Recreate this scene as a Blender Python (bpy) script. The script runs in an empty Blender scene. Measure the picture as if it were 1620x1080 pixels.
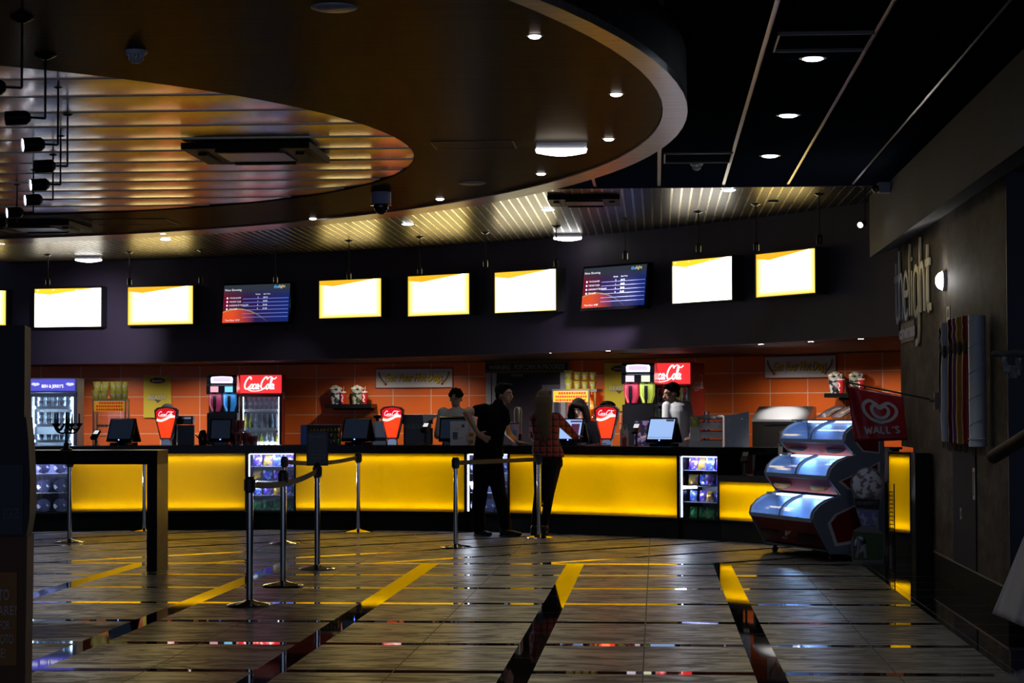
import bpy, math, random
from mathutils import Vector, Matrix
R_ = random.Random(7)
PI = math.pi
scene = bpy.context.scene
COL = scene.collection

# ------------------------------------------------------------------ camera
F_PX, CX, CY, EYE = 3300.0, 810.0, 540.0, 1.42
PITCH = math.atan(113.5 / F_PX)
CAM_M = Matrix.Translation((0, 0, EYE)) @ Matrix.Rotation(PI / 2 + PITCH, 4, 'X') @ Matrix.Rotation(-0.0025, 4, 'Z')
cam_data = bpy.data.cameras.new('camera')
cam_data.sensor_width = 36.0
cam_data.lens = F_PX / 1620.0 * 36.0
cam_data.clip_end = 200
cam = bpy.data.objects.new('camera', cam_data)
COL.objects.link(cam)
cam.matrix_world = CAM_M
scene.camera = cam

# ------------------------------------------------------------------ world, exposure
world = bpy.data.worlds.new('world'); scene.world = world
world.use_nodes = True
# dim blue fill; brighter patch added low behind the camera for assumed unseen daylight
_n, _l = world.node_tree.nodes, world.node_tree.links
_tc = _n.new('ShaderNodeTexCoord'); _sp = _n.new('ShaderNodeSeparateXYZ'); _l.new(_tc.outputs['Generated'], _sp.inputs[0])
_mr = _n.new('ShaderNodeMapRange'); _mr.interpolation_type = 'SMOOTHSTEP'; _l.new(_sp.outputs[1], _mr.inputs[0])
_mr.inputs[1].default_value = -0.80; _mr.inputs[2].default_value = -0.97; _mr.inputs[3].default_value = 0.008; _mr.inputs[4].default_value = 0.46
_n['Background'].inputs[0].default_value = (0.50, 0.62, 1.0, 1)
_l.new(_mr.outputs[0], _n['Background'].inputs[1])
scene.view_settings.view_transform = 'Standard'
scene.view_settings.look = 'None'
scene.view_settings.gamma = 1
scene.view_settings.use_curve_mapping = False
scene.view_settings.exposure = 0.0
scene.cycles.use_denoising = True
scene.cycles.max_bounces = 8
scene.cycles.diffuse_bounces = 3
scene.cycles.glossy_bounces = 4
scene.cycles.transparent_max_bounces = 12
scene.cycles.sample_clamp_indirect = 3.0
scene.cycles.caustics_reflective = False
scene.cycles.caustics_refractive = False

def lamp(name, kind, loc, energy, color=(1, 1, 1), target=None, size=0.1, size_y=None, spot=60, blend=0.6, parent=None, radius=0.04):
    d = bpy.data.lights.new(name, kind)
    d.energy = energy; d.color = color
    if kind == 'AREA':
        d.shape = 'RECTANGLE'; d.size = size; d.size_y = size_y or size
    if kind == 'SPOT':
        d.spot_size = math.radians(spot); d.spot_blend = blend; d.shadow_soft_size = radius
    if kind == 'POINT':
        d.shadow_soft_size = radius
    o = bpy.data.objects.new(name, d); COL.objects.link(o)
    o.location = loc
    if target is not None:
        v = Vector(target) - Vector(loc)
        o.rotation_euler = v.to_track_quat('-Z', 'Y').to_euler()
    return o

# ------------------------------------------------------------------ where things stand
def ray(x, y):
    d = Vector(((x - CX) / F_PX, -(y - CY) / F_PX, -1.0))
    return (CAM_M.to_3x3() @ d)
def at(x, y, D):                      # the point seen at (x, y) whose distance in front of the camera is D
    d = ray(x, y); return Vector((0, 0, EYE)) + d * (D / d.y)
def at_z(x, y, z):                    # the point seen at (x, y) on the level z
    d = ray(x, y); return Vector((0, 0, EYE)) + d * ((z - EYE) / d.z)
def zof(x, y, D): return at(x, y, D).z
def PX(D): return D / F_PX            # metres per pixel
# the building grid (tiles, ceiling joints, side wall) is turned a little against the camera
GA = math.atan(228.0 / F_PX)
GX = Vector((math.cos(GA), -math.sin(GA), 0)); GY = Vector((math.sin(GA), math.cos(GA), 0))
GROT = Matrix.Rotation(-GA, 4, 'Z')
def G(u, v, z=0): return GX * u + GY * v + Vector((0, 0, z))
# curved fronts in plan: centre and radius
C_COUNTER = (-3.446, 17.87, 7.795)
C_BOX = (-10.077, 14.654, 15.19)
C_WALL = (-5.724, 17.242, 14.314)
C_DISC = (-8.135, 13.053, 9.21)
C_DISC_IN = (-7.838, 12.905, 8.752)
C_OVAL = (-5.146, 14.415, 4.468)
def on_arc(c, x, dr=0.0):             # far crossing of the sight column x with a circle -> point, angle round the centre
    k = (x - CX) / F_PX; r = c[2] + dr
    a = k * k + 1; b = -2 * (k * c[0] + c[1]); q = c[0] ** 2 + c[1] ** 2 - r * r
    D = (-b + math.sqrt(max(0, b * b - 4 * a * q))) / (2 * a)
    p = Vector((k * D, D, 0)); return p, math.atan2(p.y - c[1], p.x - c[0])
def arc_frame(c, x, z=0, dr=0.0):     # frame on the arc whose -Y looks to the circle's centre
    p, a = on_arc(c, x, dr)
    return Matrix.Translation((p.x, p.y, z)) @ Matrix.Rotation(a - PI / 2, 4, 'Z')
def face_frame(x, z, D, yaw=0.0):     # frame at a sight column; -Y looks at the camera turned by yaw degrees
    p = at(x, 650, D)
    return Matrix.Translation((p.x, p.y, z)) @ Matrix.Rotation(math.radians(yaw), 4, 'Z')

# ------------------------------------------------------------------ materials
MATS = {}
def nt(m): return m.node_tree.nodes, m.node_tree.links
def mat(name, col=(0.5, 0.5, 0.5), rough=0.5, metal=0.0, emit=None, strength=0.0, spec=0.5, coat=0.0, noise=None):
    if name in MATS: return MATS[name]
    m = bpy.data.materials.new(name); m.use_nodes = True
    n, l = nt(m); b = n['Principled BSDF']
    b.inputs['Base Color'].default_value = (*col, 1)
    b.inputs['Roughness'].default_value = rough
    b.inputs['Metallic'].default_value = metal
    b.inputs['Specular IOR Level'].default_value = spec
    b.inputs['Coat Weight'].default_value = coat
    if emit:
        b.inputs['Emission Color'].default_value = (*emit, 1); b.inputs['Emission Strength'].default_value = strength
    sc_, am = noise or (40, 0.12)
    t = n.new('ShaderNodeTexNoise'); t.inputs['Scale'].default_value = sc_; t.inputs['Detail'].default_value = 3
    tc = n.new('ShaderNodeTexCoord'); l.new(tc.outputs['Object'], t.inputs['Vector'])
    mx = n.new('ShaderNodeMix'); mx.data_type = 'RGBA'; mx.blend_type = 'MULTIPLY'
    mx.inputs[0].default_value = am
    mx.inputs[6].default_value = (*col, 1)
    l.new(t.outputs['Color'], mx.inputs[7]); l.new(mx.outputs[2], b.inputs['Base Color'])
    MATS[name] = m
    return m
def glow(name, col, strength): return mat(name, col, 0.5, emit=col, strength=strength)
def glass(name='clear_glass', tint=(1, 1, 1), gloss=0.10):
    if name in MATS: return MATS[name]
    m = bpy.data.materials.new(name); m.use_nodes = True
    n, l = nt(m); n.remove(n['Principled BSDF']); out = n['Material Output']
    t = n.new('ShaderNodeBsdfTransparent'); t.inputs[0].default_value = (*tint, 1)
    g = n.new('ShaderNodeBsdfGlossy'); g.inputs['Roughness'].default_value = 0.03
    mx = n.new('ShaderNodeMixShader'); mx.inputs[0].default_value = gloss
    l.new(t.outputs[0], mx.inputs[1]); l.new(g.outputs[0], mx.inputs[2]); l.new(mx.outputs[0], out.inputs[0])
    MATS[name] = m; return m
def math_node(n, l, op, a, b=None, c=None):
    x = n.new('ShaderNodeMath'); x.operation = op
    for i, v in enumerate((a, b, c)):
        if v is None: continue
        if isinstance(v, (int, float)): x.inputs[i].default_value = v
        else: l.new(v, x.inputs[i])
    return x.outputs[0]
def mixc(n, l, fac, a, b, mode='MIX'):
    x = n.new('ShaderNodeMix'); x.data_type = 'RGBA'; x.blend_type = mode
    if isinstance(fac, (int, float)): x.inputs[0].default_value = fac
    else: l.new(fac, x.inputs[0])
    for k, v in ((6, a), (7, b)):
        if isinstance(v, tuple): x.inputs[k].default_value = (*v, 1)
        else: l.new(v, x.inputs[k])
    return x.outputs[2]
def coords(m, rot=0.0, scale=(1, 1, 1)):
    n, l = nt(m)
    tc = n.new('ShaderNodeTexCoord'); mp = n.new('ShaderNodeMapping')
    mp.inputs['Rotation'].default_value = (0, 0, rot); mp.inputs['Scale'].default_value = scale
    l.new(tc.outputs['Object'], mp.inputs['Vector'])
    return mp.outputs[0]

# ------------------------------------------------------------------ mesh builder
class MB:
    def __init__(s): s.v = []; s.f = []; s.m = []; s.M = Matrix.Identity(4); s.k = 0
    def mk(s, k): s.k = k; return s
    def add(s, vs, fs):
        o = len(s.v); s.v += [tuple(s.M @ Vector(p)) for p in vs]
        s.f += [tuple(i + o for i in f) for f in fs]; s.m += [s.k] * len(fs); return s
    def box(s, x0, x1, y0, y1, z0, z1):
        return s.add([(x, y, z) for z in (z0, z1) for y in (y0, y1) for x in (x0, x1)],
                     [(0, 2, 3, 1), (4, 5, 7, 6), (0, 1, 5, 4), (2, 6, 7, 3), (0, 4, 6, 2), (1, 3, 7, 5)])
    def rbox(s, x0, x1, y0, y1, z0, z1, r=0.01, n=3):           # box with its upright edges rounded
        p = []
        for cx, cy, a in ((x1 - r, y1 - r, 0), (x0 + r, y1 - r, 90), (x0 + r, y0 + r, 180), (x1 - r, y0 + r, 270)):
            for i in range(n + 1):
                t = math.radians(a + 90 * i / n); p.append((cx + r * math.cos(t), cy + r * math.sin(t)))
        return s.prism(p, z0, z1)
    def prism(s, poly, a, b, axis='Z'):                          # polygon extruded; axis names the extrusion direction
        n = len(poly)
        g = {'Z': lambda p, h: (p[0], p[1], h), 'Y': lambda p, h: (p[0], h, p[1]), 'X': lambda p, h: (h, p[0], p[1])}[axis]
        vs = [g(p, a) for p in poly] + [g(p, b) for p in poly]
        fs = [tuple(range(n))[::-1], tuple(range(n, 2 * n))] + [(i, (i + 1) % n, n + (i + 1) % n, n + i) for i in range(n)]
        return s.add(vs, fs)
    def cyl(s, p0, p1, r0, r1=None, n=12, caps=True):
        r1 = r0 if r1 is None else r1
        p0 = Vector(p0); p1 = Vector(p1); d = (p1 - p0)
        q = d.to_track_quat('Z', 'Y').to_matrix() if d.length > 1e-9 else Matrix.Identity(3)
        vs = []
        for p, r in ((p0, r0), (p1, r1)):
            for i in range(n):
                t = 2 * PI * i / n; vs.append(p + q @ Vector((r * math.cos(t), r * math.sin(t), 0)))
        fs = [(i, (i + 1) % n, n + (i + 1) % n, n + i) for i in range(n)]
        if caps: fs += [tuple(range(n))[::-1], tuple(range(n, 2 * n))]
        return s.add(vs, fs)
    def tube(s, path, r, n=8, closed=False):
        P = [Vector(p) for p in path]; rs = r if isinstance(r, (list, tuple)) else [r] * len(P)
        vs = []; N = len(P)
        for i, p in enumerate(P):
            if closed: d = P[(i + 1) % N] - P[i - 1]
            else: d = P[min(i + 1, N - 1)] - P[max(i - 1, 0)]
            q = d.to_track_quat('Z', 'Y').to_matrix()
            for k in range(n):
                t = 2 * PI * k / n; vs.append(p + q @ Vector((rs[i] * math.cos(t), rs[i] * math.sin(t), 0)))
        fs = []
        for i in range(N if closed else N - 1):
            j = (i + 1) % N
            fs += [(i * n + k, i * n + (k + 1) % n, j * n + (k + 1) % n, j * n + k) for k in range(n)]
        if not closed: fs += [tuple(range(n))[::-1], tuple(range((N - 1) * n, N * n))]
        return s.add(vs, fs)
    def lathe(s, prof, n=20, c=(0, 0, 0)):                       # prof: (r, z)
        vs = [(c[0] + r * math.cos(2 * PI * k / n), c[1] + r * math.sin(2 * PI * k / n), c[2] + z) for r, z in prof for k in range(n)]
        fs = []
        for i in range(len(prof) - 1):
            fs += [(i * n + k, i * n + (k + 1) % n, (i + 1) * n + (k + 1) % n, (i + 1) * n + k) for k in range(n)]
        fs += [tuple(range(n))[::-1], tuple(range((len(prof) - 1) * n, len(prof) * n))]
        return s.add(vs, fs)
    def ball(s, c, r, n=10, m=7, R=None):                        # r: number or (rx, ry, rz)
        rx, ry, rz = (r, r, r) if isinstance(r, (int, float)) else r
        vs = []; R = R or Matrix.Identity(3)
        for i in range(m + 1):
            a = PI * i / m
            for k in range(n):
                t = 2 * PI * k / n
                vs.append(Vector(c) + R @ Vector((rx * math.sin(a) * math.cos(t), ry * math.sin(a) * math.sin(t), rz * math.cos(a))))
        fs = [(i * n + k, (i + 1) * n + k, (i + 1) * n + (k + 1) % n, i * n + (k + 1) % n) for i in range(m) for k in range(n)]
        return s.add(vs, fs)
    def limb(s, a, b, ra, rb, n=14):                             # tapered capsule
        s.cyl(a, b, ra, rb, n); s.ball(a, ra, n, 8); s.ball(b, rb, n, 8); return s
    def grid(s, fn, nu, nv):
        vs = [fn(i / nu, j / nv) for j in range(nv + 1) for i in range(nu + 1)]
        fs = [(j * (nu + 1) + i, j * (nu + 1) + i + 1, (j + 1) * (nu + 1) + i + 1, (j + 1) * (nu + 1) + i) for j in range(nv) for i in range(nu)]
        return s.add(vs, fs)
    def arc(s, c, a0, a1, r0, r1, z0, z1, n=24):                 # ring segment solid; z may be (z at a0, z at a1)
        za = z0 if isinstance(z0, tuple) else (z0, z0)
        vs = []
        for i in range(n + 1):
            t = i / n; a = a0 + (a1 - a0) * t; zz = za[0] + (za[1] - za[0]) * t
            for r, z in ((r0, zz), (r1, zz), (r1, z1), (r0, z1)):
                vs.append((c[0] + r * math.cos(a), c[1] + r * math.sin(a), z))
        fs = []
        for i in range(n):
            o = i * 4; q = o + 4
            fs += [(o + k, o + (k + 1) % 4, q + (k + 1) % 4, q + k) for k in range(4)]
        fs += [(3, 2, 1, 0), tuple(n * 4 + k for k in range(4))]
        return s.add(vs, fs)
    def strokes(s, lines, w, d=0.002, y=0.0):                    # flat ribbons in the local XZ plane facing -Y
        for ln in lines:
            P = smooth2(ln[0] if isinstance(ln[0][0], (tuple, list)) else ln)
            ww = ln[1] if isinstance(ln[0][0], (tuple, list)) else w
            N = len(P); L = []; Rr = []
            for i, p in enumerate(P):
                q0 = P[max(0, i - 1)]; q1 = P[min(N - 1, i + 1)]
                dx, dz = q1[0] - q0[0], q1[1] - q0[1]; h = math.hypot(dx, dz) or 1
                nx, nz = -dz / h * ww / 2, dx / h * ww / 2
                L.append((p[0] + nx, p[1] + nz)); Rr.append((p[0] - nx, p[1] - nz))
            vs = []
            for a, b in zip(L, Rr):
                vs += [(a[0], y, a[1]), (b[0], y, b[1]), (a[0], y - d, a[1]), (b[0], y - d, b[1])]
            fs = []
            for i in range(N - 1):
                o = 4 * i; fs += [(o + 2, o + 3, o + 7, o + 6), (o, o + 2, o + 6, o + 4), (o + 3, o + 1, o + 5, o + 7)]
            s.add(vs, fs)
        return s
    def build(s, name, mats, parent=None, smooth=False, M=None):
        me = bpy.data.meshes.new(name); me.from_pydata(s.v, [], s.f); me.update()
        for mm in (mats if isinstance(mats, (list, tuple)) else [mats]): me.materials.append(mm)
        me.polygons.foreach_set('material_index', s.m)
        if smooth:
            me.polygons.foreach_set('use_smooth', [True] * len(me.polygons))
            try: me.set_sharp_from_angle(angle=math.radians(40))
            except Exception: pass
        o = bpy.data.objects.new(name, me); COL.objects.link(o)
        if parent: o.parent = parent
        if M is not None: o.matrix_world = M
        return o
def smooth2(P, k=5):
    if len(P) < 3: return list(P)
    out = []
    for i in range(len(P) - 1):
        p0 = P[max(i - 1, 0)]; p1 = P[i]; p2 = P[i + 1]; p3 = P[min(i + 2, len(P) - 1)]
        for j in range(k):
            t = j / k
            out.append(tuple(0.5 * (2 * b + (c - a) * t + (2 * a - 5 * b + 4 * c - d) * t * t + (3 * b - a - 3 * c + d) * t ** 3) for a, b, c, d in zip(p0, p1, p2, p3)))
    out.append(tuple(P[-1])); return out
def tag(o, label, cat, group=None):
    o['label'] = label; o['category'] = cat
    if group: o['group'] = group
    return o
def thing(name, label, cat, M, group=None):
    o = bpy.data.objects.new(name, None); COL.objects.link(o); o.empty_display_size = 0.1
    o.matrix_world = M; return tag(o, label, cat, group)
def struct(o): o['kind'] = 'structure'; return o
def dup(root, M, label=None, group=None):
    r = root.copy(); COL.objects.link(r); r.matrix_world = M
    if label: r['label'] = label
    if group: r['group'] = group
    for ch in list(root.children):
        c = ch.copy(); COL.objects.link(c); c.parent = r
        for g in list(ch.children):
            d = g.copy(); COL.objects.link(d); d.parent = c
    return r
_txt = {}
def text(parent, s_, m, x, z, w=None, h=None, y=0.0, shear=0.0, depth=0.0015, name='lettering', flat=True, bold=0.0, M=None, align='C'):
    """lettering fitted to w x h, centred at (x, z) in the local XZ plane, facing -Y"""
    key = (s_, shear, bold)
    if key not in _txt:
        cu = bpy.data.curves.new('txt', 'FONT'); cu.body = s_; cu.shear = shear; cu.offset = bold; cu.extrude = 0.0; cu.resolution_u = 3
        ob = bpy.data.objects.new('txt', cu)
        me = ob.to_mesh()
        vs = [tuple(v.co) for v in me.vertices]; fs = [tuple(p.vertices) for p in me.polygons]
        ob.to_mesh_clear(); bpy.data.objects.remove(ob); bpy.data.curves.remove(cu)
        _txt[key] = (vs, fs)
    vs, fs = _txt[key]
    xs = [v[0] for v in vs]; ys = [v[1] for v in vs]
    W = max(xs) - min(xs); H = max(ys) - min(ys)
    if w is None: w = W * h / H
    if h is None: h = H * w / W
    b = MB()
    if M is not None: b.M = M
    cxx = (max(xs) + min(xs)) / 2; czz = (max(ys) + min(ys)) / 2
    b.add([(x + (v[0] - cxx) * w / W, y - depth, z + (v[1] - czz) * h / H) for v in vs], fs)
    return b.build(name, m, parent)
# ================================================================== the room
# ---- floor: dull stone slabs 1.2 m wide between strips of polished dark stone
def floor_material():
    m = bpy.data.materials.new('stone_floor'); m.use_nodes = True
    n, l = nt(m); b = n['Principled BSDF']
    co = coords(m, GA)                                           # grid coordinates: x = u, y = v
    sp = n.new('ShaderNodeSeparateXYZ'); l.new(co, sp.inputs[0])
    u, v = sp.outputs[0], sp.outputs[1]
    def lines(c, off, pitch, w):
        t = math_node(n, l, 'SUBTRACT', c, off - w / 2 + pitch * -40)
        t = math_node(n, l, 'MODULO', t, pitch)
        return math_node(n, l, 'LESS_THAN', t, w)
    U = lines(u, 0.607, 1.375, 0.165); V = lines(v, 11.48, 1.37, 0.135)
    ingrid = math_node(n, l, 'LESS_THAN', v, 19.78)
    grid = math_node(n, l, 'MULTIPLY', math_node(n, l, 'MAXIMUM', U, V), ingrid)
    border = math_node(n, l, 'GREATER_THAN', u, 1.95)
    dsum = math_node(n, l, 'SUBTRACT', v, u)
    # diagonal strips in front of the counter
    dg = lines(dsum, 20.86, 1.585, 0.17)
    dgf = math_node(n, l, 'MULTIPLY', dg, math_node(n, l, 'SUBTRACT', 1.0, ingrid))
    mask = math_node(n, l, 'MAXIMUM', math_node(n, l, 'MAXIMUM', grid, dgf), border)
    # joints between slabs
    J = math_node(n, l, 'MAXIMUM', lines(u, 1.295, 1.375, 0.008), lines(v, 11.48 + 0.685, 1.37, 0.006))
    JB = math_node(n, l, 'MAXIMUM', lines(u, 1.95, 0.6, 0.012), lines(v, 11.48, 1.37, 0.010))
    joint = math_node(n, l, 'MAXIMUM', J, math_node(n, l, 'MULTIPLY', border, JB))
    # streaks running across, as in cut travertine
    mp = n.new('ShaderNodeMapping'); mp.inputs['Scale'].default_value = (1.3, 3.6, 1); l.new(co, mp.inputs['Vector'])
    t1 = n.new('ShaderNodeTexNoise'); t1.inputs['Scale'].default_value = 1.7; t1.inputs['Detail'].default_value = 9; t1.inputs['Roughness'].default_value = 0.62; t1.inputs['Distortion'].default_value = 1.6; l.new(mp.outputs[0], t1.inputs['Vector'])
    t2 = n.new('ShaderNodeTexNoise'); t2.inputs['Scale'].default_value = 9; t2.inputs['Detail'].default_value = 5; l.new(mp.outputs[0], t2.inputs['Vector'])
    r1 = n.new('ShaderNodeValToRGB'); r1.color_ramp.elements[0].position = 0.43; r1.color_ramp.elements[1].position = 0.55
    r1.color_ramp.elements[0].color = (0.022, 0.020, 0.018, 1); r1.color_ramp.elements[1].color = (0.27, 0.262, 0.232, 1)
    l.new(t1.outputs[0], r1.inputs[0])
    stone = mixc(n, l, 0.15, r1.outputs[0], t2.outputs['Color'], 'MULTIPLY')
    # each slab its own tone
    wn = n.new('ShaderNodeTexWhiteNoise'); wn.noise_dimensions = '2D'
    cu = math_node(n, l, 'FLOOR', math_node(n, l, 'DIVIDE', math_node(n, l, 'SUBTRACT', u, 0.607), 0.6875))
    cv = math_node(n, l, 'FLOOR', math_node(n, l, 'DIVIDE', math_node(n, l, 'SUBTRACT', v, 11.48), 0.685))
    cb = n.new('ShaderNodeCombineXYZ'); l.new(cu, cb.inputs[0]); l.new(cv, cb.inputs[1]); l.new(cb.outputs[0], wn.inputs['Vector'])
    tone = math_node(n, l, 'MULTIPLY_ADD', wn.outputs['Value'], 0.35, 0.75)
    tc = n.new('ShaderNodeCombineColor'); [l.new(tone, tc.inputs[i]) for i in range(3)]
    stone = mixc(n, l, 1.0, stone, tc.outputs[0], 'MULTIPLY')
    c = mixc(n, l, mask, stone, (0.010, 0.009, 0.009))
    c = mixc(n, l, joint, c, (0.05, 0.045, 0.04))
    l.new(c, b.inputs['Base Color'])
    rg = n.new('ShaderNodeMapRange'); l.new(t1.outputs[0], rg.inputs[0]); rg.inputs[1].default_value = 0.40; rg.inputs[2].default_value = 0.58; rg.inputs[3].default_value = 0.45; rg.inputs[4].default_value = 0.28
    rough = n.new('ShaderNodeMix'); l.new(mask, rough.inputs[0]); l.new(rg.outputs[0], rough.inputs[2]); rough.inputs[3].default_value = 0.025
    rj = n.new('ShaderNodeMix'); l.new(joint, rj.inputs[0]); l.new(rough.outputs[0], rj.inputs[2]); rj.inputs[3].default_value = 0.6
    l.new(rj.outputs[0], b.inputs['Roughness'])
    bp = n.new('ShaderNodeBump'); bp.inputs['Strength'].default_value = 0.10; bp.inputs['Distance'].default_value = 0.004
    hb = math_node(n, l, 'MULTIPLY', t2.outputs[0], math_node(n, l, 'SUBTRACT', 1.0, mask)); l.new(hb, bp.inputs['Height'])
    l.new(bp.outputs[0], b.inputs['Normal'])
    sp_ = n.new('ShaderNodeMix'); l.new(mask, sp_.inputs[0]); sp_.inputs[2].default_value = 0.30; sp_.inputs[3].default_value = 0.85
    l.new(sp_.outputs[0], b.inputs['Specular IOR Level'])
    return m
b = MB().box(-16, 10, -2, 36, -0.2, 0.0)
struct(b.build('floor', floor_material()))

# ---- wood laminate of the round ceiling, grain running across
def wood_ceiling(name, c0, c1, rough, spec=0.5):
    m = bpy.data.materials.new(name); m.use_nodes = True
    n, l = nt(m); b = n['Principled BSDF']
    co = coords(m, GA)
    mp = n.new('ShaderNodeMapping'); mp.inputs['Scale'].default_value = (0.5, 14, 1); l.new(co, mp.inputs['Vector'])
    t = n.new('ShaderNodeTexNoise'); t.inputs['Scale'].default_value = 1.5; t.inputs['Detail'].default_value = 5; l.new(mp.outputs[0], t.inputs['Vector'])
    w = n.new('ShaderNodeTexNoise'); w.inputs['Scale'].default_value = 22; w.inputs['Detail'].default_value = 3; l.new(mp.outputs[0], w.inputs['Vector'])
    c = mixc(n, l, t.outputs[0], c0, c1)
    c = mixc(n, l, 0.6, c, w.outputs['Color'], 'MULTIPLY')
    l.new(c, b.inputs['Base Color'])
    mr = n.new('ShaderNodeMapRange'); l.new(t.outputs[0], mr.inputs[0]); mr.inputs[3].default_value = rough - 0.05; mr.inputs[4].default_value = rough + 0.05
    l.new(mr.outputs[0], b.inputs['Roughness']); b.inputs['Specular IOR Level'].default_value = spec
    return m
M_WOOD_DARK = wood_ceiling('dark_wood_laminate', (0.007, 0.006, 0.005), (0.052, 0.038, 0.029), 0.32, 0.025)
M_WOOD_RING = wood_ceiling('light_wood_laminate', (0.55, 0.42, 0.33), (0.72, 0.56, 0.45), 0.22, 0.8)
M_WOOD_WAVE = wood_ceiling('beech_laminate', (0.62, 0.50, 0.38), (0.78, 0.62, 0.44), 0.19, 1.0)
M_WOOD_WAVE.node_tree.nodes['Principled BSDF'].inputs['Metallic'].default_value = 0.8
def satin(m, tint, amount, rough):      # matt laminate with a weak tinted sheen
    n, l = nt(m); b = n['Principled BSDF']; src = b.inputs['Base Color'].links[0].from_socket
    d = n.new('ShaderNodeBsdfDiffuse'); l.new(src, d.inputs[0]); g = n.new('ShaderNodeBsdfGlossy'); g.inputs['Color'].default_value = (*tint, 1); g.inputs['Roughness'].default_value = rough
    gm = mixc(n, l, 0.7, tint, src, 'SCREEN'); l.new(gm, g.inputs['Color'])
    x = n.new('ShaderNodeMixShader'); x.inputs[0].default_value = amount; l.new(d.outputs[0], x.inputs[1]); l.new(g.outputs[0], x.inputs[2]); l.new(x.outputs[0], n['Material Output'].inputs[0]); n.remove(b)
satin(M_WOOD_DARK, (0.40, 0.34, 0.27), 0.12, 0.28)
Z_DISC = EYE + 1.80
def ring_plate(c0, c1, z0, z1, n=160, c0r=None):
    """flat plate between two circles (c0 inner, c1 outer), bottom z0 top z1"""
    b = MB(); vs = []
    for i in range(n):
        a = 2 * PI * i / n
        for c in (c0, c1):
            for z in (z0, z1): vs.append((c[0] + c[2] * math.cos(a), c[1] + c[2] * math.sin(a), z))
    fs = []
    for i in range(n):
        o = i * 4; q = ((i + 1) % n) * 4
        fs += [(o, q, q + 2, o + 2), (o + 2, q + 2, q + 3, o + 3), (o + 3, q + 3, q + 1, o + 1), (o + 1, q + 1, q, o)]
    return b.add(vs, fs)
struct(ring_plate(C_OVAL, C_DISC_IN, Z_DISC, Z_DISC + 0.10).build('ceiling', M_WOOD_DARK))
struct(ring_plate((C_DISC_IN[0], C_DISC_IN[1], C_DISC_IN[2] + 0.004), C_DISC, Z_DISC - 0.012, Z_DISC + 0.03).build('trim_1', M_WOOD_RING))
M_DARKWALL = mat('near_black_paint', (0.018, 0.015, 0.020), 0.6)
struct(ring_plate((C_DISC[0], C_DISC[1], C_DISC[2] - 0.06), (C_DISC[0], C_DISC[1], C_DISC[2] - 0.004), Z_DISC + 0.03, Z_DISC + 0.36).build('trim_2', M_DARKWALL))
# wavy slats inside the round opening: each slat rises gently away from the camera, then steps down
b = MB(); pitch = 0.62
zb0 = Z_DISC + 0.016
v = 9.2
def wave_u(v_):                                                   # half extent of the opening along u at this v
    return None
cen = Vector((C_OVAL[0], C_OVAL[1], 0)); cu_ = cen.dot(GX); cv_ = cen.dot(GY); rr = C_OVAL[2] + 0.25
while v < 19.6:
    dv = min(abs(v - cv_), abs(v + pitch - cv_)) if (v - cv_) * (v + pitch - cv_) > 0 else 0
    if dv < rr:
        h = math.sqrt(rr * rr - dv * dv)
        prof = []
        for i in range(9):
            t = i / 8; prof.append((v + 0.002 + (pitch - 0.004) * t, zb0 - 0.004 + 0.62 * (-0.034 * t + 0.045 * t * t)))
        prof += [(v + pitch - 0.002, zb0 + 0.07), (v + 0.002, zb0 + 0.07)]
        pts = [G(cu_ - h, p[0], p[1]) for p in prof] + [G(cu_ + h, p[0], p[1]) for p in prof]
        k = len(prof)
        b.add(pts, [tuple(range(k)), tuple(range(k, 2 * k))[::-1]] + [(i, k + i, k + (i + 1) % k, (i + 1) % k) for i in range(k)])
    v += pitch
o = struct(b.build('ceiling', M_WOOD_WAVE)); 

# ---- dark flat ceiling with pale joints, right of the round ceiling
Z_DARK = EYE + 2.10; Z_SLAT = EYE + 2.155
M_CEIL_DARK = mat('dark_blue_ceiling_panels', (0.016, 0.022, 0.036), 0.6, spec=0.0)
M_JOINT = mat('pale_metal_joint', (0.55, 0.46, 0.36), 0.30, 0.6)
V_END = 19.45
def gbox(b, u0, u1, v0, v1, z0, z1):
    M0 = b.M; b.M = M0 @ GROT; b.box(u0, u1, v0, v1, z0, z1); b.M = M0; return b
b = MB()
us = [-8.5 + 0.0]
k = -14
edges = []
while 0.035 + 0.595 * k < 2.2:
    edges.append(0.035 + 0.595 * k); k += 1
edges.append(2.22)
for e0, e1 in zip(edges, edges[1:]):
    gbox(b.mk(0), e0 + 0.016, e1 - 0.016, -1, V_END, Z_DARK, Z_DARK + 0.03)
struct(b.build('ceiling', M_CEIL_DARK))
b = MB(); gbox(b, edges[0], 2.16, -1, V_END, Z_DARK + 0.012, Z_DARK + 0.05)
struct(b.build('trim_3', M_JOINT))
b = MB(); gbox(b, edges[0], 2.22, V_END, V_END + 0.03, Z_DARK - 0.004, Z_SLAT + 0.1)
struct(b.build('trim_4', M_DARKWALL))

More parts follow.
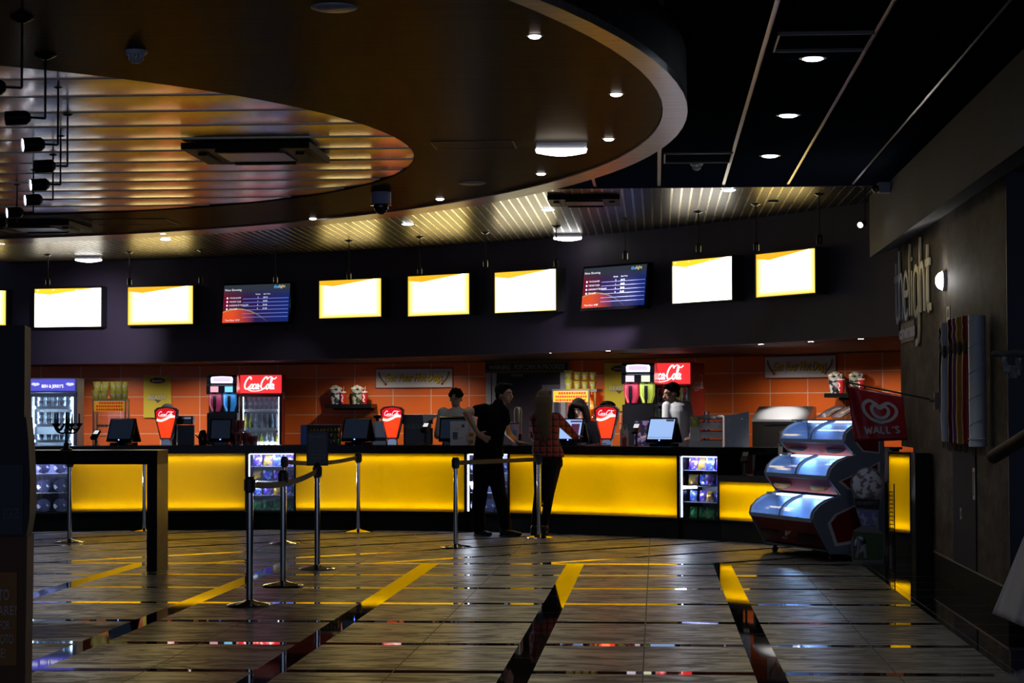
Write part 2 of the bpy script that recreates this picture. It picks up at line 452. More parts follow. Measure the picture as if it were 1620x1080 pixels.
# ---- slat ceiling in front of the menu wall
def slat_mat():
    m = wood_ceiling('brown_black_ceiling_slats', (0.020, 0.016, 0.012), (0.045, 0.036, 0.027), 0.30, 0.10); return m
M_SLAT = slat_mat(); M_GAP = mat('bright_channel_metal', (0.75, 0.68, 0.50), 0.22, 0.9)
b = MB(); g2 = MB(); u = -9.2
while u < 2.2:
    # slat ends where it meets the menu wall circle
    q = u
    # solve |G(u,v)-c| = R_box+0.1 for v
    P0 = GX * u; c = Vector((C_BOX[0], C_BOX[1], 0)); d = P0 - c; bb = d.dot(GY); cc = d.dot(d) - (C_BOX[2] + 0.3) ** 2
    v1 = -bb + math.sqrt(max(0.01, bb * bb - cc))
    gbox(b, u + 0.010, u + 0.0865, V_END + 0.03, v1, Z_SLAT, Z_SLAT + 0.02)
    u += 0.0965
struct(b.build('ceiling', M_SLAT))
b = MB(); gbox(b, -9.2, 2.2, V_END + 0.03, 32, Z_SLAT + 0.002, Z_SLAT + 0.05)
struct(b.build('trim_5', M_GAP))

# ---- purple menu wall hung over the counter, its soffit, and the orange tiled wall behind
def purple():
    m = mat('purple_paint', (0.060, 0.044, 0.075), 0.55, noise=(6, 0.1)); return m
A = {x: on_arc(C_BOX, x, 0.10)[1] for x in (-260, 1423)}
zl, zr = 2.135 - 0.01, 2.195
nseg = 48
b = MB()
b.arc(C_BOX, A[-260], A[1423] - 0.0, C_BOX[2] + 0.10, C_BOX[2] + 0.22, (zl - 0.012, zr), Z_SLAT + 0.03, nseg)
struct(b.build('wall_menu', purple()))
# soffit between menu wall and tiled wall, following both curves
M_SOFFIT = mat('soffit_paint', (0.006, 0.004, 0.005), 0.6, spec=0.1)
b = MB(); vs = []; 
for i in range(nseg + 1):
    t = i / nseg; x = -260 + (1460 + 260) * t
    p, _ = on_arc(C_BOX, x, 0.21); q, _ = on_arc(C_WALL, x, 0.05)
    z = zl + (zr - zl) * t + 0.004
    vs += [(p.x, p.y, z), (q.x, q.y, z), (q.x, q.y, z + 0.06), (p.x, p.y, z + 0.06)]
fs = []
for i in range(nseg):
    o = 4 * i; fs += [(o + j, o + (j + 1) % 4, o + 4 + (j + 1) % 4, o + 4 + j) for j in range(4)]
b.add(vs, fs); struct(b.build('trim_6', M_SOFFIT))

def tile_mat():
    m = bpy.data.materials.new('orange_wall_tiles'); m.use_nodes = True
    n, l = nt(m); bs = n['Principled BSDF']
    tc = n.new('ShaderNodeTexCoord'); sp = n.new('ShaderNodeSeparateXYZ'); l.new(tc.outputs['Object'], sp.inputs[0])
    # angle round the wall's centre -> metres along the wall
    dx = math_node(n, l, 'SUBTRACT', sp.outputs[0], C_WALL[0]); dy = math_node(n, l, 'SUBTRACT', sp.outputs[1], C_WALL[1])
    a = math_node(n, l, 'ARCTAN2', dx, dy); s = math_node(n, l, 'MULTIPLY', a, C_WALL[2])
    s = math_node(n, l, 'ADD', s, 60.0 + 0.2); z = math_node(n, l, 'ADD', sp.outputs[2], 0.278 * 4 - 0.008)
    def ln(c, p, w):
        return math_node(n, l, 'LESS_THAN', math_node(n, l, 'MODULO', c, p), w)
    g = math_node(n, l, 'MAXIMUM', ln(s, 0.6, 0.014), ln(z, 0.278, 0.012))
    wn = n.new('ShaderNodeTexWhiteNoise'); wn.noise_dimensions = '2D'
    cb = n.new('ShaderNodeCombineXYZ')
    l.new(math_node(n, l, 'FLOOR', math_node(n, l, 'DIVIDE', s, 0.6)), cb.inputs[0]); l.new(math_node(n, l, 'FLOOR', math_node(n, l, 'DIVIDE', z, 0.278)), cb.inputs[1])
    l.new(cb.outputs[0], wn.inputs['Vector'])
    c = mixc(n, l, wn.outputs['Value'], (0.62, 0.105, 0.012), (0.70, 0.135, 0.016))
    c = mixc(n, l, g, c, (0.62, 0.40, 0.30))
    l.new(c, bs.inputs['Base Color']); bs.inputs['Roughness'].default_value = 0.38
    return m
b = MB(); a0 = on_arc(C_WALL, -260)[1]; a1 = on_arc(C_WALL, 1470)[1]
b.arc(C_WALL, a0, a1, C_WALL[2], C_WALL[2] + 0.15, 0, 2.6, 60)
struct(b.build('wall_back', tile_mat()))

# ---- right side: beam, textured side wall, dark recess
U_W, U_B = 2.42, 2.13
M_BEAM = mat('grey_plaster', (0.14, 0.135, 0.135), 0.7, spec=0.2, noise=(3, 0.15))
def beam_cut(u): return u
b = MB()
p = [(U_B, Z_DARK + 0.1), (U_B, EYE + 1.54), (U_W + 0.02, EYE + 1.655), (U_W + 0.6, EYE + 1.655), (U_W + 0.6, Z_DARK + 0.1)]
vs = [G(q[0], 2.0, q[1]) for q in p] + [G(q[0], 20.95, q[1]) for q in p]
b.add(vs, [tuple(range(5)), tuple(range(5, 10))[::-1]] + [(i, 5 + i, 5 + (i + 1) % 5, (i + 1) % 5) for i in range(5)])
struct(b.build('trim_7', M_BEAM))
def side_wall_mat():
    m = bpy.data.materials.new('streaked_brown_wallcovering'); m.use_nodes = True
    n, l = nt(m); bs = n['Principled BSDF']; co = coords(m, GA, (1.6, 0.45, 0.9))
    t = n.new('ShaderNodeTexNoise'); t.inputs['Scale'].default_value = 4; t.inputs['Detail'].default_value = 8; t.inputs['Roughness'].default_value = 0.7; l.new(co, t.inputs['Vector'])
    r = n.new('ShaderNodeValToRGB'); r.color_ramp.elements[0].position = 0.38; r.color_ramp.elements[1].position = 0.66
    r.color_ramp.elements[0].color = (0.028, 0.023, 0.018, 1); r.color_ramp.elements[1].color = (0.13, 0.11, 0.088, 1)
    l.new(t.outputs[0], r.inputs[0]); l.new(r.outputs[0], bs.inputs['Base Color']); bs.inputs['Roughness'].default_value = 0.7; bs.inputs['Specular IOR Level'].default_value = 0.15
    return m
V_C = 14.62                                                      # the corner where the side wall turns right
M_SIDE = side_wall_mat(); M_NAVY = mat('dark_navy_paint', (0.020, 0.024, 0.045), 0.5)
b = MB(); gbox(b, U_W, U_W + 0.3, V_C + 0.01, 19.95, 0, 1.085); gbox(b, U_W, U_W + 0.3, V_C + 0.01, 20.9, 1.085, EYE + 1.68)
struct(b.build('wall_right', M_SIDE))
b = MB(); gbox(b, U_W, U_W + 4, V_C + 0.0, V_C + 0.3, 0, EYE + 1.68)
b2 = MB(); gbox(b2, U_W + 0.001, U_W + 4, V_C - 0.02, V_C + 0.001, 0.22, EYE + 1.66)
struct(b2.build('wall_right_return', M_NAVY))
b = MB(); gbox(b, U_B, U_W + 4, 2, V_C + 0.3, EYE + 1.70, EYE + 1.78)
struct(b.build('ceiling', M_NAVY))
b = MB(); gbox(b, U_W - 0.012, U_W, V_C - 0.03, 18.5, 0, 0.20); gbox(b, U_W - 0.012, U_W + 4, V_C - 0.034, V_C - 0.018, 0, 0.20)
struct(b.build('baseboard_right', mat('black_skirting', (0.008, 0.008, 0.010), 0.7, spec=0.05)))
b = MB(); gbox(b, U_W - 0.014, U_W, V_C - 0.03, 18.5, 0.20, 0.212); gbox(b, U_W - 0.014, U_W + 4, V_C - 0.036, V_C - 0.018, 0.20, 0.212)
struct(b.build('trim_8', mat('skirting_cap', (0.16, 0.13, 0.10), 0.4)))
# navy door set in the side wall
b = MB(); gbox(b, U_W - 0.010, U_W + 0.01, 16.05, 17.25, 0.02, 1.20)
struct(b.build('door_1', mat('navy_door_paint', (0.012, 0.016, 0.045), 0.7, spec=0.1)))
# doorway to the store behind the counter
def doorway():
    p, a = on_arc(C_WALL, 838, -0.03)
    M = Matrix.Translation((p.x, p.y, 0)) @ Matrix.Rotation(a - PI / 2, 4, 'Z')
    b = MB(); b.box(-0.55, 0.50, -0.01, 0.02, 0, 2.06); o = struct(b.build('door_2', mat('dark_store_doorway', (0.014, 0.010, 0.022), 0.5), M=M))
    b = MB(); b.box(-0.68, -0.60, -0.05, 0.02, 0, 2.12); b.box(-0.58, -0.52, -0.05, 0.02, 0, 2.12); b.box(0.50, 0.58, -0.05, 0.02, 0, 2.12); b.box(-0.68, 0.58, -0.05, 0.02, 2.06, 2.12)
    struct(b.build('trim_9', mat('white_door_frame', (0.32, 0.32, 0.38), 0.5), M=M))
    b = MB(); b.box(0.20, 0.48, -0.02, -0.008, 1.74, 1.83); b.box(-0.28, -0.10, -0.02, -0.008, 1.95, 1.99)
    struct(b.build('trim_10', mat('door_plate', (0.10, 0.10, 0.14), 0.4), M=M))
    t = thing('warning_sign', 'black and yellow hatched sign reading popcorn in progress above the dark doorway', 'sign', M @ Matrix.Translation((-0.02, -0.06, 2.09)))
    m = bpy.data.materials.new('hazard_hatching'); m.use_nodes = True
    n, l = nt(m); tc = n.new('ShaderNodeTexCoord'); sp = n.new('ShaderNodeSeparateXYZ'); l.new(tc.outputs['Object'], sp.inputs[0])
    s = math_node(n, l, 'ADD', math_node(n, l, 'ADD', sp.outputs[0], sp.outputs[2]), 10)
    f = math_node(n, l, 'LESS_THAN', math_node(n, l, 'MODULO', s, 0.05), 0.025)
    l.new(mixc(n, l, f, (0.006, 0.006, 0.006), (0.20, 0.16, 0.01)), n['Principled BSDF'].inputs['Base Color'])
    MB().box(-0.66, 0.66, -0.01, 0.01, -0.085, 0.085).build('board', m, t)
    MB().box(-0.65, 0.65, -0.014, -0.008, -0.048, 0.048).build('band', mat('sign_black', (0.008, 0.008, 0.008), 0.4), t)
    text(t, 'WARNING : POPCORN IN PROGRESS', mat('dull_white_print', (0.35, 0.35, 0.36), 0.5), 0, 0, w=1.20, h=0.07, y=-0.015)
doorway()
# soffit down-lights over the staff side
for i, (x, y) in enumerate([(78, 577), (180, 575), (302, 573), (430, 570), (564, 567), (665, 563), (762, 560), (868, 557), (962, 553), (1080, 548), (1204, 542), (1283, 540), (1362, 537)]):
    lit = x not in (78, 430, 1080, 762)  # the one over the doorway is added, lit to brighten the cup stacks
    p, a = on_arc(C_BOX, x, 0.42); z = zl + (zr - zl) * (x + 260) / 1720 + 0.002
    t = thing('soffit_downlight', 'small %s downlight in the soffit, %s' % ('lit' if lit else 'unlit', {78: 'over the ice cream fridge', 180: 'over the yellow cup stacks', 302: 'left of the first slush machine', 430: 'over the left cola fridge', 564: 'over the left popcorn shelf', 665: 'over the left hot dog sign', 762: 'left of the dark doorway', 868: 'over the dark doorway, added to light the cups', 962: 'over the second yellow poster', 1080: 'over the right cola fridge', 1204: 'at the left end of the right hot dog sign', 1283: 'over the right hot dog sign', 1362: 'over the right popcorn shelf'}[x]), 'downlight', Matrix.Translation((p.x, p.y, z)), 'downlights in the counter soffit')
    MB().lathe([(0.030, 0.0), (0.040, 0.0), (0.040, -0.006), (0.030, -0.006)], 16).build('trim_ring', mat('dark_metal', (0.05, 0.05, 0.05), 0.4, 0.6), t)
    MB().lathe([(0.001, -0.003), (0.030, -0.003), (0.030, 0.002), (0.001, 0.002)], 16).build('lens', glow('downlight_lens', (1, 0.93, 0.82), 30) if lit else mat('dead_lens', (0.15, 0.15, 0.15), 0.4), t)
    if lit:
        pw, _ = on_arc(C_WALL, x, -0.80)
        lamp('downlight_or_wash_lamp', 'SPOT', (pw.x, pw.y, z - 0.03), 50, (1, 0.88, 0.76), target=(pw.x + (pw.x - C_WALL[0]) * 0.010, pw.y + (pw.y - C_WALL[1]) * 0.010, 0.9), spot=150, blend=1.0, radius=0.03)  # added wall-wash spot near the tiles, with no fitting of its own
        lamp('downlight_or_wash_lamp', 'SPOT', (p.x, p.y, z - 0.03), 75, (1, 0.93, 0.86), target=(p.x + math.cos(a) * 0.45, p.y + math.sin(a) * 0.45, z - 1.0), spot=115, blend=0.8, radius=0.03)
# ================================================================== ceiling fittings, menus, screens
M_BLACK = mat('matt_black', (0.010, 0.010, 0.012), 0.45)
M_BLACKM = mat('black_metal', (0.014, 0.014, 0.017), 0.30, 0.3)
M_WHITEP = mat('white_plastic', (0.78, 0.80, 0.90), 0.4)
def ceil_z(kind): return {'disc': Z_DISC, 'dark': Z_DARK, 'slat': Z_SLAT, 'navy': EYE + 1.70}[kind]
for (x, y, kind, r, lab, e) in [
    (846, 56, 'disc', 0.030, 'small lit downlight in the round brown ceiling, nearest the camera', 8), (975, 148, 'disc', 0.034, 'small lit downlight in the round brown ceiling near its right rim', 8),
    (963, 219, 'disc', 0.034, 'small lit downlight in the round brown ceiling right of the bulkhead lamp', 8), (856, 274, 'disc', 0.034, 'small lit downlight in the round brown ceiling below the bulkhead lamp', 8),
    (696, 314, 'disc', 0.034, 'small lit downlight in the round brown ceiling right of the dome camera', 8), (495, 345, 'disc', 0.034, 'small lit downlight in the round brown ceiling left of the dome camera', 8),
    (258, 368, 'disc', 0.034, 'small lit downlight at the round ceiling rim above the second menu', 8), (3, 384, 'disc', 0.034, 'small lit downlight at the round ceiling rim, cut by the left edge', 8),
    (1286, 92, 'dark', 0.062, 'cool white downlight in the dark ceiling, nearest of the row of three', 25), (1247, 182, 'dark', 0.064, 'cool white downlight in the dark ceiling, middle of the row of three', 25), (1218, 246, 'dark', 0.066, 'cool white downlight in the dark ceiling, farthest of the row of three', 25),
    (1153, 300, 'slat', 0.066, 'cool white downlight at the front edge of the slatted ceiling', 32), (867, 331, 'slat', 0.066, 'cool white downlight in the slatted ceiling below the round ceiling rim', 20),
    (645, 354, 'slat', 0.066, 'cool white downlight in the slatted ceiling right of the dome camera', 20), (262, 378, 'slat', 0.066, 'cool white downlight in the slatted ceiling at the far left', 14),
    (1618, 279, 'navy', 0.04, 'small lit downlight over the dark recess at the right edge', 4)]:
    z = ceil_z(kind); p = at_z(x, y, z)
    t = thing('recessed_downlight', lab, 'downlight', Matrix.Translation(p))
    MB().lathe([(r, 0.0), (r * 1.35, 0.0), (r * 1.30, -0.003), (r, -0.004)], 24).build('trim_ring', mat('brushed_ring', (0.16, 0.17, 0.2), 0.3, 0.6), t)
    MB().lathe([(0.001, -0.016), (r * 0.7, -0.014), (r, -0.006), (r, 0.001), (0.001, 0.001)], 24).build('lens', glow('cool_lens', (0.72, 0.86, 1.0), 14) if kind in ('dark', 'slat') else glow('warm_lens', (0.95, 0.93, 1.0), 12), t)
    lamp('downlight_or_wash_lamp', 'SPOT', (p.x, p.y, z - 0.03), e, (0.85, 0.92, 1.0) if kind in ('dark', 'slat') else (1, 0.93, 0.84), target=(p.x, p.y, 0), spot=125 if kind == 'slat' else 85, blend=0.8, radius=0.04)
# bulkhead lamps
def bulkhead(M, lab, L=0.32, w=0.085, e=2.5):
    t = thing('bulkhead_lamp', lab, 'lamp', M)
    MB().rbox(-L / 2 - 0.01, L / 2 + 0.01, -w / 2, w / 2, -0.045, 0, 0.02).build('housing', M_WHITEP, t)
    b = MB()
    pr = [(-L / 2 - 0.012, -0.045)] + [(-L / 2 - 0.005 + (L + 0.01) * i / 10, -0.062 - 0.022 * math.sin(PI * i / 10)) for i in range(11)] + [(L / 2 + 0.012, -0.045)]
    b.prism(pr, -w / 2 - 0.006, w / 2 + 0.006, 'Y'); b.build('diffuser', glow('lamp_white', (1, 0.98, 0.96), 7), t)
    return t
p = at_z(888, 226, Z_DISC); bulkhead(Matrix.Translation(p), 'lit white bulkhead lamp on the round brown ceiling')
p = at_z(898, 370, Z_SLAT); bulkhead(Matrix.Translation(p), 'lit white bulkhead lamp on the slatted ceiling above the last middle menu')
p = at_z(140, 405, Z_SLAT); bulkhead(Matrix.Translation(p), 'lit white bulkhead lamp on the slatted ceiling above the leftmost menus', 0.33)
# ceiling speakers, detectors, cameras
def disc_thing(name, lab, cat, x, y, kind, r, h, m):
    z = ceil_z(kind); p = at_z(x, y, z)
    t = thing(name, lab, cat, Matrix.Translation(p))
    MB().lathe([(0.001, -h), (r * 0.85, -h), (r, -h * 0.5), (r, 0), (0.001, 0)], 28).build('grille', m, t, True)
    MB().lathe([(r, -0.002), (r * 1.06, -0.006), (r * 1.06, 0)], 28).build('rim', M_WHITEP, t, True)
disc_thing('ceiling_speaker', 'pale round speaker in the round ceiling at the top edge', 'speaker', 529, 11, 'disc', 0.098, 0.012, M_WHITEP)
disc_thing('ceiling_speaker', 'pale round speaker in the round ceiling right of the dome camera', 'speaker', 747, 289, 'disc', 0.100, 0.012, mat('grey_grille', (0.30, 0.31, 0.34), 0.5))
disc_thing('ceiling_speaker', 'dark round speaker in the slatted ceiling at the right', 'speaker', 1223, 317, 'slat', 0.055, 0.02, M_BLACKM)
def detector(x, y, kind, lab, s=1.0):
    z = ceil_z(kind); p = at_z(x, y, z)
    t = thing('smoke_detector', lab, 'smoke detector', Matrix.Translation(p))
    MB().lathe([(0.055 * s, 0), (0.055 * s, -0.012), (0.048 * s, -0.022), (0.001, -0.022)], 24).build('base', M_WHITEP, t, True)
    b = MB()
    for i in range(10):
        a = 2 * PI * i / 10; b.box(*(lambda c, s_: (c - 0.004, c + 0.004, s_ - 0.004, s_ + 0.004))(0.034 * s * math.cos(a), 0.034 * s * math.sin(a)), -0.046 * s, -0.02)
    b.lathe([(0.038 * s, -0.044 * s), (0.030 * s, -0.052 * s), (0.018 * s, -0.062 * s), (0.001, -0.064 * s)], 24); b.build('sensor_head', M_WHITEP, t, True)
detector(215, 80, 'disc', 'white smoke detector on the round ceiling above the lit oval')
detector(1102, 258, 'dark', 'grey smoke detector on the dark ceiling right of the round ceiling')
p = at_z(603, 304, Z_DISC); t = thing('dome_camera', 'pale dome security camera hanging from the round ceiling', 'camera', Matrix.Translation(p))
MB().lathe([(0.082, 0.0), (0.082, -0.10), (0.078, -0.105), (0.001, -0.105)], 24).build('housing', mat('pale_housing', (0.50, 0.52, 0.75), 0.5), t, True)
MB().lathe([(0.088, -0.10), (0.090, -0.107), (0.070, -0.110)], 24).build('collar', mat('chrome_trim', (0.7, 0.68, 0.6), 0.15, 1.0), t, True)
MB().ball((0, 0, -0.112), (0.062, 0.062, 0.070), 16, 10).build('dome', mat('smoked_dome', (0.012, 0.012, 0.015), 0.06, spec=0.9), t, True)
# air-conditioning cassettes
def cassette(x, y, kind, half, lab):
    z = ceil_z(kind); p = at_z(x, y, z)
    t = thing('air_conditioning_cassette', lab, 'air conditioner', Matrix.Translation(p) @ GROT)
    mD = mat('cassette_brown', (0.020, 0.017, 0.014), 0.5, spec=0.1)
    b = MB(); h = half
    for (x0, x1, y0, y1) in ((-h, h, -h, -h * .55), (-h, h, h * .55, h), (-h, -h * .55, -h * .55, h * .55), (h * .55, h, -h * .55, h * .55)): b.box(x0, x1, y0, y1, -0.045, -0.002)
    b.build('fascia', mD, t)
    b = MB(); b.box(-h * .53, h * .53, -h * .53, h * .53, -0.052, -0.002); b.build('grille', mat('grille_black', (0.014, 0.013, 0.012), 0.3), t)
    for s in (-1, 1):
        MB().box(-h * .5, h * .5, s * h * .77 - 0.03, s * h * .77 + 0.03, -0.062, -0.046).build('louvre', mD, t)
        MB().box(s * h * .77 - 0.03, s * h * .77 + 0.03, -h * .5, h * .5, -0.062, -0.046).build('louvre', mD, t)
cassette(407, 237, 'disc', 0.43, 'dark square air conditioning cassette in the middle of the lit oval ceiling')
cassette(62, 355, 'disc', 0.40, 'dark square air conditioning cassette at the far left of the round ceiling')
cassette(925, 314, 'slat', 0.36, 'dark square air conditioning cassette where the slatted ceiling starts')
# hatches
def hatch(x0, y0, x1, y1, kind, lab, m, drop=0.004):
    z = ceil_z(kind); a = at_z(x0, y1, z); c = at_z(x1, y0, z)
    au, av = a.dot(GX), a.dot(GY); cu, cv = c.dot(GX), c.dot(GY)
    mu, mv = (au + cu) / 2, (av + cv) / 2; hu, hv = abs(cu - au) / 2, abs(cv - av) / 2
    t = thing('ceiling_hatch', lab, 'hatch', Matrix.Translation(G(mu, mv, z)) @ GROT)
    b = MB(); w = 0.012
    b.box(-hu, hu, -hv, -hv + w, -drop, 0.001); b.box(-hu, hu, hv - w, hv, -drop, 0.001); b.box(-hu, -hu + w, -hv, hv, -drop, 0.001); b.box(hu - w, hu, -hv, hv, -drop, 0.001)
    b.build('frame', m, t); MB().box(-hu + w, hu - w, -hv + w, hv - w, -0.002, 0.001).build('panel', M_WOOD_DARK if kind == 'disc' else M_CEIL_DARK, t)
M_HF = mat('hatch_frame', (0.02, 0.014, 0.01), 0.5)
hatch(690, 222, 812, 236, 'disc', 'flush rectangular access hatch in the round ceiling right of the oval', M_HF)
hatch(155, 346, 262, 356, 'disc', 'flush rectangular access hatch in the round ceiling beyond the oval', M_HF)
hatch(1222, 48, 1384, 78, 'dark', 'pale-edged square access hatch in the dark ceiling beside the nearest cool downlight', mat('pale_hatch_frame', (0.30, 0.26, 0.24), 0.4), 0.02)
hatch(1050, 240, 1160, 256, 'dark', 'pale-edged access hatch in the dark ceiling by the grey smoke detector', mat('pale_hatch_frame', (0.30, 0.26, 0.24), 0.4), 0.015)

# pendant spotlights
def pendant(ptop, dropz, direction, lab, group, lit, arm=0.085, r=0.034, L=0.105, tilt=0.0, e=12):
    """rod with a canopy; a short arm carries the cylinder; direction = (x, y, z) the head looks"""
    t = thing('pendant_spotlight', lab, 'spotlight', Matrix.Translation(ptop), group)
    MB().lathe([(0.055, 0.0), (0.055, -0.006), (0.030, -0.020), (0.012, -0.028), (0.001, -0.028)], 18).build('canopy', M_BLACKM, t, True)
    MB().tube([(0, 0, -0.02), (0, 0, -dropz)], 0.006, 8).build('rod', M_BLACKM, t)
    d = Vector(direction).normalized(); hd = Vector((d.x, d.y, 0)); hd = hd.normalized() if hd.length > 1e-3 else Vector((-1, 0, 0))
    p0 = Vector((0, 0, -dropz)); p1 = p0 + hd * arm
    if arm: MB().tube([p0 + Vector((0, 0, 0.0)), p1], 0.006, 8).build('arm', M_BLACKM, t)
    b = MB(); b.cyl(p1, p1 + d * 0.02, r * 0.6, r, 16); b.cyl(p1 + d * 0.02, p1 + d * L, r, r, 16, caps=False); b.cyl(p1 + d * (L - 0.02), p1 + d * (L - 0.021), r * 0.98, r * 0.98, 16)
    b.build('lamp_head', M_BLACKM, t, True)
    MB().cyl(p1 + d * (L - 0.012), p1 + d * (L - 0.006), r * 0.86, r * 0.86, 16).build('lamp_lens', glow('spot_lens', (0.85, 0.85, 1.0), 22) if lit else mat('dead_spot_lens', (0.06, 0.06, 0.07), 0.2), t)
    if lit and e:
        q = Vector(ptop) + p1 + d * (L + 0.01)
        lamp('pendant_lamp', 'SPOT', q, e, (0.92, 0.9, 1.0), target=q + d, spot=60, blend=0.7, radius=0.03)
    return t
grpA = 'pendant spotlights under the round ceiling'
left = [(35, 27, 139, (-35, 139), 0, 'first and largest'), (72, 86, 187, (-1, 187), 0, 'second'), (92, 132, 229, (-1, 229), 1, 'third'), (107, 176, 263, (0, 263), 0, 'fourth'),
        (96, 210, 292, (0, 292), 1, 'fifth'), (84, 240, 316, (0, 316), 1, 'sixth'), (53, 264, 336, (0, 336), 1, 'seventh'), (27, 288, 352, (0, 352), 1, 'eighth and farthest')]
for (x, yt, yb, _, lit, nm) in left:
    p = at_z(x, yt, Z_DISC + (0.03 if 110 < yt < 330 else 0)); drop = p.z - zof(x, yb, p.y)
    pendant(p, drop, (-1, -0.45, -0.10), '%s black pendant spotlight from the top of the left row, %s' % (nm, 'lit' if lit else 'unlit'), grpA, lit, arm=0.075 * 1.0, r=0.036 if yt < 100 else 0.040, L=0.12, e=14)
grpB = 'pendant spotlights in front of the menu wall'
for (x, yt, yb, lit, lab) in [(76, 402, 440, 0, 'before the leftmost white menu'), (205, 398, 440, 0, 'at the corner of the second menu'), (318, 395, 437, 0, 'between the second menu and the left screen'), (436, 389, 436, 1, 'over the left screen'),
        (552, 380, 430, 0, 'over the third menu'), (664, 374, 422, 0, 'over the fourth menu'), (768, 367, 410, 0, 'between the fourth and fifth menus'), (880, 357, 410, 1, 'over the corner of the fifth menu'), (989, 346, 397, 1, 'over the right screen'),
        (1105, 334, 385, 0, 'over the large white menu'), (1196, 322, 383, 0, 'between the two rightmost menus'), (1296, 306, 370, 1, 'over the corner of the rightmost menu'), (1368, 293, 352, 1, 'beside the grey beam')]:
    p = at_z(x, yt, Z_SLAT); drop = p.z - zof(x, yb, p.y)
    w, _a = on_arc(C_BOX, x, 0.1)
    d = Vector((w.x - p.x, w.y - p.y, -max(0.5, (w - Vector((p.x, p.y, 0))).length * 1.2))) if not lit or x < 1200 else Vector((0.0, 0.2, -1))
    if x == 1368: d = Vector((-0.5, -0.6, -0.25))
    pendant(p, drop, d, '%s black pendant spotlight %s' % ('lit' if lit else 'unlit', lab), grpB, lit, arm=0.0, r=0.030, L=0.10, e=9)
lamp('menu_wash', 'SPOT', at(140, 470, 27.2), 120, (0.85, 0.8, 1.0), target=at(165, 545, 29.5), spot=60, blend=1, radius=0.1)
lamp('menu_wash', 'SPOT', at(989, 425, 24.0), 130, (0.9, 0.8, 1.0), target=at(955, 530, 25.4), spot=60, blend=1, radius=0.1)

# ---- menus: backlit boxes on the curved wall
def menu_graphic(name, base, wedge, rim, strength, falloff_w=0.16, marks=True):
    """backlit print: pale sheet with an amber wedge along the top; backlight falloff towards the edges is painted in"""
    if name in MATS: return MATS[name]
    m = bpy.data.materials.new(name); m.use_nodes = True; n, l = nt(m)
    tc = n.new('ShaderNodeTexCoord'); sp = n.new('ShaderNodeSeparateXYZ'); l.new(tc.outputs['Generated'], sp.inputs[0])
    X, Z = sp.outputs[0], sp.outputs[2]
    # wedge: triangle hanging from the top edge, deepest at 25% of the width
    tri = math_node(n, l, 'SUBTRACT', 0.16, math_node(n, l, 'MULTIPLY', math_node(n, l, 'ABSOLUTE', math_node(n, l, 'SUBTRACT', X, 0.22)), 0.24))
    wd = math_node(n, l, 'GREATER_THAN', Z, math_node(n, l, 'SUBTRACT', 1.0, tri))
    ex = math_node(n, l, 'MINIMUM', X, math_node(n, l, 'SUBTRACT', 1.0, X)); ez = Z
    e = math_node(n, l, 'MINIMUM', ex, math_node(n, l, 'MULTIPLY', ez, 0.8))
    mr = n.new('ShaderNodeMapRange'); mr.interpolation_type = 'SMOOTHSTEP'; l.new(e, mr.inputs[0]); mr.inputs[1].default_value = 0.0; mr.inputs[2].default_value = falloff_w; mr.inputs[3].default_value = 1.0; mr.inputs[4].default_value = 0.0
    c = mixc(n, l, mr.outputs[0], base, rim)  # emission fades to the rim colour at sides and foot, painted falloff
    c = mixc(n, l, wd, c, wedge)
    nz = n.new('ShaderNodeTexNoise'); nz.inputs['Scale'].default_value = 9; nz.inputs['Detail'].default_value = 4; l.new(tc.outputs['Generated'], nz.inputs['Vector'])
    mk = math_node(n, l, 'GREATER_THAN', nz.outputs[0], 0.70)
    c = mixc(n, l, math_node(n, l, 'MULTIPLY', mk, 0.35), c, rim)
    b = n['Principled BSDF']; b.inputs['Base Color'].default_value = (0.02, 0.02, 0.02, 1); b.inputs['Roughness'].default_value = 0.3
    l.new(c, b.inputs['Emission Color']); b.inputs['Emission Strength'].default_value = strength
    MATS[name] = m; return m
GR = {'W': menu_graphic('menu_print_white', (1.0, 0.93, 0.80), (0.30, 0.16, 0.006), (1.0, 0.95, 0.70), 5.2, 0.05),
      'Y': menu_graphic('menu_print_yellow', (1.0, 0.74, 0.27), (0.165, 0.085, 0.003), (0.17, 0.115, 0.014), 6.2, 0.17),
      'Z': menu_graphic('menu_print_cream', (1.0, 0.86, 0.55), (0.22, 0.12, 0.006), (0.20, 0.155, 0.03), 5.4, 0.06)}
M_BOXF = mat('menu_frame_metal', (0.10, 0.09, 0.09), 0.35, 0.5); M_BOXS = mat('menu_box_sides', (0.02, 0.02, 0.02), 0.5)
def wall_box_frame(x0, x1, yt, yb, c=C_BOX):
    p0, _ = on_arc(c, x0); p1, _ = on_arc(c, x1); xm = (x0 + x1) / 2
    mid = (p0 + p1) / 2; ex = (p1 - p0); w = ex.length; ang = math.atan2(ex.y, ex.x)
    D = mid.y; z0 = zof(xm, yb, D); z1 = zof(xm, yt, D)
    M = Matrix.Translation((mid.x, mid.y, (z0 + z1) / 2)) @ Matrix.Rotation(ang, 4, 'Z')
    return M, w, z1 - z0
menus = [(-92, 13, 459, 517, 'Y', 'leftmost backlit menu, cut by the left edge of the photo'), (56, 164, 455, 518.5, 'W', 'backlit white menu on the purple wall above the ice cream fridge'), (204, 310, 452, 515, 'Y', 'backlit yellow menu just left of the left film screen'),
         (508, 609, 441, 504, 'Y', 'backlit yellow menu just right of the left film screen'), (649, 749, 433.5, 500.5, 'Y', 'backlit yellow menu, middle of the three between the two film screens'), (787, 887, 427, 495, 'Z', 'backlit cream menu just left of the right film screen'),
         (1070, 1167, 408, 479, 'W', 'backlit white menu just right of the right film screen'), (1203, 1300, 396, 469, 'Y', 'rightmost backlit yellow menu on the purple wall')]
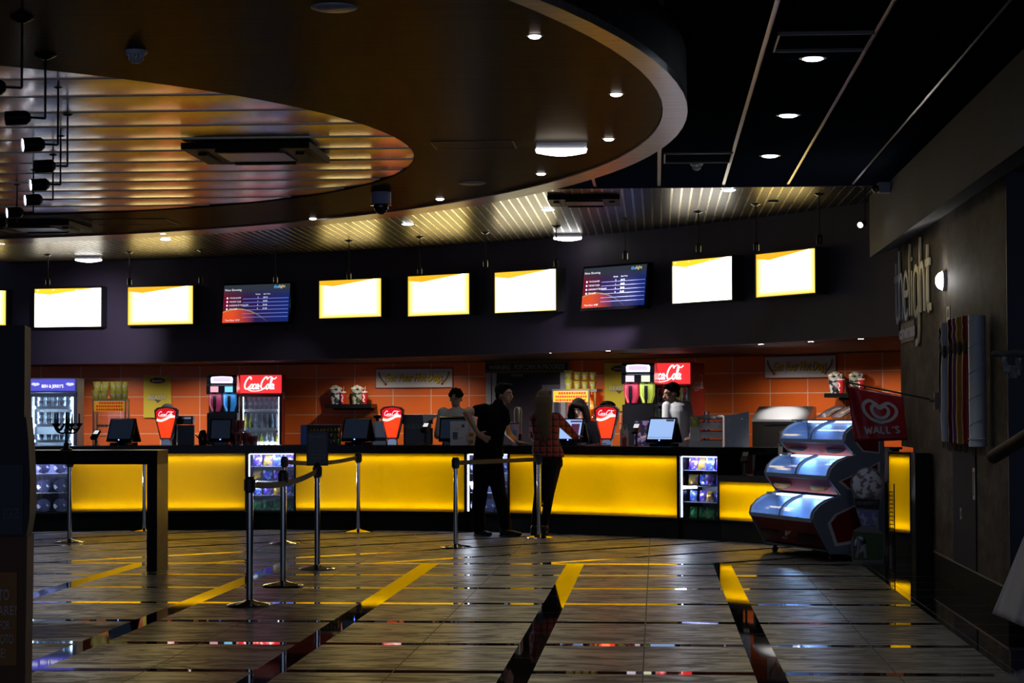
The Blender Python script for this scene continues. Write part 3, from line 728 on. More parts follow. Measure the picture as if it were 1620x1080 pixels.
for (x0, x1, yt, yb, kind, lab) in menus:
    M, w, h = wall_box_frame(x0, x1, yt, yb)
    t = thing('menu_lightbox', lab, 'menu board', M)
    MB().box(-w / 2, w / 2, -0.055, 0.12, -h / 2, h / 2).build('casing', M_BOXS, t)
    f = 0.014; b = MB()
    for q in ((-w / 2, w / 2, h / 2 - f, h / 2), (-w / 2, w / 2, -h / 2, -h / 2 + f), (-w / 2, -w / 2 + f, -h / 2, h / 2), (w / 2 - f, w / 2, -h / 2, h / 2)): b.box(q[0], q[1], -0.070, -0.050, q[2], q[3])
    b.build('frame', M_BOXF, t)
    MB().box(-w / 2 + f, w / 2 - f, -0.060, -0.050, -h / 2 + f, h / 2 - f).build('lit_print', GR[kind], t)
# ---- film screens
def screen_picture():
    m = bpy.data.materials.new('film_screen_picture'); m.use_nodes = True; n, l = nt(m)
    tc = n.new('ShaderNodeTexCoord'); sp = n.new('ShaderNodeSeparateXYZ'); l.new(tc.outputs['Generated'], sp.inputs[0]); X, Z = sp.outputs[0], sp.outputs[2]
    def ramp(f, pts):
        r = n.new('ShaderNodeValToRGB'); e = r.color_ramp.elements
        for i, (p, c) in enumerate(pts):
            q = e[i] if i < 2 else e.new(p); q.position = p; q.color = (*c, 1)
        l.new(f, r.inputs[0]); return r.outputs[0]
    bg = ramp(X, [(0.0, (0.16, 0.004, 0.02)), (1.0, (0.006, 0.022, 0.16)), (0.35, (0.03, 0.010, 0.06))])
    sm = n.new('ShaderNodeMapRange'); sm.interpolation_type = 'SMOOTHSTEP'; l.new(Z, sm.inputs[0]); sm.inputs[1].default_value = 0.62; sm.inputs[2].default_value = 0.95
    bg = mixc(n, l, sm.outputs[0], bg, (0.028, 0.036, 0.050))
    # orange hill with a pale yellow edge
    hx = math_node(n, l, 'SUBTRACT', X, 0.22); hill = math_node(n, l, 'SUBTRACT', 0.36, math_node(n, l, 'MULTIPLY', math_node(n, l, 'MULTIPLY', hx, hx), 1.6))
    hd = math_node(n, l, 'SUBTRACT', hill, Z)
    inn = math_node(n, l, 'GREATER_THAN', hd, 0.0)
    fade = n.new('ShaderNodeMapRange'); l.new(X, fade.inputs[0]); fade.inputs[1].default_value = 0.15; fade.inputs[2].default_value = 0.50; fade.inputs[3].default_value = 0.9; fade.inputs[4].default_value = 0.0
    bg = mixc(n, l, math_node(n, l, 'MULTIPLY', inn, fade.outputs[0]), bg, (0.85, 0.09, 0.02))
    edge = math_node(n, l, 'LESS_THAN', math_node(n, l, 'ABSOLUTE', hd), 0.014)
    ef = n.new('ShaderNodeMapRange'); l.new(X, ef.inputs[0]); ef.inputs[1].default_value = 0.70; ef.inputs[2].default_value = 0.30; ef.inputs[3].default_value = 0.0; ef.inputs[4].default_value = 0.7
    bg = mixc(n, l, math_node(n, l, 'MULTIPLY', edge, ef.outputs[0]), bg, (0.55, 0.50, 0.10))
    b = n['Principled BSDF']; b.inputs['Base Color'].default_value = (0.01, 0.01, 0.01, 1); b.inputs['Roughness'].default_value = 0.2
    l.new(bg, b.inputs['Emission Color']); b.inputs['Emission Strength'].default_value = 1.0; return m
M_SCR = screen_picture(); M_SW = glow('screen_white', (0.85, 0.88, 1.0), 1.1); M_SB = glow('screen_blue_line', (0.20, 0.24, 0.75), 0.9); M_SC = glow('screen_cyan', (0.10, 0.45, 0.95), 1.2); M_SY = glow('screen_yellow', (0.85, 0.75, 0.30), 1.0)
for (x0, x1, yt, yb, roll, lab) in [(355, 464, 448, 515, -0.012, 'left wall screen listing films between two yellow menus'), (927, 1031, 419, 491, -0.02, 'right wall screen listing films between a cream and a white menu')]:
    M, w, h = wall_box_frame(x0, x1, yt, yb)
    t = thing('film_screen', lab, 'screen', M @ Matrix.Rotation(math.radians(-6), 4, 'X'))
    MB().rbox(-w / 2, w / 2, -0.07, 0.02, -h / 2, h / 2, 0.01).build('casing', mat('gloss_black', (0.008, 0.008, 0.010), 0.12), t)
    W, H = w - 0.05, h - 0.06
    p = MB().box(-W / 2, W / 2, -0.072, -0.068, -H / 2 + 0.005, H / 2 + 0.005).build('picture', M_SCR, t)
    X = lambda f: -W / 2 + W * f; Z = lambda f: -H / 2 + 0.005 + H * f
    text(p, 'Now Showing', M_SW, X(0.145), Z(0.865), h=H * 0.07, w=W * 0.25, y=-0.073)
    text(p, 'the', M_SC, X(0.80), Z(0.93), w=W * 0.08, h=H * 0.085, y=-0.073); text(p, 'light', M_SY, X(0.885), Z(0.925), w=W * 0.09, h=H * 0.10, y=-0.073)
    text(p, 'Screen', M_SW, X(0.525), Z(0.745), h=H * 0.035, w=W * 0.07, y=-0.073); text(p, 'Start Time', M_SW, X(0.66), Z(0.745), h=H * 0.035, w=W * 0.10, y=-0.073)
    for i, (a_, sc, tm) in enumerate([('THE EQUALIZER', '2', '20:15'), ('THE RIOT CLUB', '1', '20:30'), ('GUARDIANS OF THE GALAXY', '5', '20:45'), ('THE GUEST', '4', '21:00'), (None, '', ''), (None, '', '')]):
        zz = Z(0.655 - i * 0.098)
        MB().box(X(0.30), X(0.99), -0.0735, -0.071, zz - H * 0.036, zz - H * 0.022).build('rule', M_SB, p)
        if a_:
            ww = W * 0.012 * len(a_) + W * 0.02
            text(p, a_, M_SW, X(0.095) + ww / 2, zz, w=ww, h=H * 0.042, y=-0.0745)
            text(p, sc, M_SW, X(0.53), zz, h=H * 0.042, y=-0.0745); text(p, tm, M_SW, X(0.64), zz, w=W * 0.065, h=H * 0.042, y=-0.0745)
            MB().cyl((X(0.06), -0.0745, zz), (X(0.06), -0.071, zz), H * 0.026, n=12).build('marker', M_SW, p)
    text(p, 'Time Now: 19:29', M_SW, X(0.155), Z(0.065), w=W * 0.22, h=H * 0.04, y=-0.0745)
# ---- wall camera on the beam
M = Matrix.Translation(G(U_B - 0.086, (at(1415, 298, 1).y and 19.1), zof(1415, 300, 19.1))) 
t = thing('security_camera', 'pale boxy security camera on the grey beam near the ceiling', 'camera', M)
MB().rbox(-0.02, 0.085, -0.05, 0.05, -0.05, 0.045, 0.01).build('housing', M_WHITEP, t)
MB().lathe([(0.035, 0), (0.038, 0.03), (0.001, 0.03)], 16).build('bracket', M_WHITEP, t, True)
MB().ball((-0.045, -0.01, -0.01), 0.036, 14, 9).build('lens_dome', mat('smoked_dome', (0.012, 0.012, 0.015), 0.06, spec=0.9), t, True)
# ================================================================== the curved sales counter
CR = C_COUNTER[2]
def ang(x, dr=0): return on_arc(C_COUNTER, x, dr)[1]
def yellow_acrylic():
    m = bpy.data.materials.new('yellow_opal_acrylic'); m.use_nodes = True; n, l = nt(m); n.remove(n['Principled BSDF'])
    t = n.new('ShaderNodeBsdfTranslucent'); t.inputs[0].default_value = (1.0, 0.60, 0.0, 1)
    nz = n.new('ShaderNodeTexNoise'); nz.inputs['Scale'].default_value = 1.5
    tc = n.new('ShaderNodeTexCoord'); l.new(tc.outputs['Object'], nz.inputs['Vector'])
    l.new(mixc(n, l, 0.06, (1.0, 0.745, 0.0), nz.outputs['Color'], 'MULTIPLY'), t.inputs[0])
    g = n.new('ShaderNodeBsdfGlossy'); g.inputs['Roughness'].default_value = 0.15
    mx = n.new('ShaderNodeMixShader'); mx.inputs[0].default_value = 0.03; l.new(t.outputs[0], mx.inputs[1]); l.new(g.outputs[0], mx.inputs[2])
    l.new(mx.outputs[0], n['Material Output'].inputs[0]); return m
M_YEL = yellow_acrylic(); M_INW = mat('white_box_lining', (0.30, 0.30, 0.28), 0.8)
M_CB = mat('black_counter_laminate', (0.005, 0.005, 0.005), 0.25, spec=0.3)
M_KICK = mat('black_plinth', (0.004, 0.004, 0.004), 0.6, spec=0.1)
Z_PB, Z_PT, Z_CT = 0.235, 0.935, 1.035
def lit_unit(x0, x1, zt, lab, dr0=0.0, tubes=1.0):
    a0, a1 = ang(x0), ang(x1)
    a0, a1 = max(a0, a1), min(a0, a1)
    am = (a0 + a1) / 2; ca = C_COUNTER
    t = thing('counter_unit', lab, 'counter', Matrix.Translation((ca[0] + CR * math.cos(am), ca[1] + CR * math.sin(am), 0)), 'backlit yellow counter units')
    IM = t.matrix_world.inverted()
    def B(f, name, m, **k):
        b = MB(); b.M = IM; f(b); return b.build(name, m, t, **k)
    B(lambda b: b.arc(ca, a0, a1, CR + 0.0, CR + 0.008, Z_PB, zt, 16), 'lit_panel', M_YEL)
    def body(b):
        e = 0.012 / CR
        b.arc(ca, a0 + e, a0, CR - 0.004, CR + 0.34, Z_PB - 0.01, zt + 0.02, 1); b.arc(ca, a1, a1 - e, CR - 0.004, CR + 0.34, Z_PB - 0.01, zt + 0.02, 1)
        b.arc(ca, a0, a1, CR - 0.004, CR + 0.34, zt, zt + 0.02, 16)
        b.arc(ca, a0, a1, CR - 0.004, CR + 0.34, Z_PB - 0.02, Z_PB, 16)
    B(body, 'carcass', M_CB)
    B(lambda b: b.arc(ca, a0, a1, CR + 0.22, CR + 0.23, Z_PB, zt, 16), 'reflector', M_INW)
    B(lambda b: b.arc(ca, a0, a1, CR + 0.02, CR + 0.12, 0.0, Z_PB - 0.02, 16), 'plinth', M_KICK)
    L = abs(a0 - a1) * CR
    nseg = max(1, round(L / 0.7))
    for k in range(nseg):
        a = a0 + (a1 - a0) * (k + 0.5) / nseg
        for zz, dz in ((zt - 0.035, -1), (Z_PB + 0.035, 1)):
            d = bpy.data.lights.new('strip_light', 'AREA'); d.shape = 'RECTANGLE'; d.size = L / nseg * 0.98; d.size_y = 0.03
            d.energy = 3.3 * L / nseg * (1.25 if dz > 0 else 1.0) * tubes; d.color = (1, 0.93, 0.80)
            lo = bpy.data.objects.new('strip_light', d); COL.objects.link(lo)
            r = CR + 0.050; lo.location = (ca[0] + r * math.cos(a), ca[1] + r * math.sin(a), zz)
            v = Vector((-math.cos(a) * 1.0, -math.sin(a) * 1.0, dz * 5.0))
            lo.rotation_euler = v.to_track_quat('-Z', 'Z').to_euler()
            # keep the long side along the panel
            q = v.normalized(); tx = Vector((-math.sin(a), math.cos(a), 0)); zz_ = -q; ty = zz_.cross(tx).normalized()
            lo.matrix_world = Matrix(((tx.x, ty.x, zz_.x, lo.location.x), (tx.y, ty.y, zz_.y, lo.location.y), (tx.z, ty.z, zz_.z, lo.location.z), (0, 0, 0, 1)))
    return t
lit_unit(113, 388, Z_PT, 'backlit yellow counter unit behind the black high table')
lit_unit(468, 734, Z_PT, 'backlit yellow counter unit behind the black menu sign')
lit_unit(806, 1070, Z_PT, 'backlit yellow counter unit behind the long-haired woman')
lit_unit(1137, 1250, 0.66, 'low backlit yellow counter unit left of the ice cream freezer')
# display niches
def shade_case(x0, x1, lab, shelves, kind):
    a0, a1 = ang(x0), ang(x1); am = (a0 + a1) / 2; ca = C_COUNTER; w = abs(a0 - a1) * CR
    M = Matrix.Translation((ca[0] + CR * math.cos(am), ca[1] + CR * math.sin(am), 0)) @ Matrix.Rotation(am - PI / 2, 4, 'Z')
    t = thing('display_case', lab, 'display case', M)
    h = w / 2; b = MB()
    b.box(-h, -h + 0.015, -0.004, 0.42, 0.215, 0.955); b.box(h - 0.015, h, -0.004, 0.42, 0.215, 0.955); b.box(-h, h, -0.004, 0.42, Z_PT, 0.955); b.box(-h, h, -0.004, 0.42, 0.215, Z_PB)
    b.build('carcass', M_CB, t)
    MB().box(-h + 0.015, h - 0.015, 0.40, 0.41, Z_PB, Z_PT).build('back_panel', mat('case_back', (0.16, 0.18, 0.30), 0.25), t)
    MB().box(-h, h, 0.03, 0.12, 0, 0.215).build('plinth', M_KICK, t)
    for z in shelves: MB().box(-h + 0.016, h - 0.016, 0.02, 0.39, z - 0.006, z).build('shelf', mat('pale_shelf', (0.30, 0.33, 0.42), 0.3), t)
    MB().box(-h + 0.015, h - 0.015, 0.004, 0.009, Z_PB, Z_PT).build('glass_front', glass(), t)
    for s, c in ((-1, 'left'),):
        MB().box(-h + 0.017, -h + 0.030, 0.02, 0.035, Z_PB + 0.01, Z_PT - 0.01).build('light_tube', glow('case_tube', (0.62, 0.76, 1.0), 4), t)
    MB().box(-h + 0.03, h - 0.03, 0.02, 0.035, Z_PT - 0.014, Z_PT - 0.002).build('light_tube', glow('case_tube_top', (0.45, 0.5, 1.0), 5), t)
    lamp('case_light', 'AREA', M @ Vector((0, 0.05, Z_PT - 0.02)), 5.0 if kind == 'bag' else 11.0, (0.55, 0.6, 1.0), target=M @ Vector((0, 0.30, 0.3)), size=w * 0.8, size_y=0.03)
    lamp('case_light', 'AREA', M @ Vector((-h + 0.03, 0.05, 0.58)), 5.0 if kind == 'bag' else 12.0, (0.7, 0.8, 1.0), target=M @ Vector((h, 0.2, 0.58)), size=0.5, size_y=0.03)
    return t, M, h
def bag_mesh(w, h, d):
    b = MB()
    def fn(sgn):
        def f(u, v):
            x = (u - 0.5) * w * (1 - 0.06 * math.sin(v * PI)); z = v * h
            p = math.sin(PI * u) ** 0.7 * math.sin(PI * v) ** 0.6
            return (x, sgn * d / 2 * p + 0.004 * math.sin(9 * u + 5 * v) * p, z)
        return f
    b.grid(fn(-1), 10, 10); b.grid(fn(1), 10, 10); return b
def bag_mat(name, c, c2, em=0):
    if name in MATS: return MATS[name]
    m = bpy.data.materials.new(name); m.use_nodes = True; n, l = nt(m)
    tc = n.new('ShaderNodeTexCoord'); vo = n.new('ShaderNodeTexNoise'); vo.inputs['Scale'].default_value = 14; vo.inputs['Detail'].default_value = 2; l.new(tc.outputs['Object'], vo.inputs['Vector'])
    r = n.new('ShaderNodeValToRGB'); r.color_ramp.elements[0].position = 0.50; r.color_ramp.elements[1].position = 0.56; r.color_ramp.elements[0].color = (*c, 1); r.color_ramp.elements[1].color = (*c2, 1)
    l.new(vo.outputs[0], r.inputs[0]); b = n['Principled BSDF']; l.new(r.outputs[0], b.inputs['Base Color']); b.inputs['Roughness'].default_value = 0.22; b.inputs['Metallic'].default_value = 0.3
    MATS[name] = m; return m
BAGS = [bag_mat('violet_foil', (0.12, 0.06, 0.55), (0.60, 0.55, 0.95)), bag_mat('blue_foil', (0.06, 0.10, 0.60), (0.5, 0.65, 1.0)), bag_mat('gold_foil', (0.45, 0.30, 0.05), (0.20, 0.10, 0.45)), bag_mat('green_foil', (0.03, 0.35, 0.10), (0.35, 0.8, 0.5)), bag_mat('pale_pink_wrap', (0.72, 0.55, 0.68), (0.85, 0.82, 0.86))]
_bag = {}
def put_bag(k, M, lab, grp, w=0.13, h=0.15):
    key = (k, w, h)
    if key not in _bag:
        o = bag_mesh(w, h, 0.06).build('snack_bag', BAGS[k], smooth=True); o.matrix_world = M; _bag[key] = o
    else:
        o = _bag[key].copy(); COL.objects.link(o); o.matrix_world = M
    return tag(o, lab, 'snack bag', grp)
def pot(M, lab, grp):
    """clear round tub with a dark printed lid seen on edge, standing on its rim"""
    k = 'pot'
    if k not in _bag:
        o = MB().lathe([(0.001, 0), (0.062, 0), (0.078, 0.085), (0.080, 0.088), (0.080, 0.098), (0.001, 0.100)], 22).build('sweet_tub', bag_mat('tub_print', (0.05, 0.06, 0.14), (0.65, 0.7, 0.85)), smooth=True)
        o.matrix_world = M; _bag[k] = o
    else:
        o = _bag[k].copy(); COL.objects.link(o); o.matrix_world = M
    return tag(o, lab, 'sweet tub', grp)
SH = [0.775, 0.60, 0.42]
for (x0, x1, nm, kind) in [(391, 467, 'left', 'bag'), (1072, 1135, 'right', 'bag'), (736, 804, 'middle', 'pot'), (28, 112, 'far left', 'pot')]:
    where = {'left': 'left snack case, behind the posts', 'right': 'right snack case, left of the low counter', 'middle': 'case behind the two customers', 'far left': 'case left of the high table'}[nm]
    t, M, h = shade_case(x0, x1, {'left': 'glass fronted lit snack case in the counter behind the barrier posts', 'right': 'glass fronted lit snack case at the right before the low counter', 'middle': 'glass fronted lit case in the counter behind the two customers', 'far left': 'glass fronted lit case at the left end of the counter'}[nm], SH if kind == 'bag' else [0.70, 0.47], kind)
    if kind == 'bag':
        for r, z in enumerate([0.775, 0.60, 0.42, 0.236]):
            row = ['top', 'second', 'third', 'bottom'][r]
            for i in range(4):
                k = [0, 2, 1, 0][(i + r) % 4] if r < 3 else 3
                if r == 2: k = (i * 2 + 1) % 3
                xx = -h + 0.10 + i * (2 * h - 0.16) / 3.4
                Mb = M @ Matrix.Translation((xx, 0.13 + 0.02 * (i % 2), z)) @ Matrix.Rotation(math.radians(R_.uniform(-14, 14)), 4, 'Z') @ Matrix.Rotation(math.radians(-8), 4, 'X')
                put_bag(k, Mb, 'snack bag on the %s shelf of the %s' % (row, where), 'bags on the %s shelf of the %s snack case' % (row, nm), 0.125, 0.125 if r else 0.14)
    else:
        for r, z in enumerate([0.70, 0.47, 0.236]):
            row = ['top', 'middle', 'bottom'][r]
            for i in range(3):
                xx = -h + 0.115 + i * (2 * h - 0.23) / 2
                Mb = M @ Matrix.Translation((xx, 0.16, z + 0.082)) @ Matrix.Rotation(PI / 2, 4, 'X')
                pot(Mb, 'round printed tub on the %s shelf of the %s' % (row, where), 'tubs on the %s shelf of the %s case' % (row, nm))
# worktops
aL, aR = ang(0), ang(1136)
b = MB(); b.arc(C_COUNTER, aL, aR, CR - 0.05, CR + 0.62, 0.955, Z_CT, 60)
b.arc(C_COUNTER, ang(1136), ang(1188), CR + 0.22, CR + 0.62, 0.955, Z_CT, 8)
tag(b.build('worktop', M_CB), 'long curved black worktop over the yellow counter units', 'worktop')
b = MB(); b.arc(C_COUNTER, ang(1138), ang(1236), CR - 0.03, CR + 0.62, 0.68, 0.73, 16)
tag(b.build('worktop', M_CB), 'low black worktop left of the ice cream freezer', 'worktop')
# black unit that closes the high worktop and the low counter's back
b = MB(); b.arc(C_COUNTER, ang(1190), ang(1330), CR + 0.66, CR + 0.76, 0.0, 1.03, 16); b.arc(C_COUNTER, ang(1190), ang(1330), CR + 0.63, CR + 0.80, 1.03, 1.055, 16)
tag(b.build('back_shelf', M_CB), 'raised black back shelf behind the low counter', 'shelf')
# right end unit with the upright yellow panel
lit_unit(1405, 1438, 1.005, 'narrow upright backlit yellow counter unit at the right end', tubes=1.0)
a0 = ang(1438); b = MB(); gbox(b, 2.27, 2.405, 18.6, 18.9, 0.0, 1.06)
tag(b.build('counter_end', M_CB), 'black upright counter end right of the upright yellow panel', 'counter')
# back counter along the tiled wall: dark, mostly hidden
b = MB(); [b.arc(C_WALL, on_arc(C_WALL, xa)[1], on_arc(C_WALL, xb)[1], C_WALL[2] - 0.75, C_WALL[2] - 0.02, 0, 0.90, 20) for xa, xb in ((110, 368), (458, 766))]
tag(b.build('back_counter', M_CB), 'dark back counter along the orange wall, left of the doorway', 'counter')
b = MB(); [b.arc(C_WALL, on_arc(C_WALL, xa)[1], on_arc(C_WALL, xb)[1], C_WALL[2] - 0.75, C_WALL[2] - 0.02, 0, 0.90, 20) for xa, xb in ((910, 1000), (1120, 1425))]
tag(b.build('back_counter', M_CB), 'dark back counter along the orange wall, right of the doorway', 'counter')

# ================================================================== wall things: posters, signs, shelves
def wall_M(x, y, dr=-0.02):
    p, a = on_arc(C_WALL, x, dr); z = zof(x, y, p.y)
    return Matrix.Translation((p.x, p.y, z)) @ Matrix.Rotation(a - PI / 2, 4, 'Z'), p.y
for (x, y, w, h, lab) in [(249, 627, 0.42, 0.64, 'yellow poster with a brown oval badge, left of the first slush machine'), (979, 612, 0.46, 0.68, 'yellow poster with a brown oval badge, partly behind the second slush machine')]:
    M, D = wall_M(x, y)
    t = thing('poster', lab, 'poster', M)
    MB().box(-w / 2, w / 2, -0.004, 0.004, -h / 2, h / 2).build('sheet', mat('yellow_poster_paper', (0.62, 0.50, 0.03), 0.55), t)
    MB().lathe([(0.001, 0), (0.12, 0), (0.12, 0.006), (0.001, 0.006)], 28).build('badge', mat('brown_badge', (0.05, 0.02, 0.02), 0.5), t, M=M @ Matrix.Translation((0, -0.004, h / 2 - 0.08)) @ Matrix.Rotation(PI / 2, 4, 'X') @ Matrix.Scale(0.36, 4, (0, 1, 0)))
    text(t, 'Butterkist', mat('poster_white', (0.8, 0.8, 0.75), 0.5), 0, h / 2 - 0.08, w=0.15, h=0.04, y=-0.012)
    text(t, 'GETTING', mat('poster_grey', (0.35, 0.33, 0.20), 0.5), 0, 0.03, w=0.20, h=0.03, y=-0.006)
    text(t, 'READY', mat('poster_brown', (0.12, 0.10, 0.06), 0.5), 0.004, -0.024, w=0.29, h=0.062, y=-0.006, bold=0.03)
    text(t, 'READY', mat('poster_white', (0.8, 0.8, 0.75), 0.5), 0, -0.02, w=0.28, h=0.055, y=-0.009)
    MB().prism([(-0.05, -0.05), (0.06, -0.05), (0.01, -0.10)], -0.007, -0.004, 'Y').build('tail', mat('poster_brown', (0.12, 0.10, 0.06), 0.5), t)
def hotdog(b, s):
    pass
for (x, y, w, h, lab) in [(655, 598, 1.20, 0.27, 'white sign reading get your hot dogs, left of the dark doorway'), (1266, 580, 1.13, 0.28, 'white sign reading get your hot dogs, at the right above the warming cabinet')]:
    M, D = wall_M(x, y)
    t = thing('hot_dog_sign', lab, 'sign', M)
    MB().box(-w / 2 - 0.012, w / 2 + 0.012, -0.008, 0.008, -h / 2 - 0.012, h / 2 + 0.012).build('edge', mat('dark_red_edge', (0.25, 0.02, 0.02), 0.5), t)
    MB().box(-w / 2, w / 2, -0.012, 0.0, -h / 2, h / 2).build('sheet', mat('white_sign', (0.62, 0.60, 0.62), 0.5), t)
    text(t, 'Get Your Hot Dogs', mat('script_shadow', (0.22, 0.14, 0.02), 0.5), 0.006, -0.008, w=w * 0.765, h=h * 0.60, y=-0.013, shear=0.25, bold=0.045)
    text(t, 'Get Your Hot Dogs', mat('script_yellow', (0.85, 0.62, 0.02), 0.5), 0, 0, w=w * 0.75, h=h * 0.56, y=-0.016, shear=0.25, bold=0.015)
    for s in (-1, 1):
        b = MB(); P = [(s * (w * 0.47 - 0.10 * q * q), h * 0.30 - h * 0.62 * q) for q in [0, .25, .5, .75, 1.0]]
        b.strokes([P], 0.055, 0.003, -0.012); b.build('bun', mat('bun_cream', (0.60, 0.55, 0.35), 0.6), t)
        b = MB(); b.strokes([[(p_[0] - s * 0.015, p_[1] + 0.012) for p_ in P]], 0.022, 0.003, -0.015); b.build('sausage', mat('sausage_brown', (0.20, 0.06, 0.03), 0.5), t)
        MB().ball((P[-1][0] - s * 0.02, -0.016, P[-1][1]), 0.02, 10, 6).build('ketchup_tip', mat('ketchup_red', (0.45, 0.03, 0.02), 0.4), t)

M_CUPRED = mat('red_paper_cup', (0.55, 0.015, 0.02), 0.4); M_CUPW = mat('white_lid', (0.75, 0.75, 0.75), 0.4)
def soda_cup(M, lab, grp=None, s=1.0):
    t = thing('soda_cup', lab, 'cup', M, grp)
    MB().lathe([(0.001, 0), (0.030 * s, 0), (0.045 * s, 0.17 * s), (0.001, 0.17 * s)], 18).build('cup', M_CUPRED, t, True)
    MB().lathe([(0.047 * s, 0.168 * s), (0.049 * s, 0.178 * s), (0.040 * s, 0.186 * s), (0.001, 0.186 * s)], 18).build('lid', M_CUPW, t, True)
    MB().tube([(0.004, 0, 0.18 * s), (0.012, 0, 0.26 * s)], 0.004, 6).build('straw', M_CUPW, t)
    b = MB(); b.strokes([[(-0.012, 0.14 * s), (0.012, 0.10 * s), (-0.008, 0.06 * s), (0.012, 0.03 * s)]], 0.014, 0.002, -0.044 * s); b.build('wave_print', M_CUPW, t)
    return t
def popcorn_tub(M, lab, grp=None, dark=True):
    t = thing('popcorn_tub', lab, 'popcorn tub', M, grp)
    m = bag_mat('black_white_tub_print' if dark else 'green_white_tub_print', (0.70, 0.70, 0.72) if dark else (0.55, 0.58, 0.5), (0.03, 0.04, 0.06) if dark else (0.05, 0.07, 0.03))
    MB().lathe([(0.001, 0), (0.072, 0), (0.098, 0.215), (0.100, 0.22), (0.096, 0.22), (0.001, 0.21)], 22).build('tub', m, t, True)
    b = MB(); rr = random.Random(3)
    for i in range(60):
        a = rr.uniform(0, 2 * PI); r = 0.085 * math.sqrt(rr.random()); b.ball((r * math.cos(a), r * math.sin(a), 0.222 + 0.055 * (1 - (r / 0.09) ** 2) * rr.uniform(0.5, 1)), rr.uniform(0.012, 0.018), 6, 4)
    o = b.build('popcorn', mat('popcorn_cream', (0.80, 0.74, 0.60), 0.8), t, True); o['kind'] = 'stuff'
    return t
for (x, y, w, lab, side) in [(555, 642, 0.72, 'black wall shelf holding popcorn tubs and red cups, left of the sign', 'left'), (1345, 625, 0.62, 'black wall shelf holding popcorn tubs and red cups, behind the red flag', 'right')]:
    M, D = wall_M(x, y, -0.15); zt = 0.028
    t = thing('wall_shelf', lab, 'shelf', M)
    MB().box(-w / 2, w / 2, -0.15, 0.14, -0.03, zt).build('board', M_CB, t)
    MB().box(-w / 2 + 0.05, w / 2 - 0.05, 0.10, 0.14, -0.06, -0.03).build('bracket', M_CB, t)
    offs = [(-0.23, -0.02, 'tub', 1), (-0.10, -0.07, 'cup', 0), (0.10, 0.0, 'tub', 0), (0.235, -0.07, 'cup', 0)]
    for i, (dx, dy, k, dk) in enumerate(offs):
        Mi = M @ Matrix.Translation((dx * (w / 0.72) ** 0.3, dy, zt))
        if k == 'tub': popcorn_tub(Mi, '%s popcorn tub heaped full on the %s wall shelf' % (('black and white', 'green and white')[0 if dk else 1], side), None, bool(dk))
        else: soda_cup(Mi, 'red cup with a white lid at the %s of the %s wall shelf' % (('left', 'right')[i > 1], side))

# ================================================================== machines along the back
def script_logo(name, parent, m, cx, cz, w, h, y, M=None):
    """two-word flowing script: C o c a - C o l a, drawn as pen strokes"""
    S = lambda pts, sx, dx: [(sx * px + dx, pz) for px, pz in pts]
    big_c = [(1.25, 1.55), (1.15, 1.9), (0.75, 1.9), (0.30, 1.35), (0.15, 0.6), (0.45, 0.10), (0.95, 0.20), (1.30, 0.55)]
    o_ = [(0.28, 0.85), (0.05, 0.6), (0.08, 0.15), (0.30, 0.08), (0.50, 0.35), (0.48, 0.75), (0.28, 0.85)]
    c_ = [(0.48, 0.70), (0.30, 0.85), (0.06, 0.6), (0.10, 0.15), (0.32, 0.08), (0.55, 0.30)]
    a_ = [(0.48, 0.75), (0.25, 0.85), (0.05, 0.5), (0.12, 0.12), (0.30, 0.15), (0.48, 0.50), (0.52, 0.80), (0.48, 0.2), (0.62, 0.1), (0.75, 0.25)]
    l_ = [(0.05, 0.5), (0.35, 1.1), (0.42, 1.7), (0.30, 1.85), (0.18, 1.5), (0.15, 0.5), (0.25, 0.12), (0.42, 0.25)]
    L = [(S(big_c, 1, 0), 0.24), (S(o_, 1, 1.25), 0.19), (S(c_, 1, 1.85), 0.19), (S(a_, 1, 2.45), 0.19), ([(3.15, 0.5), (3.45, 0.6)], 0.14),
         (S(big_c, 1, 3.35), 0.24), (S(o_, 1, 4.60), 0.19), (S(l_, 1, 5.15), 0.18), (S(a_, 1, 5.55), 0.19),
         ([(0.85, 0.05), (1.6, -0.22), (2.8, -0.25), (3.9, -0.05)], 0.13), ([(4.5, 1.65), (5.2, 2.0), (5.9, 1.65), (6.4, 1.95)], 0.16)]
    b = MB()
    if M is not None: b.M = M
    k = w / 6.5; kz = h / 2.3
    out = []
    for pts, ww in L: out.append(([((px - 3.2 + 0.22 * (pz - 0.9)) * k + cx, (pz - 0.85) * kz + cz) for px, pz in pts], ww * (k + kz) / 2))
    b.strokes(out, 0.1, 0.0015, y); return b.build(name, m, parent)
M_COKEW = glow('logo_white_lit', (1.0, 0.92, 0.92), 1.6)
def bottle_proto(name, col, cap, h=0.22, r=0.032, rough=0.1, glowy=0.0):
    b = MB(); b.lathe([(0.001, 0), (r, 0), (r, h * 0.30), (r * 0.92, h * 0.42), (r, h * 0.58), (r * 0.5, h * 0.80), (r * 0.38, h * 0.93), (0.001, h * 0.93)], 12)
    b.mk(1).lathe([(r * 1.01, h * 0.32), (r * 1.01, h * 0.55), (r * 1.0, h * 0.55)], 12); b.mk(2).lathe([(r * 0.42, h * 0.92), (r * 0.42, h), (0.001, h)], 10)
    return b, [mat(name + '_body', col, rough, spec=0.7), mat(name + '_label', cap, 0.5), mat('bottle_cap_white', (0.8, 0.8, 0.85), 0.4)]
_bp = {}
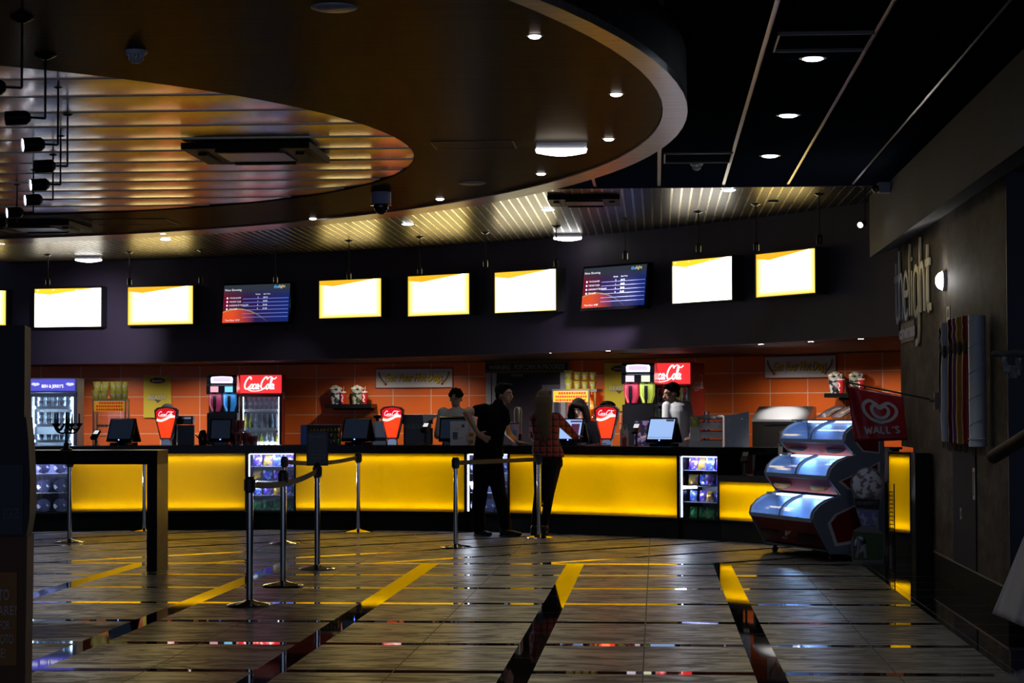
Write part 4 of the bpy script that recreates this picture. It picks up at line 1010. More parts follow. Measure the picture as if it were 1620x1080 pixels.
def put_bottle(kind, M, lab, grp):
    K = {'cola': ((0.03, 0.012, 0.01), (0.45, 0.02, 0.02)), 'dark': ((0.02, 0.02, 0.03), (0.10, 0.10, 0.14)), 'water': ((0.55, 0.75, 0.90), (0.25, 0.50, 0.90)), 'lemon': ((0.62, 0.70, 0.10), (0.75, 0.75, 0.2)), 'green': ((0.10, 0.45, 0.12), (0.6, 0.75, 0.3)), 'pink': ((0.70, 0.15, 0.35), (0.8, 0.5, 0.7)), 'pearl': ((0.75, 0.80, 0.85), (0.6, 0.7, 0.95))}
    if kind not in _bp:
        b, ms = bottle_proto(kind, *K[kind]); o = b.build('drink_bottle', ms, smooth=True); _bp[kind] = o
    else:
        o = _bp[kind].copy(); COL.objects.link(o)
    o.matrix_world = M; return tag(o, lab, 'bottle', grp)
def drinks_fridge(M, w, H, lab, side, side_logo=True):
    """tall cooler: lit red header with script, glass door, red side panels"""
    t = thing('drinks_fridge', lab, 'fridge', M); d = 0.62; hh = H * 0.135
    MR = mat('deep_red_side', (0.20, 0.008, 0.010), 0.35)
    b = MB(); b.box(-w / 2, -w / 2 + 0.03, 0, d, 0.05, H); b.box(w / 2 - 0.03, w / 2, 0, d, 0.05, H); b.box(-w / 2, w / 2, 0, d, H - 0.03, H); b.box(-w / 2, w / 2, 0, d, 0.05, 0.16); b.box(-w / 2, w / 2, d - 0.03, d, 0.05, H)
    b.build('cabinet', MR, t)
    MB().box(-w / 2 + 0.03, w / 2 - 0.03, d - 0.05, d - 0.03, 0.16, H - hh).build('lining', mat('cool_white_lining', (0.70, 0.78, 0.90), 0.5), t)
    b = MB(); f = 0.035; z0, z1 = 0.17, H - hh - 0.02
    b.box(-w / 2, -w / 2 + f, -0.045, 0.0, z0, z1); b.box(w / 2 - f, w / 2, -0.045, 0.0, z0, z1); b.box(-w / 2, w / 2, -0.045, 0.0, z1 - f, z1); b.box(-w / 2, w / 2, -0.045, 0.0, z0, z0 + f)
    dr = b.build('door', M_BLACK, t); MB().box(-w / 2 + f, w / 2 - f, -0.025, -0.018, z0 + f, z1 - f).build('door_glass', glass(), dr)
    MB().tube([(-w / 2 + 0.02, -0.046, 0.95), (-w / 2 + 0.02, -0.075, 0.99), (-w / 2 + 0.02, -0.075, 1.25), (-w / 2 + 0.02, -0.046, 1.29)], 0.009, 8).build('handle', M_BLACKM, dr)
    b = MB(); b.prism([(-0.06, H - hh), (0.0, H - hh), (0.0, H - 0.01), (-0.085, H - 0.01)], -w / 2 + 0.005, w / 2 - 0.005, 'X'); hd = b.build('lit_header', glow('lit_red_header', (1.0, 0.035, 0.04), 1.05), t)
    script_logo('script_logo', hd, M_COKEW, -0.01, H - hh * 0.52, w * 0.76, hh * 0.78, -0.088)
    if side_logo:
        Ms = Matrix.Translation((w / 2 + 0.001, d * 0.5, 0)) @ Matrix.Rotation(PI / 2, 4, 'Z')
        script_logo('side_script', t, mat('dull_white_logo', (0.40, 0.34, 0.34), 0.5), 0, H - 0.26, 0.50, 0.22, -0.002, M=Ms)
        b = MB(); b.M = Ms; b.strokes([[(-0.05, 1.05), (-0.10, 0.55), (-0.12, 0.2)], [(0.05, 1.05), (0.10, 0.55), (0.12, 0.2)]], 0.012, 0.001, -0.002); b.build('side_bottle_outline', mat('dull_red_line', (0.30, 0.05, 0.05), 0.5), t)
    zs = [1.48, 1.21, 0.93, 0.64, 0.36]
    zs = [z * H / 2.0 for z in zs]
    kinds = [['dark'] * 7, ['lemon', 'lemon', 'water', 'pearl', 'pearl', 'water', 'pearl'], ['green', 'green', 'pearl', 'lemon', 'pearl', 'pearl', 'lemon'], ['water'] * 7, ['water'] * 7]
    rows = ['top', 'second', 'third', 'fourth', 'bottom']
    for r, z in enumerate(zs):
        b = MB(); b.box(-w / 2 + 0.032, w / 2 - 0.032, 0.03, d - 0.06, z - 0.006, z)
        sh = b.build('shelf', mat('pale_shelf', (0.30, 0.33, 0.42), 0.3), t)
        b = MB(); b.box(-w / 2 + 0.032, w / 2 - 0.032, 0.022, 0.030, z - 0.025, z + 0.018)
        b.build('price_rail', mat('white_rail', (0.75, 0.82, 0.95), 0.4), sh)
        if z < 0.6: continue
        for i in range(7):
            put_bottle(kinds[r][i], M @ Matrix.Translation((-w / 2 + 0.075 + i * (w - 0.15) / 6, 0.08, z)), 'drink bottle on the %s shelf of the %s cola fridge' % (rows[r], side), 'bottles on the %s shelf of the %s cola fridge' % (rows[r], side))
    for s in (-1, 1): MB().box(s * (w / 2 - 0.045) - 0.006, s * (w / 2 - 0.045) + 0.006, 0.01, 0.02, 0.2, H - hh - 0.05).build('light_tube', glow('fridge_tube', (0.70, 0.86, 1.0), 5 if side == 'left' else 2.5), t)
    k = 1.0 if side == 'left' else 0.5
    lamp('fridge_light', 'AREA', M @ Vector((w / 2 - 0.05, 0.03, 0.85)), 30 * k, (0.6, 0.82, 1.0), target=M @ Vector((-0.05, 0.30, 0.95)), size=0.03, size_y=0.5)
    lamp('fridge_light', 'AREA', M @ Vector((-w / 2 + 0.05, 0.03, 0.85)), 24 * k, (0.6, 0.82, 1.0), target=M @ Vector((0.05, 0.30, 0.95)), size=0.03, size_y=0.5)
    lamp('fridge_light', 'AREA', M @ Vector((0, 0.0, 0.99)), 14 * k, (0.6, 0.82, 1.0), target=M @ Vector((0, 0.12, 0.75)), size=w * 0.8, size_y=0.02)
    return t
D1 = 30.2
drinks_fridge(face_frame(413, 0, D1, 2), 0.60, zof(411, 592, D1 - 0.1), 'tall drinks fridge with a lit red header, left half of the photo', 'left')
D2 = 27.2
drinks_fridge(face_frame(1058, 0, D2, -22), 0.60, zof(1055, 573, D2 - 0.1), 'tall drinks fridge with a lit red header, behind the white shirted man at right', 'right')
# ice cream tub fridge at far left
def tub_fridge():
    D = 27.2; M = face_frame(84, 0, D, 4); w = 77 * PX(D); H = zof(84, 598, D); d = 0.6
    t = thing('ice_cream_fridge', 'tall pale ice cream fridge with a lit blue header at the far left', 'fridge', M)
    MP = mat('pale_blue_enamel', (0.50, 0.56, 0.80), 0.35)
    b = MB(); b.box(-w / 2, -w / 2 + 0.03, 0, d, 0.05, H); b.box(w / 2 - 0.03, w / 2, 0, d, 0.05, H); b.box(-w / 2, w / 2, 0, d, H - 0.03, H); b.box(-w / 2, w / 2, 0, d, 0.05, 0.14); b.box(-w / 2, w / 2, d - 0.03, d, 0.05, H); b.build('cabinet', MP, t)
    MB().box(-w / 2 + 0.03, w / 2 - 0.03, d - 0.05, d - 0.03, 0.14, H).build('lining', mat('cool_white_lining', (0.70, 0.78, 0.90), 0.5), t)
    hz = H - 0.185
    hd = MB().box(-w / 2, w / 2, -0.05, 0.0, hz, H).build('header', MP, t)
    MB().box(-w / 2 + 0.03, w / 2 - 0.03, -0.054, -0.05, hz + 0.02, H - 0.015).build('lit_sign', glow('lit_blue_sign', (0.10, 0.09, 0.62), 1.0), hd)
    text(hd, 'BEN & JERRY\'S', glow('lit_cream', (1, 1, 0.85), 1.1), 0, hz + 0.075, w=w * 0.44, h=0.055, y=-0.056, bold=0.03)
    for s in (-1, 1):
        b = MB(); [b.ball((s * w * 0.35 + dx, -0.056, hz + 0.10 + dz), (0.03, 0.003, 0.018), 10, 6) for dx, dz in ((0, 0), (0.025, 0.006), (-0.02, 0.008))]; b.build('cloud', glow('lit_pale_blue', (0.8, 0.85, 1.0), 0.9), hd)
    z1 = hz - 0.01; f = 0.05; b = MB()
    for q in ((-w / 2, -w / 2 + f, 0.14, z1), (w / 2 - f, w / 2, 0.14, z1), (-w / 2, w / 2, z1 - f, z1), (-w / 2, w / 2, 0.14, 0.19)): b.box(q[0], q[1], -0.045, 0.0, q[2], q[3])
    dr = b.build('door', MP, t); MB().box(-w / 2 + f, w / 2 - f, -0.025, -0.018, 0.19, z1 - f).build('door_glass', glass(), dr)
    proto = None
    for r, y in enumerate([643, 671, 696, 716, 740]):
        z = zof(84, y, D + 0.1)
        sh = MB().box(-w / 2 + 0.032, w / 2 - 0.032, 0.03, d - 0.06, z - 0.012, z).build('shelf', mat('white_shelf', (0.75, 0.80, 0.9), 0.3), t)
        MB().box(-w / 2 + 0.06, w / 2 - 0.032, 0.022, 0.030, z - 0.030, z + 0.006).build('price_rail', mat('white_rail', (0.75, 0.82, 0.95), 0.4), sh)
        if r > 3: continue
        for i in range(5):
            for k in range(1 + (r < 2)):
                Mi = M @ Matrix.Translation((-w / 2 + 0.14 + i * (w - 0.24) / 4, 0.09, z + k * 0.082))
                if proto is None:
                    b = MB(); b.mk(0).lathe([(0.001, 0), (0.036, 0), (0.044, 0.065), (0.001, 0.065)], 16); b.mk(1).lathe([(0.046, 0.064), (0.046, 0.078), (0.001, 0.080)], 16)
                    proto = b.build('ice_cream_tub', [bag_mat('dark_tub_print', (0.05, 0.07, 0.12), (0.30, 0.42, 0.55)), mat('dark_lid', (0.02, 0.03, 0.05), 0.4)], smooth=True); o = proto
                else: o = proto.copy(); COL.objects.link(o)
                o.matrix_world = Mi; row = ['top', 'second', 'third', 'fourth'][r]
                tag(o, 'dark ice cream tub on the %s shelf of the ice cream fridge' % row, 'ice cream tub', 'tubs on the %s shelf of the ice cream fridge' % row)
    for s in (-1, 1): MB().box(s * (w / 2 - 0.065) - 0.008, s * (w / 2 - 0.065) + 0.008, 0.01, 0.02, 0.2, z1 - 0.05).build('light_tube', glow('ice_tube', (0.70, 0.88, 1.0), 6), t)
    for s in (-1, 1): lamp('fridge_light', 'AREA', M @ Vector((s * (w / 2 - 0.07), 0.03, 1.2)), 9, (0.6, 0.85, 1.0), target=M @ Vector((0, 0.30, 1.2)), size=0.03, size_y=1.0)
    lamp('fridge_light', 'AREA', M @ Vector((0, -0.15, 0.5 + H - 0.2)), 0.8, (0.6, 0.7, 1.0), target=M @ Vector((0, 0, H - 0.3)), size=0.4)
tub_fridge()
# slush machines
def slush(x, D, yaw, lab, cols, z0=0.92, ytop=590, logo=None):
    M = face_frame(x, z0, D, yaw); t = thing('slush_machine', lab, 'slush machine', M)
    H = zof(x, ytop, D) - z0; w = 0.42
    MBk = mat('gloss_black_body', (0.010, 0.010, 0.012), 0.2)
    zt0 = H - 0.53; zt1 = H - 0.27
    MB().rbox(-w / 2, w / 2, 0, 0.5, 0, zt0, 0.02).build('base', MBk, t)
    MB().box(-w / 2 + 0.03, w / 2 - 0.03, -0.09, 0.0, 0.03, 0.06).build('drip_tray', M_BLACKM, t)
    MB().rbox(-w / 2, w / 2, 0.28, 0.5, zt0, zt1, 0.02).build('back_column', MBk, t)
    b = MB(); b.prism([(0, zt1), (-0.06, zt1 + 0.02), (-0.06, zt1 + 0.12), (-0.02, zt1 + 0.14), (-0.02, H - 0.03), (0.02, H), (0.30, H), (0.5, zt1 + 0.1), (0.5, zt1)], -w / 2, w / 2, 'X')
    hd = b.build('head', MBk, t)
    pr = [(-0.15, H - 0.115), (0.15, H - 0.115), (0.155, H - 0.05), (0.14, H - 0.025), (0, H - 0.018), (-0.14, H - 0.025), (-0.155, H - 0.05)]
    MB().prism(pr, -0.03, -0.02, 'Y').build('lit_sign', glow('lit_pale_violet', (0.85, 0.82, 1.0), 1.5), hd)
    MB().prism([(p[0] * 0.8, (p[1] - (H - 0.06)) * 0.6 + H - 0.06) for p in pr], -0.032, -0.03, 'Y').build('sign_print', glow('sign_print_pink', (0.75, 0.6, 0.85), 1.2), hd)
    for s, (tank, scr) in zip((-1, 1), cols):
        MB().box(s * 0.10 - 0.055, s * 0.10 + 0.055, -0.064, -0.06, zt1 + 0.03, zt1 + 0.11).build('flavour_screen', glow('flavour_%s' % scr[3], scr[:3], 1.1), hd)
        b = MB(); cx = s * 0.10
        b.prism([(cx - 0.085, zt1), (cx + 0.085, zt1), (cx + 0.083, zt0 + 0.12), (cx + 0.05, zt0 + 0.02), (cx - 0.05, zt0 + 0.02), (cx - 0.083, zt0 + 0.12)], 0.02, 0.26, 'Y')
        tk = b.build('tank', glow('tank_%s' % tank[3], tank[:3], 0.55), t)
        MB().rbox(cx - 0.022, cx + 0.022, -0.035, 0.02, zt0 + 0.07, zt1 - 0.02, 0.008).build('tap', MBk, tk); MB().cyl((cx, -0.02, zt0 + 0.01), (cx, -0.02, zt0 + 0.08), 0.014, 0.02, 10).build('spout', MBk, tk)
        MB().tube([(cx - 0.06, 0.012, zt1 - 0.01), (cx - 0.065, 0.012, zt0 + 0.12), (cx - 0.03, 0.012, zt0 + 0.03)], 0.005, 6).build('edge_light', glow('tank_edge_%s' % tank[3], tuple(min(1, c * 1.6 + 0.25) for c in tank[:3]), 0.7), tk)
    lamp('tank_lamp', 'AREA', M @ Vector((0, -0.05, zt1 - 0.01)), 0.5, (0.8, 0.9, 1), target=M @ Vector((0, 0.05, zt0)), size=0.36, size_y=0.02)
    return t, M, H
slush(351, 29.2, 3, 'black slush machine with red and blue tanks, left of the left cola fridge', [((0.22, 0.02, 0.06, 'red'), (0.95, 0.45, 0.55, 'rose')), ((0.02, 0.18, 0.50, 'blue'), (0.25, 0.75, 1.0, 'cyan'))], 0.92, 593)
t_, M_, H_ = slush(1010, 26.6, -10, 'black slush machine with red and green tanks, left of the right cola fridge', [((0.50, 0.02, 0.07, 'crimson'), (0.85, 0.75, 0.85, 'pale')), ((0.38, 0.45, 0.05, 'lime'), (0.95, 0.9, 0.65, 'cream'))], 0.92, 574)
pn = MB().box(-0.05, 0.20, -0.012, 0.0, 0.09, 0.40).build('printed_panel', bag_mat('violet_splash_print', (0.03, 0.02, 0.08), (0.32, 0.24, 0.45)), t_)
text(pn, 'tango', mat('black_print', (0.004, 0.004, 0.004), 0.5), 0.075, 0.27, w=0.19, h=0.07, y=-0.014, bold=0.05)

# food warmer cabinets with stacked yellow cups on top
def paper_cup_mat():
    m = bpy.data.materials.new('yellow_striped_cup'); m.use_nodes = True; n, l = nt(m)
    tc = n.new('ShaderNodeTexCoord'); sp = n.new('ShaderNodeSeparateXYZ'); l.new(tc.outputs['Object'], sp.inputs[0])
    z = sp.outputs[2]; band = math_node(n, l, 'MULTIPLY', math_node(n, l, 'GREATER_THAN', z, 0.035), math_node(n, l, 'LESS_THAN', z, 0.085))
    nz = n.new('ShaderNodeTexNoise'); nz.inputs['Scale'].default_value = 30; l.new(tc.outputs['Object'], nz.inputs['Vector'])
    k = math_node(n, l, 'MULTIPLY', band, math_node(n, l, 'GREATER_THAN', nz.outputs[0], 0.5))
    l.new(mixc(n, l, k, (0.78, 0.72, 0.05), (0.80, 0.78, 0.62)), n['Principled BSDF'].inputs['Base Color']); n['Principled BSDF'].inputs['Roughness'].default_value = 0.5
    return m
M_CUPY = paper_cup_mat(); cup_proto = None
def yellow_cup(M, lab, grp, s=1.0):
    global cup_proto
    if cup_proto is None:
        b = MB(); b.mk(0).lathe([(0.001, 0), (0.040, 0), (0.058, 0.118), (0.001, 0.110)], 18); b.mk(1).tube([(0.059 * math.cos(a * PI / 10), 0.059 * math.sin(a * PI / 10), 0.118) for a in range(20)], 0.003, 6, True)
        cup_proto = b.build('paper_cup', [M_CUPY, mat('cup_rim', (0.75, 0.72, 0.5), 0.5)], smooth=True); o = cup_proto
    else: o = cup_proto.copy(); COL.objects.link(o)
    o.matrix_world = M @ Matrix.Diagonal((s, s, s, 1)); return tag(o, lab, 'cup', grp)
def warmer(x, D, yaw, w, ztop, lab, side, bright):
    z0 = 0.91; M = face_frame(x, z0, D, yaw); H = ztop - z0; d = 0.42
    t = thing('food_warmer', lab, 'food warmer', M)
    MS = mat('brushed_steel', (0.45, 0.44, 0.43), 0.3, 0.9)
    b = MB(); b.box(-w / 2, w / 2, 0, d, 0, 0.06); b.box(-w / 2, w / 2, 0, d, H - 0.03, H)
    for sx in (-1, 1):
        for yy in (0.0, d - 0.025): b.box(sx * w / 2 - (0.025 if sx > 0 else 0), sx * w / 2 + (0.025 if sx < 0 else 0), yy, yy + 0.025, 0.06, H - 0.03)
    b.build('frame', MS, t)
    sg = MB().box(-w / 2 + 0.02, w / 2 - 0.02, -0.008, 0.0, H - 0.17, H - 0.025).build('lit_sign', glow('warmer_sign_' + side, (0.85, 0.42, 0.02), bright), t)
    b = MB(); rr = random.Random(5)
    for row in range(3):
        zz = H - 0.055 - row * 0.045; xx = -w / 2 + (0.09 if row == 0 else 0.05)
        while xx < w / 2 - 0.05:
            ww = rr.uniform(0.018, 0.03); b.box(xx, xx + ww, -0.010, -0.008, zz - 0.014, zz + 0.014); xx += ww + 0.007
    b.build('sign_marks', glow('warmer_marks_' + side, (0.75, 0.035, 0.01), bright), sg)
    for k, zz in enumerate((0.20, 0.33)):
        MB().box(-w / 2 + 0.025, w / 2 - 0.025, 0.02, d - 0.02, zz, zz + 0.008).build('shelf', MS, t)
    MB().box(-w / 2 + 0.025, w / 2 - 0.025, 0.004, 0.008, 0.06, H - 0.17).build('glass_front', glass(), t)
    b = MB()
    for k in range(7): b.ball((-w / 2 + 0.07 + k * (w - 0.14) / 6, 0.15, 0.36), (0.035, 0.09, 0.022), 10, 6)
    b.build('rolls', mat('toasted_bread', (0.45, 0.20, 0.05), 0.6), t)
    lamp('warmer_light', 'AREA', M @ Vector((0, 0.2, H - 0.04)), 2.0 * bright, (1, 0.65, 0.3), target=M @ Vector((0, 0.2, 0)), size=w * 0.8, size_y=0.2)
    return t, M, H
t, M, H = warmer(173, 28.8, 4, 0.46, zof(173, 631, 28.8), 'steel food warmer with a dim amber sign, left of the yellow poster', 'left', 0.35)
for r in range(2):
    for i, xo in enumerate([-0.20, -0.145, -0.085, 0.04, 0.115, 0.19]):
        yellow_cup(M @ Matrix.Translation((xo + 0.02 * (r and i < 3), 0.10 + 0.05 * (i % 2), H + 0.119 * r + 0.001)), 'yellow paper cup in the row on top of the left food warmer' if not r else 'yellow paper cup in the upper row on the left food warmer', 'yellow cups, %s row on the left food warmer' % ('upper' if r else 'lower'))
t, M, H = warmer(903, 27.0, -14, 0.50, zof(903, 615, 27.0), 'steel food warmer with a bright amber sign, behind the dark-haired staff woman', 'right', 0.9)
for r in range(2):
    for i, xo in enumerate([-0.045, 0.065, 0.165, 0.265]):
        yellow_cup(M @ Matrix.Translation((xo, 0.08 + 0.02 * i, H + 0.119 * r + 0.001)), 'yellow paper cup in the %s row on the right food warmer, beside the doorway' % ('upper' if r else 'lower'), 'yellow cups, %s row on the right food warmer' % ('upper' if r else 'lower'), [1.0, 0.85, 0.8, 0.8][i])
MB().box(0.25, 0.34, 0.02, 0.4, H - 0.04, H).build('side_ledge', mat('brushed_steel'), t)
# tall clear-sided popcorn bin right of it
M = face_frame(936, 0.91, 27.6, -10); t = thing('popcorn_bin', 'clear tall popcorn bin glowing amber beside the right food warmer', 'popcorn bin', M); Hb = zof(936, 620, 27.6) - 0.91
MB().lathe([(0.14, 0.0), (0.15, Hb * 0.95), (0.12, Hb), (0.11, Hb), (0.14, Hb * 0.9), (0.13, 0.0)], 20).build('drum', glass('amber_clear', (1, 0.75, 0.45), 0.12), t, True)
b = MB(); rr = random.Random(9)
for i in range(90): b.ball((rr.uniform(-.1, .1), rr.uniform(-.08, .08), rr.uniform(0.02, Hb * 0.42)), 0.022, 6, 4)
o = b.build('popcorn', mat('amber_popcorn', (0.85, 0.35, 0.04), 0.8), t, True); o['kind'] = 'stuff'
lamp('bin_light', 'POINT', M @ Vector((0, 0, Hb * 0.7)), 0.6, (1, 0.6, 0.25), radius=0.03)
# ================================================================== queue barrier posts
M_CHROME = mat('polished_chrome', (0.72, 0.72, 0.74), 0.10, 1.0, noise=(3, 0.02)); M_BELT = mat('black_webbing', (0.012, 0.012, 0.014), 0.7)
def post(x, y, lab, h=0.955):
    p = at_z(x, y, 0.008); t = thing('barrier_post', lab, 'barrier post', Matrix.Translation((p.x, p.y, 0)), 'queue barrier posts')
    MB().lathe([(0.17, 0.0), (0.172, 0.010), (0.150, 0.020), (0.05, 0.034), (0.030, 0.045), (0.001, 0.045)], 36).build('base', M_CHROME, t, True)
    MB().lathe([(0.026, 0.04), (0.026, h - 0.11), (0.001, h - 0.11)], 20).build('pole', M_CHROME, t, True)
    b = MB(); b.lathe([(0.033, h - 0.12), (0.034, h - 0.01), (0.028, h), (0.001, h)], 20); b.box(-0.042, 0.042, -0.014, 0.014, h - 0.105, h - 0.02); b.box(-0.014, 0.014, -0.042, 0.042, h - 0.105, h - 0.02)
    b.build('head', M_BLACKM, t, True); return t, p
def belt(t0, p0, p1, sag=0.05, h=0.955):
    b = MB(); N = 16; a = Vector((p0.x, p0.y, 0)); c = Vector((p1.x, p1.y, 0)); d = (c - a).normalized(); nn = Vector((-d.y, d.x, 0)) * 0.0012
    a = a + d * 0.036 - Vector((p0.x, p0.y, 0)); c = c - d * 0.036 - Vector((p0.x, p0.y, 0)); vs = []
    for i in range(N + 1):
        t = i / N; q = a + (c - a) * t; z = h - 0.035 - sag * 4 * t * (1 - t)
        for dz in (0.0, -0.048):
            for s in (-1, 1): vs.append((q.x + nn.x * s, q.y + nn.y * s, z + dz))
    fs = []
    for i in range(N):
        o = 4 * i; fs += [(o, o + 1, o + 5, o + 4), (o + 2, o + 6, o + 7, o + 3), (o, o + 4, o + 6, o + 2), (o + 1, o + 3, o + 7, o + 5)]
    b.add(vs, fs); b.build('belt', M_BELT, t0)
posts = {}
for k, x, y, lab in [('a', 395, 956, 'chrome barrier post with a black belt, nearest the camera'), ('b', 448, 925, 'chrome barrier post right behind the nearest one, left of the menu sign post'), ('c', 502, 899, 'chrome barrier post carrying the black menu sign'), ('d', 450, 859, 'chrome barrier post by the counter, mostly hidden behind nearer posts'),
                     ('e', 567, 841, 'chrome barrier post standing before the middle yellow panel'), ('f', 721, 865, 'chrome barrier post left of the two customers'), ('g', 853, 850, 'chrome barrier post directly in front of the long-haired woman'), ('h', 110, 857, 'chrome barrier post under the left part of the black high table'), ('i', 228, 839, 'chrome barrier post right behind the high table leg')]:
    posts[k] = post(x, y, lab)
belt(*posts['a'], posts['c'][1], 0.05); belt(*posts['d'], posts['e'][1], 0.04); belt(*posts['f'], posts['g'][1], 0.0)
# sign carried by post c
t0, p = posts['c']; M = Matrix.Translation((p.x, p.y, 0.945)) @ Matrix.Rotation(math.radians(4), 4, 'Z')
D = p.y; t = thing('sign_holder', 'black framed sign with faint white print on top of a barrier post', 'sign', M)
w, h = 34 * PX(D), 55 * PX(D)
b = MB(); b.box(-w / 2, w / 2, -0.012, 0.012, 0.0, 0.018); b.box(-w / 2, w / 2, -0.012, 0.012, h - 0.016, h); b.box(-w / 2, -w / 2 + 0.014, -0.012, 0.012, 0, h); b.box(w / 2 - 0.014, w / 2, -0.012, 0.012, 0, h); b.lathe([(0.02, -0.0), (0.02, 0.03), (0.001, 0.03)], 12); b.build('frame', M_BLACKM, t)
MB().box(-w / 2 + 0.01, w / 2 - 0.01, -0.005, 0.005, 0.01, h - 0.01).build('panel', mat('sign_panel', (0.012, 0.013, 0.016), 0.25), t)
mg = mat('faint_print', (0.42, 0.44, 0.46), 0.5)
text(t, 'the light', mg, 0, h - 0.055, w=w * 0.7, h=0.035, y=-0.007)
for i, (s_, ww) in enumerate([('PLEASE', .35), ('QUEUE HERE FOR', .8), ('FOOD & DRINKS', .75)]): text(t, s_, mg, 0, h * 0.42 - i * 0.032, w=w * ww, h=0.014, y=-0.007)

# ================================================================== high table and what stands on it
pA = at_z(232, 903, 0); Dt = pA.y; zt = zof(250, 712.5, Dt)
uA, vA = pA.dot(GX), pA.dot(GY); ext = (263 - 232) * PX(Dt)
M = Matrix.Translation(G(uA, vA, 0)) @ GROT
t = thing('high_table', 'long black high table with a slab leg at its right end', 'table', M)
MT = mat('black_brown_laminate', (0.004, 0.003, 0.003), 0.4, spec=0.12); MTS = mat('yellow_lit_leg_side', (0.07, 0.045, 0.02), 0.35)
TW = 0.42
MB().box(-3.6, 0.095, 0, TW, zt - 0.125, zt).build('tabletop', MT, t)
MB().box(0.0, 0.095, 0, TW, 0, zt - 0.125).build('leg', MTS, t); MB().box(-3.5, -3.4, 0, TW, 0, zt - 0.125).build('leg', MTS, t)  # leg sides browner than the front, yellow light painted into their colour
MB().box(0.0, 0.094, -0.002, 0.0, 0, zt - 0.125).build('leg_face', MT, t)
MB().box(-3.601, 0.096, -0.001, TW + 0.001, zt - 0.003, zt + 0.003).build('edge_strip', mat('pale_table_edge', (0.16, 0.13, 0.09), 0.3), t)  # tabletop skin and edges paler than the slab below
# candelabra
pc = at(105, 700, Dt + 0.15); M = Matrix.Translation((pc.x, pc.y, zt + 0.003))
t = thing('candelabra', 'dark branching candelabra with beaded arms standing on the black high table', 'candelabra', M)
MI = mat('dark_glossy_iron', (0.012, 0.012, 0.014), 0.12, 0.4, spec=0.9)
MB().lathe([(0.055, 0), (0.058, 0.008), (0.03, 0.02), (0.022, 0.04), (0.030, 0.055), (0.014, 0.07), (0.001, 0.07)], 18).build('foot', MI, t, True)
MB().lathe([(0.014, 0.06), (0.018, 0.10), (0.012, 0.15), (0.022, 0.18), (0.012, 0.21), (0.010, 0.34), (0.001, 0.35)], 14).build('stem', MI, t, True)
for k in range(5):
    a = 2 * PI * k / 5 + 0.35; ca, sa = math.cos(a), math.sin(a)
    path = [(0, 0, 0.17)] + [(ca * r, sa * r, z) for r, z in ((0.04, 0.155), (0.085, 0.165), (0.115, 0.20), (0.115, 0.225))]
    ar = MB().tube(smooth2([tuple(q) for q in path], 4), 0.007, 8).build('arm', MI, t, True)
    b = MB(); b.lathe([(0.012, 0.215), (0.034, 0.24), (0.036, 0.246), (0.001, 0.246)], 14, (ca * 0.115, sa * 0.115, 0)); b.build('cup', MI, ar, True)
    MB().cyl((ca * 0.115, sa * 0.115, 0.245), (ca * 0.115, sa * 0.115, 0.335 + 0.01 * (k % 2)), 0.010, 0.006, 10).build('candle', MI, ar)
    b = MB()
    for j in range(9):
        q = Vector((ca, sa, 0)) * (0.03 + 0.10 * j / 8) + Vector((0, 0, 0.235 - 0.05 * math.sin(PI * j / 8))); b.ball(q, 0.0105, 8, 5)
    b.build('beads', MI, ar, True)

# ================================================================== cardboard stand-up display at the left edge
Ds = 9.0
M = face_frame(-30, 0, Ds, 8); t = thing('cardboard_display', 'tall dark cardboard film display with an orange question panel at the left edge', 'display stand', M)
mC = mat('dark_printed_card', (0.022, 0.019, 0.022), 0.6, noise=(18, 0.6)); mO = mat('rust_orange_card', (0.16, 0.055, 0.012), 0.6, noise=(5, 0.3))
k = PX(Ds); zl_ = lambda y: zof(0, y, Ds); xr = lambda x: (x - (-30)) * k
b = MB(); b.box(-0.25, xr(37), 0.0, 0.30, zl_(660), zl_(514)); b.build('upper_box', mC, t)
pr = [(-0.25, zl_(1150)), (xr(43), zl_(1150)), (xr(43), zl_(850)), (-0.25, zl_(850))]
pr = [(-0.25, 0.0), (xr(40), 0.0), (xr(43), zl_(850)), (-0.25, zl_(850))]
b = MB(); b.prism(pr, -0.02, 0.32, 'Y'); b.build('lower_box', mO, t)
pr = [(-0.2, zl_(850)), (xr(41), zl_(850)), (xr(46), zl_(820)), (xr(47), zl_(760)), (xr(44), zl_(700)), (xr(40), zl_(660)), (-0.2, zl_(660))]
b = MB(); b.prism(pr, -0.01, 0.30, 'Y'); b.build('middle_panel', mC, t)
pr = [(-0.12, zl_(845)), (xr(36), zl_(845)), (xr(36), zl_(735)), (-0.12, zl_(735))]
lb = MB().prism(pr, -0.016, -0.01, 'Y').build('carton_label', mat('faded_label', (0.05, 0.06, 0.07), 0.6), t)
text(lb, 'EGGS', mat('faded_ink', (0.14, 0.16, 0.19), 0.6), xr(18), zl_(812), w=24 * k, h=17 * k, y=-0.018)
mt = mat('cream_print', (0.62, 0.58, 0.54), 0.6)
MB().box(-0.12, xr(28), -0.026, -0.02, zl_(1052), zl_(905)).build('text_panel', mat('amber_card', (0.40, 0.16, 0.015), 0.6), t)
for s_, yy, x0, x1, hh in [('TO', 940, 0, 16, 20), ('SQUARE?', 966, -30, 28, 20), ('FOR', 988, 1, 17, 16), ('PHOTO', 1010, -9, 23, 17), ('HERE!', 1032, -17, 11, 17)]:
    text(t, s_, mt, xr((x0 + x1) / 2), zl_(yy), w=(x1 - x0) * k, h=hh * k * 0.85, y=-0.030)

